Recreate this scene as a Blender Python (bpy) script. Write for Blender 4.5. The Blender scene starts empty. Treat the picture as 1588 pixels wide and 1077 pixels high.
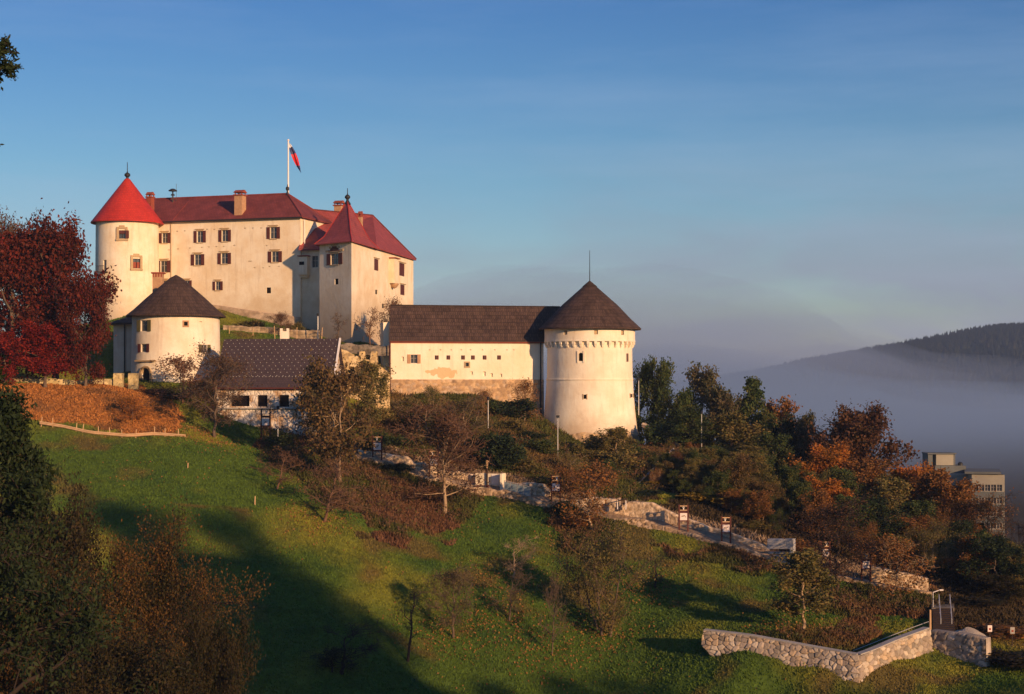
import bpy, bmesh, math, random
import numpy as np
from mathutils import Vector, Matrix

# ------------------------------------------------------------------ camera, sky, sun, exposure
SC = bpy.context.scene
COL = SC.collection
F = 2444.0            # focal length in photo pixels
CX, HY = 794.0, 590.0  # principal column, horizon row
cam = bpy.data.cameras.new("camera")
cam.sensor_width = 36.0
cam.lens = 36.0 * F / 1588.0
cam.shift_y = (HY - 538.5) / 1588.0
cam.clip_start = 0.5
cam.clip_end = 12000
camo = bpy.data.objects.new("camera", cam)
COL.objects.link(camo)
camo.location = (0, 0, 0)
camo.rotation_euler = (math.radians(90), 0, 0)
SC.camera = camo

SUN_AZ = math.radians(37.5)     # to the right of the viewing axis, behind the camera
SUN_EL = math.radians(13)
SUN = Vector((math.sin(SUN_AZ) * math.cos(SUN_EL), -math.cos(SUN_AZ) * math.cos(SUN_EL), math.sin(SUN_EL)))
sl = bpy.data.lights.new("sun", 'SUN')
sl.energy = 5.0
sl.angle = math.radians(0.8)
sl.color = (1.0, 0.60, 0.31)
so = bpy.data.objects.new("sun", sl)
COL.objects.link(so)
so.rotation_euler = SUN.to_track_quat('Z', 'Y').to_euler()

W = bpy.data.worlds.new("World")
SC.world = W
W.use_nodes = True
nt = W.node_tree
for n in list(nt.nodes): nt.nodes.remove(n)
def wn(t, **k):
    n = nt.nodes.new(t)
    for a, b in k.items(): setattr(n, a, b)
    return n
out = wn('ShaderNodeOutputWorld'); bg = wn('ShaderNodeBackground')
sky = wn('ShaderNodeTexSky', sky_type='NISHITA', sun_disc=False)
sky.sun_elevation = SUN_EL
sky.sun_rotation = math.pi - SUN_AZ
sky.altitude = 300; sky.air_density = 1.0; sky.dust_density = 0.6; sky.ozone_density = 2.5
bg.inputs[1].default_value = 0.097
hs = wn('ShaderNodeHueSaturation'); hs.inputs['Saturation'].default_value = 1.18
tc = wn('ShaderNodeTexCoord'); mp = wn('ShaderNodeMapping'); mp.inputs['Scale'].default_value = (1.2, 1.2, 9)
mp.inputs['Rotation'].default_value = (0.10, 0.16, 0)
nz = wn('ShaderNodeTexNoise'); nz.inputs['Scale'].default_value = 2.6; nz.inputs['Detail'].default_value = 7; nz.inputs['Roughness'].default_value = 0.6
rp = wn('ShaderNodeMapRange'); rp.inputs[1].default_value = 0.42; rp.inputs[2].default_value = 0.78; rp.inputs[3].default_value = 0; rp.inputs[4].default_value = 0.32
mx = wn('ShaderNodeMixRGB'); mx.inputs['Color2'].default_value = (5.2, 5.6, 6.6, 1)
nt.links.new(tc.outputs['Generated'], mp.inputs[0]); nt.links.new(mp.outputs[0], nz.inputs['Vector'])
nt.links.new(nz.outputs['Fac'], rp.inputs[0]); nt.links.new(rp.outputs[0], mx.inputs['Fac'])
# drifting smoke-like cloud low over the valley
m2 = wn('ShaderNodeMapping'); m2.inputs['Scale'].default_value = (3.2, 3.2, 11); m2.inputs['Rotation'].default_value = (0.3, -0.25, 0.4); m2.inputs['Location'].default_value = (0.7, 0.35, 0.1)
n2 = wn('ShaderNodeTexNoise'); n2.inputs['Scale'].default_value = 1.5; n2.inputs['Detail'].default_value = 6; n2.inputs['Roughness'].default_value = 0.55; n2.inputs['Distortion'].default_value = 0.5
r2 = wn('ShaderNodeMapRange'); r2.inputs[1].default_value = 0.40; r2.inputs[2].default_value = 0.60; r2.inputs[4].default_value = 0.95
s2 = wn('ShaderNodeSeparateXYZ'); g2 = wn('ShaderNodeMapRange'); g2.inputs[1].default_value = 0.15; g2.inputs[2].default_value = 0.03; g2.inputs[3].default_value = 0.0; g2.inputs[4].default_value = 1.0
g3 = wn('ShaderNodeMapRange'); g3.inputs[1].default_value = -0.13; g3.inputs[2].default_value = 0.02
p2 = wn('ShaderNodeMath', operation='MULTIPLY'); p3 = wn('ShaderNodeMath', operation='MULTIPLY'); mx2 = wn('ShaderNodeMixRGB'); mx2.inputs['Color2'].default_value = (3.3, 3.5, 4.1, 1)
L_ = nt.links.new
L_(tc.outputs['Generated'], m2.inputs[0]); L_(m2.outputs[0], n2.inputs['Vector']); L_(n2.outputs['Fac'], r2.inputs[0]); L_(tc.outputs['Generated'], s2.inputs[0])
L_(s2.outputs['Z'], g2.inputs[0]); L_(s2.outputs['X'], g3.inputs[0]); L_(r2.outputs[0], p2.inputs[0]); L_(g2.outputs[0], p2.inputs[1]); L_(p2.outputs[0], p3.inputs[0]); L_(g3.outputs[0], p3.inputs[1])
nt.links.new(sky.outputs[0], hs.inputs['Color']); L_(hs.outputs[0], mx2.inputs['Color1']); L_(p3.outputs[0], mx2.inputs['Fac']); L_(mx2.outputs[0], mx.inputs['Color1'])
sx = wn('ShaderNodeSeparateXYZ'); hr = wn('ShaderNodeValToRGB'); hm = wn('ShaderNodeMixRGB', blend_type='MULTIPLY'); hm.inputs['Fac'].default_value = 1
hr.color_ramp.elements[0].position = 0.0; hr.color_ramp.elements[0].color = (0.97, 0.88, 0.98, 1)      # dusty lavender belt low in the sky
hr.color_ramp.elements[1].position = 0.26; hr.color_ramp.elements[1].color = (0.42, 0.62, 0.90, 1)
e_ = hr.color_ramp.elements.new(0.05); e_.color = (0.90, 0.90, 0.98, 1)
e_ = hr.color_ramp.elements.new(0.13); e_.color = (0.70, 0.84, 0.93, 1)
nt.links.new(tc.outputs['Generated'], sx.inputs[0]); nt.links.new(sx.outputs['Z'], hr.inputs[0]); nt.links.new(mx.outputs[0], hm.inputs['Color1']); nt.links.new(hr.outputs[0], hm.inputs['Color2'])
nt.links.new(hm.outputs[0], bg.inputs[0]); nt.links.new(bg.outputs[0], out.inputs[0])

SC.view_settings.view_transform = 'Standard'
SC.view_settings.look = 'None'
SC.view_settings.exposure = 0.28
SC.view_settings.gamma = 1.0
SC.render.engine = 'CYCLES'
SC.cycles.max_bounces = 5
SC.cycles.transparent_max_bounces = 8
SC.cycles.volume_bounces = 0
SC.cycles.diffuse_bounces = 3
SC.cycles.use_denoising = True

rng = np.random.default_rng(7)
random.seed(7)

# ------------------------------------------------------------------ helpers
def W3(px, py, d):
    """the point seen at photo pixel (px, py) at distance d"""
    return Vector(((px - CX) / F * d, d, (HY - py) / F * d))

def PX(p):
    return (CX + F * p[0] / p[1], HY - F * p[2] / p[1])

def vnoise(x, y, seed=0):
    x = np.asarray(x, float); y = np.asarray(y, float)
    xi = np.floor(x).astype(np.int64); yi = np.floor(y).astype(np.int64)
    fx = x - xi; fy = y - yi
    def h(a, b):
        n = (a * 374761393 + b * 668265263 + seed * 1442695041) & 0xffffffff
        n = ((n ^ (n >> 13)) * 1274126177) & 0xffffffff
        return ((n ^ (n >> 16)) & 0xffff) / 65535.0
    u = fx * fx * (3 - 2 * fx); v = fy * fy * (3 - 2 * fy)
    return (h(xi, yi) * (1 - u) + h(xi + 1, yi) * u) * (1 - v) + (h(xi, yi + 1) * (1 - u) + h(xi + 1, yi + 1) * u) * v

def fbm(x, y, oct=4, seed=0):
    s = 0; a = 0.5; t = 0
    for i in range(oct):
        s = s + a * vnoise(x * 2 ** i, y * 2 ** i, seed + i); t += a; a *= 0.5
    return s / t

# ---- materials
def mat(name, c1, c2=None, scale=0.6, rough=0.9, bump=0.0, bscale=None, c3=None, detail=6, coord='Object', spec=0.3, island=False, metallic=0, stretch=(1, 1, 1)):
    m = bpy.data.materials.new(name); m.use_nodes = True
    t = m.node_tree; b = t.nodes['Principled BSDF']
    b.inputs['Roughness'].default_value = rough
    b.inputs['Specular IOR Level'].default_value = spec
    b.inputs['Metallic'].default_value = metallic
    tc = t.nodes.new('ShaderNodeTexCoord'); mpn = t.nodes.new('ShaderNodeMapping'); mpn.inputs['Scale'].default_value = stretch
    t.links.new(tc.outputs[coord], mpn.inputs[0])
    if c2 is None:
        b.inputs['Base Color'].default_value = (*c1, 1)
    else:
        n = t.nodes.new('ShaderNodeTexNoise'); n.inputs['Scale'].default_value = scale; n.inputs['Detail'].default_value = detail; n.inputs['Roughness'].default_value = 0.62
        t.links.new(mpn.outputs[0], n.inputs['Vector'])
        r = t.nodes.new('ShaderNodeValToRGB')
        r.color_ramp.elements[0].position = 0.36; r.color_ramp.elements[0].color = (*c1, 1)
        r.color_ramp.elements[1].position = 0.64; r.color_ramp.elements[1].color = (*c2, 1)
        if c3 is not None:
            e = r.color_ramp.elements.new(0.78); e.color = (*c3, 1)
        t.links.new(n.outputs['Fac'], r.inputs[0])
        t.links.new(r.outputs[0], b.inputs['Base Color'])
    if bump:
        n2 = t.nodes.new('ShaderNodeTexNoise'); n2.inputs['Scale'].default_value = bscale or scale * 5; n2.inputs['Detail'].default_value = 5
        t.links.new(mpn.outputs[0], n2.inputs['Vector'])
        bp = t.nodes.new('ShaderNodeBump'); bp.inputs['Strength'].default_value = bump; bp.inputs['Distance'].default_value = 0.15
        t.links.new(n2.outputs['Fac'], bp.inputs['Height']); t.links.new(bp.outputs[0], b.inputs['Normal'])
    return m

def plaster(name, base, warm, dirt, dirt_amt=0.5, zfade=None, patch=None):
    """old lime plaster: soft mottling, vertical streaks, dirty foot (real wear), fine bump"""
    m = bpy.data.materials.new(name); m.use_nodes = True
    t = m.node_tree; b = t.nodes['Principled BSDF']; b.inputs['Roughness'].default_value = 0.95; b.inputs['Specular IOR Level'].default_value = 0.1
    L = t.links.new
    tc = t.nodes.new('ShaderNodeTexCoord')
    geo = t.nodes.new('ShaderNodeNewGeometry')
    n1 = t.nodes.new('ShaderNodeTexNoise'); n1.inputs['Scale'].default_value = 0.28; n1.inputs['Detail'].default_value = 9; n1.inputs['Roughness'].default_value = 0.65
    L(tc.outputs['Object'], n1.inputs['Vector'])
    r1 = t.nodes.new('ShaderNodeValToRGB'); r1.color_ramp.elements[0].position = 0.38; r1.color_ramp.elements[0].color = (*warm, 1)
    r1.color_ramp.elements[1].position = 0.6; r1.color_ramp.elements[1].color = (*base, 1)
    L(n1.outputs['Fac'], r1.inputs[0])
    mp = t.nodes.new('ShaderNodeMapping'); mp.inputs['Scale'].default_value = (1.4, 1.4, 0.16)
    L(tc.outputs['Object'], mp.inputs[0])
    n2 = t.nodes.new('ShaderNodeTexNoise'); n2.inputs['Scale'].default_value = 1.0; n2.inputs['Detail'].default_value = 6; n2.inputs['Roughness'].default_value = 0.7
    L(mp.outputs[0], n2.inputs['Vector'])
    mr = t.nodes.new('ShaderNodeMapRange'); mr.inputs[1].default_value = 0.52; mr.inputs[2].default_value = 0.8; mr.inputs[4].default_value = dirt_amt
    L(n2.outputs['Fac'], mr.inputs[0])
    fac = mr.outputs[0]
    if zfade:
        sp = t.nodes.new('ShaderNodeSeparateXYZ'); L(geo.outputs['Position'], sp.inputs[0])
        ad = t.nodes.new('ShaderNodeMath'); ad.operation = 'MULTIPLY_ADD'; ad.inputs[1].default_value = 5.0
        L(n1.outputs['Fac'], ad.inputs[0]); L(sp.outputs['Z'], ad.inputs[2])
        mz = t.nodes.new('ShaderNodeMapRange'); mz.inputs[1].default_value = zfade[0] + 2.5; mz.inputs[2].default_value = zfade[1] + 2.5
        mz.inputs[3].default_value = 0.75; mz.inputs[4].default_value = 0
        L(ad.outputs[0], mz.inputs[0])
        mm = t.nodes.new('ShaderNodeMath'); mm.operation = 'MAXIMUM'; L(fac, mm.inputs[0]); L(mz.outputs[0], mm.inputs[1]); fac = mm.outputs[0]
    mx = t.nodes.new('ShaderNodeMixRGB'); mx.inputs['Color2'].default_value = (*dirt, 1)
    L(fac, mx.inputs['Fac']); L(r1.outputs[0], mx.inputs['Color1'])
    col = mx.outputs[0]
    if patch:   # where the plaster has come off: (centre, half sizes) in world metres
        (c, hsz, pc) = patch
        mpp = t.nodes.new('ShaderNodeMapping'); mpp.vector_type = 'TEXTURE'
        mpp.inputs['Location'].default_value = c; mpp.inputs['Scale'].default_value = hsz
        L(geo.outputs['Position'], mpp.inputs[0])
        ln = t.nodes.new('ShaderNodeVectorMath'); ln.operation = 'LENGTH'; L(mpp.outputs[0], ln.inputs[0])
        n4 = t.nodes.new('ShaderNodeTexNoise'); n4.inputs['Scale'].default_value = 0.9; n4.inputs['Detail'].default_value = 5
        L(tc.outputs['Object'], n4.inputs['Vector'])
        a2 = t.nodes.new('ShaderNodeMath'); a2.operation = 'MULTIPLY_ADD'; a2.inputs[1].default_value = 2.2; L(n4.outputs['Fac'], a2.inputs[0]); L(ln.outputs['Value'], a2.inputs[2])
        m2 = t.nodes.new('ShaderNodeMapRange'); m2.inputs[1].default_value = 1.95; m2.inputs[2].default_value = 2.0; m2.inputs[3].default_value = 0.85; m2.inputs[4].default_value = 0
        L(a2.outputs[0], m2.inputs[0])
        mx2 = t.nodes.new('ShaderNodeMixRGB'); mx2.inputs['Color2'].default_value = (*pc, 1)
        L(m2.outputs[0], mx2.inputs['Fac']); L(col, mx2.inputs['Color1']); col = mx2.outputs[0]
    L(col, b.inputs['Base Color'])
    n3 = t.nodes.new('ShaderNodeTexNoise'); n3.inputs['Scale'].default_value = 1.6; n3.inputs['Detail'].default_value = 7
    L(tc.outputs['Object'], n3.inputs['Vector'])
    bp = t.nodes.new('ShaderNodeBump'); bp.inputs['Strength'].default_value = 0.3; bp.inputs['Distance'].default_value = 0.12
    L(n3.outputs['Fac'], bp.inputs['Height']); L(bp.outputs[0], b.inputs['Normal'])
    return m

def shingle(name, ca, cb, mortar, bw=0.55, rh=0.42, bump=0.6, squash=1.0, weather=0.5, rough=0.85):
    """roof covering in rows, from UVs in metres"""
    m = bpy.data.materials.new(name); m.use_nodes = True
    t = m.node_tree; b = t.nodes['Principled BSDF']; b.inputs['Roughness'].default_value = rough; b.inputs['Specular IOR Level'].default_value = 0.25
    L = t.links.new
    tc = t.nodes.new('ShaderNodeTexCoord')
    br = t.nodes.new('ShaderNodeTexBrick'); br.inputs['Scale'].default_value = 1; br.inputs['Brick Width'].default_value = bw; br.inputs['Row Height'].default_value = rh
    br.inputs['Mortar Size'].default_value = 0.03; br.inputs['Color1'].default_value = (*ca, 1); br.inputs['Color2'].default_value = (*cb, 1); br.inputs['Mortar'].default_value = (*mortar, 1)
    br.inputs['Bias'].default_value = 0; br.offset = 0.43
    L(tc.outputs['UV'], br.inputs['Vector'])
    n = t.nodes.new('ShaderNodeTexNoise'); n.inputs['Scale'].default_value = 0.5; n.inputs['Detail'].default_value = 8; n.inputs['Roughness'].default_value = 0.7
    L(tc.outputs['Object'], n.inputs['Vector'])
    mr = t.nodes.new('ShaderNodeMapRange'); mr.inputs[1].default_value = 0.3; mr.inputs[2].default_value = 0.7; mr.inputs[3].default_value = 1 - weather; mr.inputs[4].default_value = 1 + weather * 0.6
    L(n.outputs['Fac'], mr.inputs[0])
    ml = t.nodes.new('ShaderNodeVectorMath'); ml.operation = 'SCALE'
    L(br.outputs['Color'], ml.inputs[0]); L(mr.outputs[0], ml.inputs['Scale']); L(ml.outputs[0], b.inputs['Base Color'])
    # saw-tooth relief of the rows
    sp = t.nodes.new('ShaderNodeSeparateXYZ'); L(tc.outputs['UV'], sp.inputs[0])
    dv = t.nodes.new('ShaderNodeMath'); dv.operation = 'DIVIDE'; dv.inputs[1].default_value = rh; L(sp.outputs['Y'], dv.inputs[0])
    fr = t.nodes.new('ShaderNodeMath'); fr.operation = 'FRACT'; L(dv.outputs[0], fr.inputs[0])
    sb = t.nodes.new('ShaderNodeMath'); sb.operation = 'MULTIPLY_ADD'; sb.inputs[1].default_value = -0.5; L(fr.outputs[0], sb.inputs[0]); L(n.outputs['Fac'], sb.inputs[2])
    s2 = t.nodes.new('ShaderNodeMath'); s2.operation = 'MULTIPLY_ADD'; s2.inputs[1].default_value = -0.4; L(br.outputs['Fac'], s2.inputs[0]); L(sb.outputs[0], s2.inputs[2])
    bp = t.nodes.new('ShaderNodeBump'); bp.inputs['Strength'].default_value = bump; bp.inputs['Distance'].default_value = 0.12
    L(s2.outputs[0], bp.inputs['Height']); L(bp.outputs[0], b.inputs['Normal'])
    return m

def leafmat(name, cols, trans=0.25, var=0.5, rough=0.7):
    """leaves: each leaf its own tone out of cols, hue patches over the crown, some light shining through"""
    m = bpy.data.materials.new(name); m.use_nodes = True
    t = m.node_tree; b = t.nodes['Principled BSDF']; b.inputs['Roughness'].default_value = rough; b.inputs['Specular IOR Level'].default_value = 0.2
    L = t.links.new
    geo = t.nodes.new('ShaderNodeNewGeometry'); tc = t.nodes.new('ShaderNodeTexCoord'); oi = t.nodes.new('ShaderNodeObjectInfo')
    n = t.nodes.new('ShaderNodeTexNoise'); n.inputs['Scale'].default_value = 0.45; n.inputs['Detail'].default_value = 3
    ad = t.nodes.new('ShaderNodeVectorMath'); ad.operation = 'MULTIPLY_ADD'; ad.inputs[1].default_value = (37, 37, 37)
    cb = t.nodes.new('ShaderNodeCombineXYZ')
    for i in range(3): L(oi.outputs['Random'], cb.inputs[i])
    L(cb.outputs[0], ad.inputs[0]); L(tc.outputs['Object'], ad.inputs[2]); L(ad.outputs[0], n.inputs['Vector'])
    a = t.nodes.new('ShaderNodeMath'); a.operation = 'MULTIPLY_ADD'; a.inputs[1].default_value = var
    mrn = t.nodes.new('ShaderNodeMapRange'); mrn.inputs[1].default_value = 0.3; mrn.inputs[2].default_value = 0.7; mrn.inputs[3].default_value = 0.0; mrn.inputs[4].default_value = 1 - var
    L(n.outputs['Fac'], mrn.inputs[0]); L(geo.outputs['Random Per Island'], a.inputs[0]); L(mrn.outputs[0], a.inputs[2])
    r = t.nodes.new('ShaderNodeValToRGB'); r.color_ramp.elements[0].color = (*cols[0], 1); r.color_ramp.elements[1].color = (*cols[-1], 1)
    r.color_ramp.elements[0].position = 0.1; r.color_ramp.elements[1].position = 0.92
    for i, c in enumerate(cols[1:-1]):
        e = r.color_ramp.elements.new(0.1 + 0.82 * (i + 1) / (len(cols) - 1)); e.color = (*c, 1)
    L(a.outputs[0], r.inputs[0]); L(r.outputs[0], b.inputs['Base Color'])
    if trans:
        tr = t.nodes.new('ShaderNodeBsdfTranslucent'); L(r.outputs[0], tr.inputs[0])
        ms = t.nodes.new('ShaderNodeMixShader'); ms.inputs[0].default_value = trans
        L(b.outputs[0], ms.inputs[1]); L(tr.outputs[0], ms.inputs[2]); L(ms.outputs[0], t.nodes['Material Output'].inputs['Surface'])
    return m

def vcolmat(name, rough=0.95, bump=0.0, bscale=3, nscale=1.2, amt=0.35, fine=9.0):
    m = bpy.data.materials.new(name); m.use_nodes = True
    t = m.node_tree; b = t.nodes['Principled BSDF']; b.inputs['Roughness'].default_value = rough; b.inputs['Specular IOR Level'].default_value = 0.1
    L = t.links.new
    at = t.nodes.new('ShaderNodeAttribute'); at.attribute_name = 'Col'
    tc = t.nodes.new('ShaderNodeTexCoord')
    n = t.nodes.new('ShaderNodeTexNoise'); n.inputs['Scale'].default_value = nscale; n.inputs['Detail'].default_value = fine; n.inputs['Roughness'].default_value = 0.75
    L(tc.outputs['Object'], n.inputs['Vector'])
    mr = t.nodes.new('ShaderNodeMapRange'); mr.inputs[1].default_value = 0.25; mr.inputs[2].default_value = 0.75; mr.inputs[3].default_value = 1 - amt; mr.inputs[4].default_value = 1 + amt
    L(n.outputs['Fac'], mr.inputs[0])
    ml = t.nodes.new('ShaderNodeVectorMath'); ml.operation = 'SCALE'; L(at.outputs['Color'], ml.inputs[0]); L(mr.outputs[0], ml.inputs['Scale'])
    L(ml.outputs[0], b.inputs['Base Color'])
    if bump:
        n2 = t.nodes.new('ShaderNodeTexNoise'); n2.inputs['Scale'].default_value = bscale; n2.inputs['Detail'].default_value = 5
        L(tc.outputs['Object'], n2.inputs['Vector'])
        bp = t.nodes.new('ShaderNodeBump'); bp.inputs['Strength'].default_value = bump; bp.inputs['Distance'].default_value = 0.2
        L(n2.outputs['Fac'], bp.inputs['Height']); L(bp.outputs[0], b.inputs['Normal'])
    return m

M = {}
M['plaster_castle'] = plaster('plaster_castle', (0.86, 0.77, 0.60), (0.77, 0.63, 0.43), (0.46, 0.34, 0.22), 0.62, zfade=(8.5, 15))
M['plaster_gate'] = plaster('plaster_gate', (0.86, 0.79, 0.65), (0.76, 0.64, 0.48), (0.42, 0.34, 0.26), 0.45, zfade=(-6, 0))
M['plaster_wing'] = plaster('plaster_wing', (0.88, 0.80, 0.63), (0.82, 0.70, 0.50), (0.55, 0.42, 0.28), 0.5,
                            patch=((-10.4, 236.8, 1.05), (2.3, 6, 0.95), (0.60, 0.43, 0.22)))
M['plaster_bastion'] = plaster('plaster_bastion', (0.88, 0.81, 0.65), (0.80, 0.69, 0.52), (0.52, 0.39, 0.26), 0.55, zfade=(-8.0, -4.5))
M['trim'] = mat('trim', (0.50, 0.36, 0.20), (0.42, 0.30, 0.17), rough=0.8)
M['stone'] = mat('stone', (0.36, 0.30, 0.23), (0.46, 0.40, 0.31), scale=1.5, bump=0.5)
M['red_bright'] = shingle('red_bright', (0.56, 0.045, 0.028), (0.48, 0.035, 0.024), (0.36, 0.028, 0.02), bw=0.5, rh=0.4, bump=0.25, weather=0.25, rough=0.6)
M['red_dark'] = shingle('red_dark', (0.25, 0.060, 0.050), (0.20, 0.048, 0.042), (0.13, 0.034, 0.032), bw=0.5, rh=0.45, bump=0.45, weather=0.38, rough=0.7)
M['red_mid'] = shingle('red_mid', (0.37, 0.080, 0.066), (0.31, 0.064, 0.056), (0.22, 0.048, 0.044), bw=0.5, rh=0.4, bump=0.35, weather=0.3, rough=0.65)
M['shake'] = shingle('shake', (0.120, 0.074, 0.054), (0.068, 0.041, 0.032), (0.032, 0.021, 0.018), bw=0.28, rh=0.75, bump=0.8, weather=0.45)
M['slate'] = shingle('slate', (0.088, 0.060, 0.062), (0.066, 0.046, 0.050), (0.040, 0.028, 0.032), bw=0.4, rh=0.35, bump=0.4, weather=0.15)
M['glass'] = mat('glass', (0.05, 0.055, 0.06), rough=0.12, spec=0.6)
M['dark_open'] = mat('dark_open', (0.012, 0.010, 0.010), rough=1, spec=0)
M['shutter'] = mat('shutter', (0.085, 0.022, 0.018), (0.11, 0.030, 0.022), scale=3, rough=0.7)
M['shutter_green'] = mat('shutter_green', (0.11, 0.10, 0.035), (0.14, 0.12, 0.045), scale=3, rough=0.7)
M['frame_white'] = mat('frame_white', (0.42, 0.38, 0.33), rough=0.6)
M['wood_dark'] = mat('wood_dark', (0.035, 0.022, 0.016), (0.055, 0.035, 0.024), scale=2)
M['wood_red'] = mat('wood_red', (0.075, 0.018, 0.012), (0.11, 0.028, 0.018), scale=2, rough=0.6)
M['wood_pale'] = mat('wood_pale', (0.62, 0.40, 0.22), (0.50, 0.32, 0.17), scale=1.5)
M['iron'] = mat('iron', (0.03, 0.032, 0.035), rough=0.5, metallic=0.3)
M['steel'] = mat('steel', (0.50, 0.50, 0.50), rough=0.4, metallic=0.2)
M['brick'] = mat('brick', (0.42, 0.24, 0.13), (0.52, 0.32, 0.18), scale=2.5, bump=0.3)
M['terracotta'] = mat('terracotta', (0.26, 0.06, 0.035), (0.32, 0.08, 0.045), scale=2)
M['white_paint'] = mat('white_paint', (0.80, 0.76, 0.72), rough=0.5)
M['panel'] = mat('panel', (0.85, 0.72, 0.66), (0.80, 0.68, 0.62), scale=2, rough=0.5)
M['ink'] = mat('ink', (0.25, 0.19, 0.13), rough=0.8)
M['concrete'] = mat('concrete', (0.42, 0.40, 0.36), (0.34, 0.32, 0.29), scale=0.8, bump=0.2)
M['paving'] = mat('paving', (0.22, 0.19, 0.15), (0.16, 0.14, 0.115), scale=0.8, bump=0.3)
M['bark'] = mat('bark', (0.10, 0.070, 0.048), (0.16, 0.115, 0.08), scale=2.2, bump=0.5, stretch=(1, 1, .3))
M['bark_pale'] = mat('bark_pale', (0.42, 0.30, 0.18), (0.30, 0.21, 0.13), scale=2.2, bump=0.4, stretch=(1, 1, .3))
M['bark_dark'] = mat('bark_dark', (0.028, 0.020, 0.016), (0.045, 0.032, 0.024), scale=2.2)
M['bark_rust'] = mat('bark_rust', (0.13, 0.070, 0.042), (0.19, 0.105, 0.06), scale=1.2)
M['rubble'] = vcolmat('rubble', bump=0.3, bscale=6, nscale=3, amt=0.25)
M['ground'] = vcolmat('ground', bump=0.9, bscale=2.2, nscale=0.9, amt=0.45)

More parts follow.
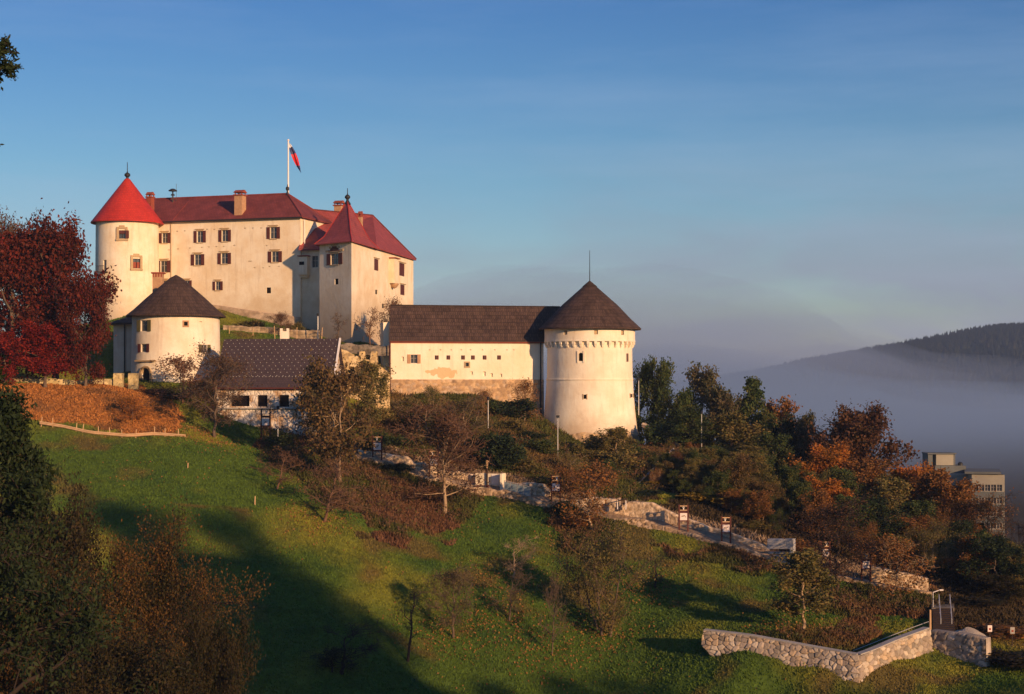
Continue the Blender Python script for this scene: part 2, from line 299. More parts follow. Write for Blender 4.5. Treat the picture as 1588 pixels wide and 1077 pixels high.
# ---- mesh buffer
class MB:
    def __init__(s):
        s.v = []; s.f = []; s.uv = []; s.key = {}; s.smooth = False; s.has_uv = False
    def vert(s, p, weld=False):
        if weld:
            k = (round(p[0], 4), round(p[1], 4), round(p[2], 4))
            if k in s.key: return s.key[k]
            s.key[k] = len(s.v)
        s.v.append((p[0], p[1], p[2])); return len(s.v) - 1
    def face(s, pts, uv=None, weld=False):
        s.f.append([s.vert(p, weld) for p in pts])
        s.uv.append(uv if uv else [(0, 0)] * len(pts))
        if uv: s.has_uv = True
    def box(s, c, sx, sy, sz, ax=(1, 0, 0), ay=(0, 1, 0), az=(0, 0, 1)):
        c = Vector(c); ax = Vector(ax) * sx / 2; ay = Vector(ay) * sy / 2; az = Vector(az) * sz / 2
        P = [c + ax * i + ay * j + az * k for k in (-1, 1) for j in (-1, 1) for i in (-1, 1)]
        for q in ((0, 2, 3, 1), (4, 5, 7, 6), (0, 1, 5, 4), (2, 6, 7, 3), (0, 4, 6, 2), (1, 3, 7, 5)):
            s.face([P[i] for i in q], [(0, 0), (1, 0), (1, 1), (0, 1)])
    def tube(s, a, b, r0, r1=None, n=6, cap=True):
        a = Vector(a); b = Vector(b); r1 = r0 if r1 is None else r1
        d = (b - a).normalized(); u = d.orthogonal().normalized(); w = d.cross(u)
        A = [a + (u * math.cos(2 * math.pi * i / n) + w * math.sin(2 * math.pi * i / n)) * r0 for i in range(n)]
        B = [b + (u * math.cos(2 * math.pi * i / n) + w * math.sin(2 * math.pi * i / n)) * r1 for i in range(n)]
        for i in range(n):
            j = (i + 1) % n; s.face([A[i], A[j], B[j], B[i]])
        if cap:
            s.face(B); s.face(A[::-1])
    def revolve(s, cx, cy, prof, n=48, a0=0, a1=2 * math.pi):
        """prof: list of (r, z) from bottom to top"""
        vl = [0]
        for i in range(1, len(prof)):
            vl.append(vl[-1] + math.hypot(prof[i][0] - prof[i - 1][0], prof[i][1] - prof[i - 1][1]))
        rm = max(p[0] for p in prof)
        for i in range(n):
            t0 = a0 + (a1 - a0) * i / n; t1 = a0 + (a1 - a0) * (i + 1) / n
            for k in range(len(prof) - 1):
                (r0, z0), (r1, z1) = prof[k], prof[k + 1]
                q = [(cx + r0 * math.sin(t0), cy - r0 * math.cos(t0), z0), (cx + r0 * math.sin(t1), cy - r0 * math.cos(t1), z0),
                     (cx + r1 * math.sin(t1), cy - r1 * math.cos(t1), z1), (cx + r1 * math.sin(t0), cy - r1 * math.cos(t0), z1)]
                uv = [(t0 * rm, vl[k]), (t1 * rm, vl[k]), (t1 * rm, vl[k + 1]), (t0 * rm, vl[k + 1])]
                if r1 < 1e-4: q = q[:3]; uv = uv[:3]
                elif r0 < 1e-4: q = q[1:]; uv = uv[1:]
                s.face(q, uv, weld=True)
    def slab(s, pts, th=0.22, uv_dir=None):
        """roof plane: pts counter-clockwise seen from above, first edge is the eave"""
        pts = [Vector(p) for p in pts]
        e = (pts[1] - pts[0]).normalized(); n = Vector((0, 0, 0))
        for i in range(1, len(pts) - 1): n += (pts[i] - pts[0]).cross(pts[i + 1] - pts[0])
        n.normalize()
        if n.z < 0: n = -n
        up = n.cross(e)
        if up.z < 0: up = -up
        uv = [((p - pts[0]).dot(e), (p - pts[0]).dot(up)) for p in pts]
        if (pts[1] - pts[0]).cross(pts[2] - pts[0]).dot(n) < 0: pts = pts[::-1]; uv = uv[::-1]
        lo = [p - Vector((0, 0, th)) for p in pts]
        s.face(pts, uv)
        s.face(lo[::-1], uv[::-1])
        for i in range(len(pts)):
            j = (i + 1) % len(pts); s.face([pts[i], lo[i], lo[j], pts[j]], [(0, 0), (0, .1), (.1, .1), (.1, 0)])
    def build(s, name, m, parent=None, smooth=None, col=None):
        me = bpy.data.meshes.new(name)
        off = Vector(parent['_o']) if parent is not None and '_o' in parent else Vector((0, 0, 0))
        me.from_pydata([(a - off.x, b - off.y, c - off.z) for a, b, c in s.v], [], s.f)
        if s.has_uv:
            ul = me.uv_layers.new(name='UVMap')
            flat = [x for f in s.uv for u in f for x in u]
            ul.data.foreach_set('uv', flat)
        me.materials.append(m)
        if smooth:
            me.polygons.foreach_set('use_smooth', [True] * len(me.polygons))
            me.set_sharp_from_angle(angle=math.radians(smooth))
        if col is not None:
            at = me.color_attributes.new('Col', 'FLOAT_COLOR', 'POINT'); at.data.foreach_set('color', np.asarray(col, 'f').ravel())
        me.update()
        o = bpy.data.objects.new(name, me); COL.objects.link(o)
        if parent is not None:
            o.parent = parent; o['_o'] = [float(q) for q in off]
        return o

def tag(o, label=None, cat=None, group=None, kind=None):
    if label: o['label'] = label
    if cat: o['category'] = cat
    if group: o['group'] = group
    if kind: o['kind'] = kind
    return o

def empty(name, loc, label, cat, group=None):
    o = bpy.data.objects.new(name, None); COL.objects.link(o); o.location = loc; o.empty_display_size = 0.5
    o['_o'] = tuple(loc)
    return tag(o, label, cat, group)

def npmesh(name, v, f, m, parent=None, col=None, smooth=False, nv=4):
    """v (N,3), f (M,nv) numpy"""
    me = bpy.data.meshes.new(name)
    off = np.array(parent['_o']) if parent is not None and '_o' in parent else np.zeros(3)
    me.vertices.add(len(v)); me.vertices.foreach_set('co', (v - off).astype('f').ravel())
    k = f.shape[1]
    me.loops.add(f.size); me.loops.foreach_set('vertex_index', f.astype('i').ravel())
    me.polygons.add(len(f)); me.polygons.foreach_set('loop_start', (np.arange(len(f)) * k).astype('i')); me.polygons.foreach_set('loop_total', np.full(len(f), k, 'i'))
    me.materials.append(m)
    me.update(calc_edges=True)
    if smooth: me.polygons.foreach_set('use_smooth', np.ones(len(f), bool))
    if col is not None:
        at = me.color_attributes.new('Col', 'FLOAT_COLOR', 'POINT'); at.data.foreach_set('color', np.asarray(col, 'f').ravel())
    o = bpy.data.objects.new(name, me); COL.objects.link(o)
    if parent is not None:
        o.parent = parent; o['_o'] = [float(q) for q in off]
    return o
# ------------------------------------------------------------------ terrain
CP = []   # (x, y, z) known ground points
for px, py, d in [
    (300,665,200),(250,668,199),(60,655,199),(150,658,199),(150,630,203),(60,630,203),(40,597,209),(170,600,210),(100,596,212),(215,603,215),(260,615,214),(330,652,211),
    (100,700,192),(200,692,193),(300,700,192),(200,760,181),(100,800,172),(0,700,190),(0,600,207),(200,900,158),(100,1000,148),(300,800,172),(300,900,158),(300,1077,141),(0,1077,140),
    (400,700,200),(400,760,186),(400,850,169),(400,950,155),(400,1077,141),(345,665,210),(420,681,208),(480,693,207),(510,698,207),
    (550,745,191),(550,800,180),(550,900,164),(550,1000,151),(550,1077,143),
    (600,702,204),(650,737,199),(700,752,198),(740,770,196),(640,662,226),(608,656,230),(690,632,229),(740,642,228),(800,640,231),(840,655,232),(760,668,216),(865,712,212),(700,690,213),
    (860,690,224),(900,700,228),(940,703,228),(985,701,230),(1010,698,230),(1000,720,220),(900,745,205),(960,760,200),(830,760,198),
    (860,792,192),(960,805,189),(1060,824,185),(1130,842,182),(1190,866,179),(1280,893,175),(1340,905,173),(1440,930,168),
    (690,830,184),(800,850,180),(800,900,171),(800,1000,158),(800,1077,150),(650,950,162),(680,1077,147),
    (950,900,174),(950,1000,160),(950,1077,151),(1050,880,176),(1050,960,163),(1080,1077,148),
    (1150,920,169),(1200,970,158),(1330,985,155),(1400,960,161),(1300,930,167),(1380,935,167),
    (1146,1034,148.5),(1203,1035,147.8),(1276,1036,146),(1350,1056,144),(1426,1032,148),(1330,1062,144),(1200,1077,146),(1440,1040,148),(1380,1077,142),(1588,1077,138),(1500,1020,150),(1500,975,158),(1588,980,158),
    (1060,705,222),(1015,752,206),(1100,740,212),(1200,790,200),(1300,850,190),(1400,890,184),(1500,930,174),(1588,950,166),(1470,905,178),
    (400,509,253),(340,500,252),(455,513,254),(300,480,255),(400,522,240),(350,522,238),(500,530,247),(560,532,249),(590,540,246),(520,560,236),(585,640,228),(545,640,224)]:
    p = W3(px, py, d); CP.append((p.x, p.y, p.z))
CP += [(-40, 278, 9), (-60, 285, 9), (-25, 292, 6), (-15, 300, -2), (-90, 265, 5), (-80, 245, 3), (-62, 232, 0), (-90, 222, -1), (-110, 210, -2),
       (-110, 180, -8), (-110, 150, -16), (0, 256, -8), (10, 262, -14), (25, 255, -18), (30, 238, -16), (50, 225, -22), (45, 250, -26), (70, 210, -27), (80, 190, -28),
       (60, 240, -30), (20, 285, -26), (0, 300, -22), (-40, 320, -12), (-100, 300, 0), (90, 160, -30), (100, 130, -32), (75, 120, -31),
       (-60, 110, -29), (0, 115, -32), (40, 115, -31), (-30, 115, -32), (-100, 120, -24), (0, 95, -31), (60, 90, -30), (-60, 90, -28)]
CP = np.array(CP)
def tps_fit(P, lam=0.08):
    n = len(P); x = P[:, :2] / 50.0
    r2 = ((x[:, None] - x[None]) ** 2).sum(-1); K = 0.5 * r2 * np.log(r2 + 1e-12)
    K[np.arange(n), np.arange(n)] += lam * 0.01
    A = np.zeros((n + 3, n + 3)); A[:n, :n] = K; A[:n, n] = 1; A[:n, n + 1:] = x; A[n, :n] = 1; A[n + 1:, :n] = x.T
    b = np.zeros(n + 3); b[:n] = P[:, 2]
    return np.linalg.solve(A, b)
TW = tps_fit(CP)
def tz_arr(X, Y):
    X = np.asarray(X, float); Y = np.asarray(Y, float); sh = X.shape
    x = X.ravel() / 50; y = Y.ravel() / 50; n = len(CP)
    z = np.full(x.shape, TW[n]) + TW[n + 1] * x + TW[n + 2] * y
    c = CP[:, :2] / 50
    for i in range(n):
        r2 = (x - c[i, 0]) ** 2 + (y - c[i, 1]) ** 2
        z += TW[i] * 0.5 * r2 * np.log(r2 + 1e-12)
    X1 = X.ravel(); Y1 = Y.ravel()
    # outside the surveyed ground: left hill runs on, right and back fall to the valley, the near ground climbs to the viewpoint
    dx = np.maximum(0, np.maximum(-112 - X1, X1 - 95)); dy = np.maximum(0, np.maximum(88 - Y1, Y1 - 305))
    dd = np.hypot(dx, dy); w = np.clip(dd / 60, 0, 1); w = w * w * (3 - 2 * w)
    near = np.interp(Y1, [-400, -40, 5, 60, 95], [12, 4, -1.8, -20, -31])
    far = -50 + 6 * fbm(X1 / 300, Y1 / 300, 3, 5)
    left = np.interp(-X1, [100, 160, 400, 1200], [-2, 6, 10, 40]) - np.clip((200 - Y1) / 110, 0, 1) * 24
    base = np.where(Y1 < 95, near, np.where(X1 < -100, left, far))
    t = np.clip((Y1 - 95) / 50, 0, 1); base = np.where((Y1 > 95) & (X1 > -100), near[...] * 0 + (-31) * (1 - t) + far * t, base)
    t2 = np.clip((-X1 - 100) / 40, 0, 1)
    z = z * (1 - w) + base * w
    z += (fbm(X1 / 9, Y1 / 9, 3, 3) - 0.5) * 1.0 * np.clip((260 - Y1) / 30, 0.3, 1) + (fbm(X1 / 2.2, Y1 / 2.2, 3, 9) - 0.5) * 0.45
    return z.reshape(sh)
def tz(x, y): return float(tz_arr(np.array([x]), np.array([y]))[0])
def G(px, py, d0=110, d1=300):
    """where the sight line through a photo pixel meets the ground"""
    ds = np.arange(d0, d1, 0.5); X = (px - CX) / F * ds; Z = (HY - py) / F * ds
    g = tz_arr(X, ds) - Z
    i = np.argmax(g > 0)
    d = ds[i] if g[i] > 0 else ds[-1]
    return Vector(((px - CX) / F * d, d, tz((px - CX) / F * d, d)))
def at(px, d):
    x = (px - CX) / F * d
    return Vector((x, d, tz(x, d)))

def inpoly(px, py, poly):
    px = np.asarray(px); py = np.asarray(py); r = np.zeros(px.shape, bool); n = len(poly)
    for i in range(n):
        x0, y0 = poly[i]; x1, y1 = poly[(i + 1) % n]
        if y0 == y1: continue
        c = ((y0 > py) != (y1 > py)) & (px < (x1 - x0) * (py - y0) / (y1 - y0) + x0)
        r ^= c
    return r
P_LITTER = [(-60, 588), (120, 590), (215, 596), (262, 612), (285, 650), (262, 672), (190, 668), (70, 658), (-60, 640)]
P_RED = [(395, 668), (520, 688), (600, 696), (700, 735), (760, 765), (742, 790), (715, 832), (640, 838), (560, 812), (500, 775), (450, 742), (405, 705)]
P_MOUND = [(560, 690), (590, 600), (700, 590), (850, 640), (1010, 680), (1070, 700), (1040, 730), (1000, 765), (1010, 790), (900, 800), (860, 790), (735, 745), (640, 720)]
P_BR1 = [(1235, 885), (1450, 925), (1450, 972), (1400, 968), (1370, 950), (1330, 960), (1250, 930)]
P_BR2 = [(1010, 850), (1110, 842), (1200, 870), (1240, 890), (1150, 884), (1080, 870)]
P_BR3 = [(860, 782), (970, 800), (960, 850), (925, 870), (880, 840)]
P_WOOD = [(1010, 690), (1700, 640), (1700, 985), (1470, 985), (1450, 920), (1280, 885), (1195, 855), (1060, 790), (1000, 765)]
P_BR4 = [(1185, 975), (1340, 965), (1340, 1010), (1220, 1000)]
def classify(X, Y, Z):
    """0 grass 1 orange litter 2 red brush 3 dry mound 4 brown slope 5 wood floor"""
    j = (fbm(X / 5, Y / 5, 5, 21) - 0.5) * 110; k = (fbm(X / 5, Y / 5, 5, 22) - 0.5) * 70
    px = CX + F * X / np.maximum(Y, 1) + j; py = HY - F * Z / np.maximum(Y, 1) + k
    c = np.zeros(X.shape, int)
    ok = (Y > 120) & (Y < 262)
    for n, pl in ((5, P_WOOD), (3, P_MOUND), (2, P_RED), (4, P_BR1), (4, P_BR2), (4, P_BR3), (4, P_BR4)):
        c[ok & inpoly(px, py, pl)] = n
    px = CX + F * X / np.maximum(Y, 1) + j * 0.35; py = HY - F * Z / np.maximum(Y, 1) + k * 0.3
    c[ok & inpoly(px, py, P_LITTER) & (Y > 190)] = 1
    c[(X > 62) & (Y > 150) & (c == 0) & (Y > 190)] = 5
    return c
PLINE = [(548, 706), (600, 717), (640, 735), (700, 749), (740, 758), (790, 763), (850, 781), (905, 795), (955, 806), (996, 806), (1051, 824), (1086, 833), (1117, 842), (1152, 849), (1195, 866), (1240, 880), (1285, 892), (1345, 903), (1400, 914), (1445, 922)]
BASEC = np.array([[0.068, 0.115, 0.018], [0.36, 0.150, 0.042], [0.145, 0.072, 0.038], [0.15, 0.094, 0.036], [0.15, 0.078, 0.036], [0.060, 0.044, 0.022]])
def groundcol(X, Y, Z):
    c = classify(X, Y, Z); col = BASEC[c].copy()
    g = fbm(X / 11, Y / 11, 4, 31)[..., None]; h = fbm(X / 3, Y / 3, 4, 33)[..., None]
    yel = np.array([0.20, 0.19, 0.026]); dk = np.array([0.036, 0.080, 0.018])
    gr = col * (1 - np.clip((g - 0.45) * 3.2, 0, 1)) + yel * np.clip((g - 0.45) * 3.2, 0, 1)
    gr = gr * (1 - np.clip((0.46 - h) * 2.5, 0, 0.7)) + dk * np.clip((0.46 - h) * 2.5, 0, 0.7)
    brn = np.array([0.13, 0.085, 0.03]); b = np.clip((fbm(X / 5, Y / 5, 4, 37)[..., None] - 0.56) * 5, 0, 0.75)
    gr = gr * (1 - b) + brn * b
    col = np.where((c == 0)[..., None], gr, col)
    lb = np.clip((fbm(X / 2.5, Y / 2.5, 4, 41)[..., None] - 0.5) * 5, 0, 0.75)
    col = np.where((c == 1)[..., None], col * (1 - lb) + np.array([0.17, 0.085, 0.035]) * lb, col)
    mo = (c >= 2)[..., None] & (c < 5)[..., None]
    gg = np.array([0.070, 0.082, 0.020]); t = np.clip((fbm(X / 6, Y / 6, 4, 35)[..., None] - 0.40) * 6, 0, 0.9)
    col = np.where(mo, col * (1 - t) + gg * t, col)
    # trodden earth beside the path
    px = CX + F * X / np.maximum(Y, 1); py = HY - F * Z / np.maximum(Y, 1); pl = np.interp(px, [q[0] for q in PLINE], [q[1] for q in PLINE]) + 3 * (h[..., 0] - .5)
    m = (px > 548) & (px < 1440) & (py > pl - 26) & (py < pl + 3) & (Y > 160) & (Y < 210)
    col = np.where(m[..., None], np.array([0.30, 0.215, 0.14]) * (0.75 + .5 * h), col)
    return col, c

xs = np.concatenate([[-4500, -2500, -1400, -800, -500, -350, -250, -200], np.arange(-170, -100, 3), np.arange(-100, 85, 0.6), np.arange(85, 150, 2.5), [160, 200, 260, 350, 500, 800, 1200, 2000, 3000, 4500]])
ys = np.concatenate([[-800, -400, -200, -100], np.arange(-60, 130, 6), np.arange(130, 262, 0.6), np.arange(262, 330, 3), [340, 380, 450, 550, 700, 1000, 1500, 2200, 3000, 4500]])
XX, YY = np.meshgrid(xs, ys)
ZZ = tz_arr(XX, YY)
v = np.stack([XX.ravel(), YY.ravel(), ZZ.ravel()], 1)
nx, ny = len(xs), len(ys)
i = (np.arange(ny - 1)[:, None] * nx + np.arange(nx - 1)[None]).ravel()
f = np.stack([i, i + 1, i + nx + 1, i + nx], 1)
gc, _ = groundcol(XX.ravel(), YY.ravel(), ZZ.ravel())
ground = npmesh('ground', v, f, M['ground'], col=np.concatenate([gc, np.ones((len(gc), 1))], 1), smooth=True)
tag(ground, kind='structure')
print('terrain', len(v))

# unseen hill behind the viewpoint, its crest shaped to shade the lower meadow
def shade_hill():
    tgt = [((170, 775), 0, 175), ((325, 785), 0, 165), ((420, 868), 0, 150), ((560, 955), 0, 140), ((700, 1012), 0, 135), ((860, 1050), 0, 130), ((1000, 1110), 0, 125), ((1180, 1100), 0, 118), ((1440, 1070), 0, 110)]
    cr = []
    for (px, py), _, t in tgt:
        g = G(px, py, 100); p = g + SUN * t; cr.append(p - Vector((0, 0, 7.5)))
    cr = [cr[0] + Vector((30, -80, -30)), cr[0] + Vector((6, -22, -9))] + cr + [cr[-1] + Vector((40, 10, 2)), cr[-1] + Vector((120, 20, -6))]
    P = []
    rows = [(0, 0.0), (-14, -3.0), (-40, -14), (-90, -30), (-200, -46)]
    n = len(cr); out = []
    dense = []
    for a, b in zip(cr[:-1], cr[1:]):
        m = max(2, int((b - a).length / 1.5))
        for q in range(m):
            dense.append(a.lerp(b, q / m))
    dense.append(cr[-1])
    s = 0; prof = []
    for q, p in enumerate(dense):
        s += 1.5
        prof.append(p + Vector((0, 0, 2.2 * (fbm(np.array([s / 7.0]), np.array([0.3]), 4, 77)[0] - 0.5))))
    # crest, sun-side slope (towards the sun) and a steeper far side
    hd = Vector((SUN.x, SUN.y, 0)).normalized()
    V = []
    cols = [(-26, -36), (-10, -9), (-3, -1.2), (0, 0), (5, -1.2), (30, -8), (90, -26), (220, -50)]
    for p in prof:
        for dist, dz in cols: V.append(p + hd * dist + Vector((0, 0, dz)))
    k = len(cols); Fc = []
    for a in range(len(prof) - 1):
        for c in range(k - 1): Fc.append((a * k + c, a * k + c + 1, (a + 1) * k + c + 1, (a + 1) * k + c))
    V = np.array([tuple(q) for q in V])
    col = np.tile(np.array([0.05, 0.07, 0.02, 1]), (len(V), 1))
    o = npmesh('hill', V, np.array(Fc), M['ground'], col=col)
    tag(o, kind='structure')
    # unseen woodland added along that crest to break its shade across the meadow
    r = np.random.default_rng(17); C = []
    for q in range(0, len(prof), 2):
        p = prof[q]; hgt = 6.2 + 2.4 * r.random()
        if r.random() < .12: continue
        n_ = 420; a = r.normal(size=(n_, 3)); a /= np.linalg.norm(a, axis=1)[:, None]; rad = r.random(n_) ** .45
        C.append(np.array([p.x, p.y, p.z + hgt * .55]) + r.normal(size=3) * np.array([1.2, 1.2, .3]) + a * rad[:, None] * np.array([2.7, 2.7, hgt * .48]))
    C = np.concatenate(C); b = r.normal(size=(len(C), 3)); b /= np.linalg.norm(b, axis=1)[:, None]; c = np.cross(b, r.normal(size=(len(C), 3))); c /= np.linalg.norm(c, axis=1)[:, None]
    v = np.stack([C - b * .34, C + c * .22, C + b * .34, C - c * .22], 1).reshape(-1, 3)
    tag(npmesh('woodland', v, np.arange(len(v)).reshape(-1, 4), mat('shade_woodland_leaf', (.04, .05, .015), (.09, .07, .02), scale=.5)), 'unseen woodland added on the near hill to shade the meadow', 'wood', kind='stuff')
    return V
SH = shade_hill()

# far wooded ridge above the fog
def far_hill():
    ridge = [(1000, 600), (1100, 588), (1180, 574), (1250, 559), (1310, 549), (1380, 536), (1450, 523), (1520, 508), (1588, 503), (1700, 494), (1900, 500)]
    D = 2600
    xs_ = np.linspace((1000 - CX) / F * D, (1900 - CX) / F * D, 160); ys_ = np.linspace(1500, 3400, 60)
    rz = np.interp(xs_, [(p - CX) / F * D for p, _ in ridge], [(HY - q) / F * D for _, q in ridge]) - 8
    Xg, Yg = np.meshgrid(xs_, ys_)
    t = np.clip(1 - np.abs(Yg - D) / 950, 0, 1); t = t * t * (3 - 2 * t)
    Zg = -52 + (rz[None] + 52) * t + (fbm(Xg / 160, Yg / 160, 4, 91) - 0.5) * 40 * t * (1 - t) * 2
    v = np.stack([Xg.ravel(), Yg.ravel(), Zg.ravel()], 1)
    nx = len(xs_); i = (np.arange(len(ys_) - 1)[:, None] * nx + np.arange(nx - 1)[None]).ravel()
    f = np.stack([i, i + 1, i + nx + 1, i + nx], 1)
    col = np.tile(np.array([0.030, 0.040, 0.020, 1]), (len(v), 1))
    o = npmesh('hill', v, f, M['ground'], col=col, smooth=True); tag(o, kind='structure')
    # forest of spruces: cones
    n = 18000
    r = np.random.default_rng(5)
    u = r.random(n) * (len(xs_) - 1.01); w = np.concatenate([r.random(n // 2) * 30 + 14, r.normal(31.3, 1.2, n - n // 2)]); w = np.clip(w, 0, len(ys_) - 1.01)
    iu = u.astype(int); iw = w.astype(int); fu = u - iu; fw = w - iw
    X = xs_[iu] + (xs_[1] - xs_[0]) * fu; Y = ys_[iw] + (ys_[1] - ys_[0]) * fw
    Z = (Zg[iw, iu] * (1 - fu) + Zg[iw, iu + 1] * fu) * (1 - fw) + (Zg[iw + 1, iu] * (1 - fu) + Zg[iw + 1, iu + 1] * fu) * fw
    H = 8 + r.random(n) * 6 + 4 * (fbm(X / 60, Y / 60, 2, 8) - .5); R = 2.6 + r.random(n) * 1.6
    k = 6; ang = np.arange(k) * 2 * np.pi / k
    vv = np.zeros((n, k + 1, 3)); 
    vv[:, :k, 0] = X[:, None] + R[:, None] * np.cos(ang); vv[:, :k, 1] = Y[:, None] + R[:, None] * np.sin(ang); vv[:, :k, 2] = (Z - 1)[:, None]
    vv[:, k, 0] = X; vv[:, k, 1] = Y; vv[:, k, 2] = Z + H
    b = (np.arange(n) * (k + 1))[:, None, None]; tri = np.stack([np.arange(k), (np.arange(k) + 1) % k, np.full(k, k)], 1)[None]
    fo = npmesh('forest', vv.reshape(-1, 3), (b + tri).reshape(-1, 3), leafmat('forest_leaf', [(0.010, 0.016, 0.012), (0.018, 0.025, 0.015), (0.032, 0.028, 0.014)], trans=0))
    tag(fo, 'dark spruce forest covering the misty ridge', 'forest', kind='stuff')
far_hill()

# ------------------------------------------------------------------ building helpers
class Planar:
    def __init__(s, a, b):
        s.a = Vector((a[0], a[1], 0)); d = Vector((b[0] - a[0], b[1] - a[1], 0)); s.L = d.length; s.t = d.normalized()
        s.n = Vector((s.t.y, -s.t.x, 0))     # left-to-right run: normal towards the viewer
    def P(s, u, z): p = s.a + s.t * u; return Vector((p.x, p.y, z))
    def N(s, u): return s.n
    def T(s, u): return s.t
    def hit(s, px):
        k = (px - CX) / F
        u = (k * s.a.y - s.a.x) / (s.t.x - k * s.t.y)
        return u, s.a.y + s.t.y * u
class Cyl:
    def __init__(s, cx, cy, prof):
        s.cx, s.cy = cx, cy; s.prof = prof      # [(z, r)] ascending z
        s.r = prof[-1][1]
    def rad(s, z): return float(np.interp(z, [p[0] for p in s.prof], [p[1] for p in s.prof]))
    def P(s, u, z):
        a = u / s.r; r = s.rad(z); return Vector((s.cx + r * math.sin(a), s.cy - r * math.cos(a), z))
    def N(s, u): a = u / s.r; return Vector((math.sin(a), -math.cos(a), 0))
    def T(s, u): a = u / s.r; return Vector((math.cos(a), math.sin(a), 0))
    def hit(s, px):
        k = (px - CX) / F; r = s.r
        # x = k y ; (k y - cx)^2 + (y-cy)^2 = r^2
        A = k * k + 1; B = -2 * (k * s.cx + s.cy); C = s.cx ** 2 + s.cy ** 2 - r * r
        disc = max(0, B * B - 4 * A * C); y = (-B - math.sqrt(disc)) / (2 * A)
        return math.atan2(k * y - s.cx, s.cy - y) * r, y
def rect(srf, px, py, w, h):
    """photo rectangle -> (u centre, z centre, width, height) on a wall surface"""
    u0, _ = srf.hit(px - w / 2); u1, _ = srf.hit(px + w / 2); uc, d = srf.hit(px)
    return ((u0 + u1) / 2, (HY - py) / F * d, abs(u1 - u0), h / F * d)

def wall(mb, srf, u0, u1, z0, z1, holes=(), step=None, zstep=None, depth=0.35, blind=()):
    us = {round(u0, 4), round(u1, 4)}; zs = {round(z0, 4), round(z1, 4)}
    allh = [(h, False) for h in holes] + [(h, True) for h in blind]
    for (uc, zc, w, h), _ in allh:
        us |= {round(uc - w / 2, 4), round(uc + w / 2, 4)}; zs |= {round(zc - h / 2, 4), round(zc + h / 2, 4)}
    if step:
        n = max(1, int((u1 - u0) / step)); us |= {round(u0 + (u1 - u0) * i / n, 4) for i in range(n + 1)}
    if zstep:
        n = max(1, int((z1 - z0) / zstep)); zs |= {round(z0 + (z1 - z0) * i / n, 4) for i in range(n + 1)}
    us = sorted(u for u in us if u0 - 1e-3 <= u <= u1 + 1e-3); zs = sorted(z for z in zs if z0 - 1e-3 <= z <= z1 + 1e-3)
    def inside(u, z):
        for (uc, zc, w, h), _ in allh:
            if abs(u - uc) < w / 2 and abs(z - zc) < h / 2: return True
        return False
    for a, b in zip(us[:-1], us[1:]):
        for c, d in zip(zs[:-1], zs[1:]):
            if inside((a + b) / 2, (c + d) / 2): continue
            mb.face([srf.P(a, c), srf.P(b, c), srf.P(b, d), srf.P(a, d)], [(a, c), (b, c), (b, d), (a, d)], weld=True)
    for (uc, zc, w, h), bl in allh:
        dp = min(depth, 0.28) if bl else depth
        inn = -srf.N(uc) * dp
        q = [srf.P(uc - w / 2, zc - h / 2), srf.P(uc + w / 2, zc - h / 2), srf.P(uc + w / 2, zc + h / 2), srf.P(uc - w / 2, zc + h / 2)]
        for i in range(4):
            j = (i + 1) % 4; mb.face([q[i], q[j], q[j] + inn, q[i] + inn], [(0, 0), (.3, 0), (.3, .3), (0, .3)])
        if bl: mb.face([p + inn for p in q], [(0, 0), (.3, 0), (.3, .3), (0, .3)])

def window(root, srf, r, style='shutters', sh=None, sw=0.28, lintel=True):
    """r = opening rectangle; returns the window part"""
    uc, zc, w, h = r
    T, N = srf.T(uc), srf.N(uc); C = srf.P(uc, zc); Z = Vector((0, 0, 1))
    fr = MB()
    t = 0.05
    ins = C - N * 0.22
    for sgn in (-1, 1):
        fr.box(ins + T * sgn * (w / 2 - t / 2), t, 0.10, h, T, N, Z)
        fr.box(ins + Z * sgn * (h / 2 - t / 2), w - 2 * t, 0.10, t, T, N, Z)
    if w > 0.7:
        fr.box(ins, 0.06, 0.08, h - 2 * t, T, N, Z)
        for s2 in (-1, 1): fr.box(ins + T * s2 * (w / 4) + Z * (h * 0.08), w / 2 - 0.14, 0.05, 0.045, T, N, Z)
    o = fr.build('window', M['frame_white'] if style in ('shutters', 'grey') else M['wood_dark'], root)
    pn = MB(); pc = C - N * 0.27; pn.box(pc, w - 0.01, 0.03, h - 0.01, T, N, Z); pn.build('pane', M['dark_open'] if style == 'dark' else M['glass'], o)
    if style == 'shutters':
        shm = sh or M['shutter']
        for sgn in (-1, 1):
            s = MB(); wl = w * 0.5
            c2 = C + T * sgn * (w / 2 + wl / 2 + 0.03) + N * 0.06
            s.box(c2, wl, 0.05, h * 1.04, T, N, Z)
            for q in range(7): s.box(c2 + Z * h * (q / 7 - 0.43) + N * 0.035, wl - 0.14, 0.03, 0.05, T, N, Z)
            s.build('shutter', shm, o)
        if lintel:
            s = MB(); s.box(C + Z * (h / 2 + 0.30) + N * 0.07, w * 1.55, 0.16, 0.13, T, N, Z); s.box(C + Z * (h / 2 + 0.13) + N * 0.03, w * 1.1, 0.08, 0.2, T, N, Z); s.build('lintel', M['trim'], o)
            s = MB(); s.box(C - Z * (h / 2 + 0.09) + N * 0.07, w * 1.15, 0.15, 0.12, T, N, Z); s.build('sill', M['trim'], o)
    return o

def finial(root, p, h=2.4, r=0.42):
    m = MB(); m.revolve(p.x, p.y, [(0.001, p.z - 0.3), (r * 1.3, p.z - 0.3), (r * .5, p.z + .3), (r * .45, p.z + .5), (r, p.z + .75), (r * .95, p.z + 1.05), (r * .25, p.z + 1.3), (0.07, p.z + 1.5), (0.05, p.z + h), (0.001, p.z + h + .05)], 12)
    return m.build('finial', M['iron'], root, smooth=50)

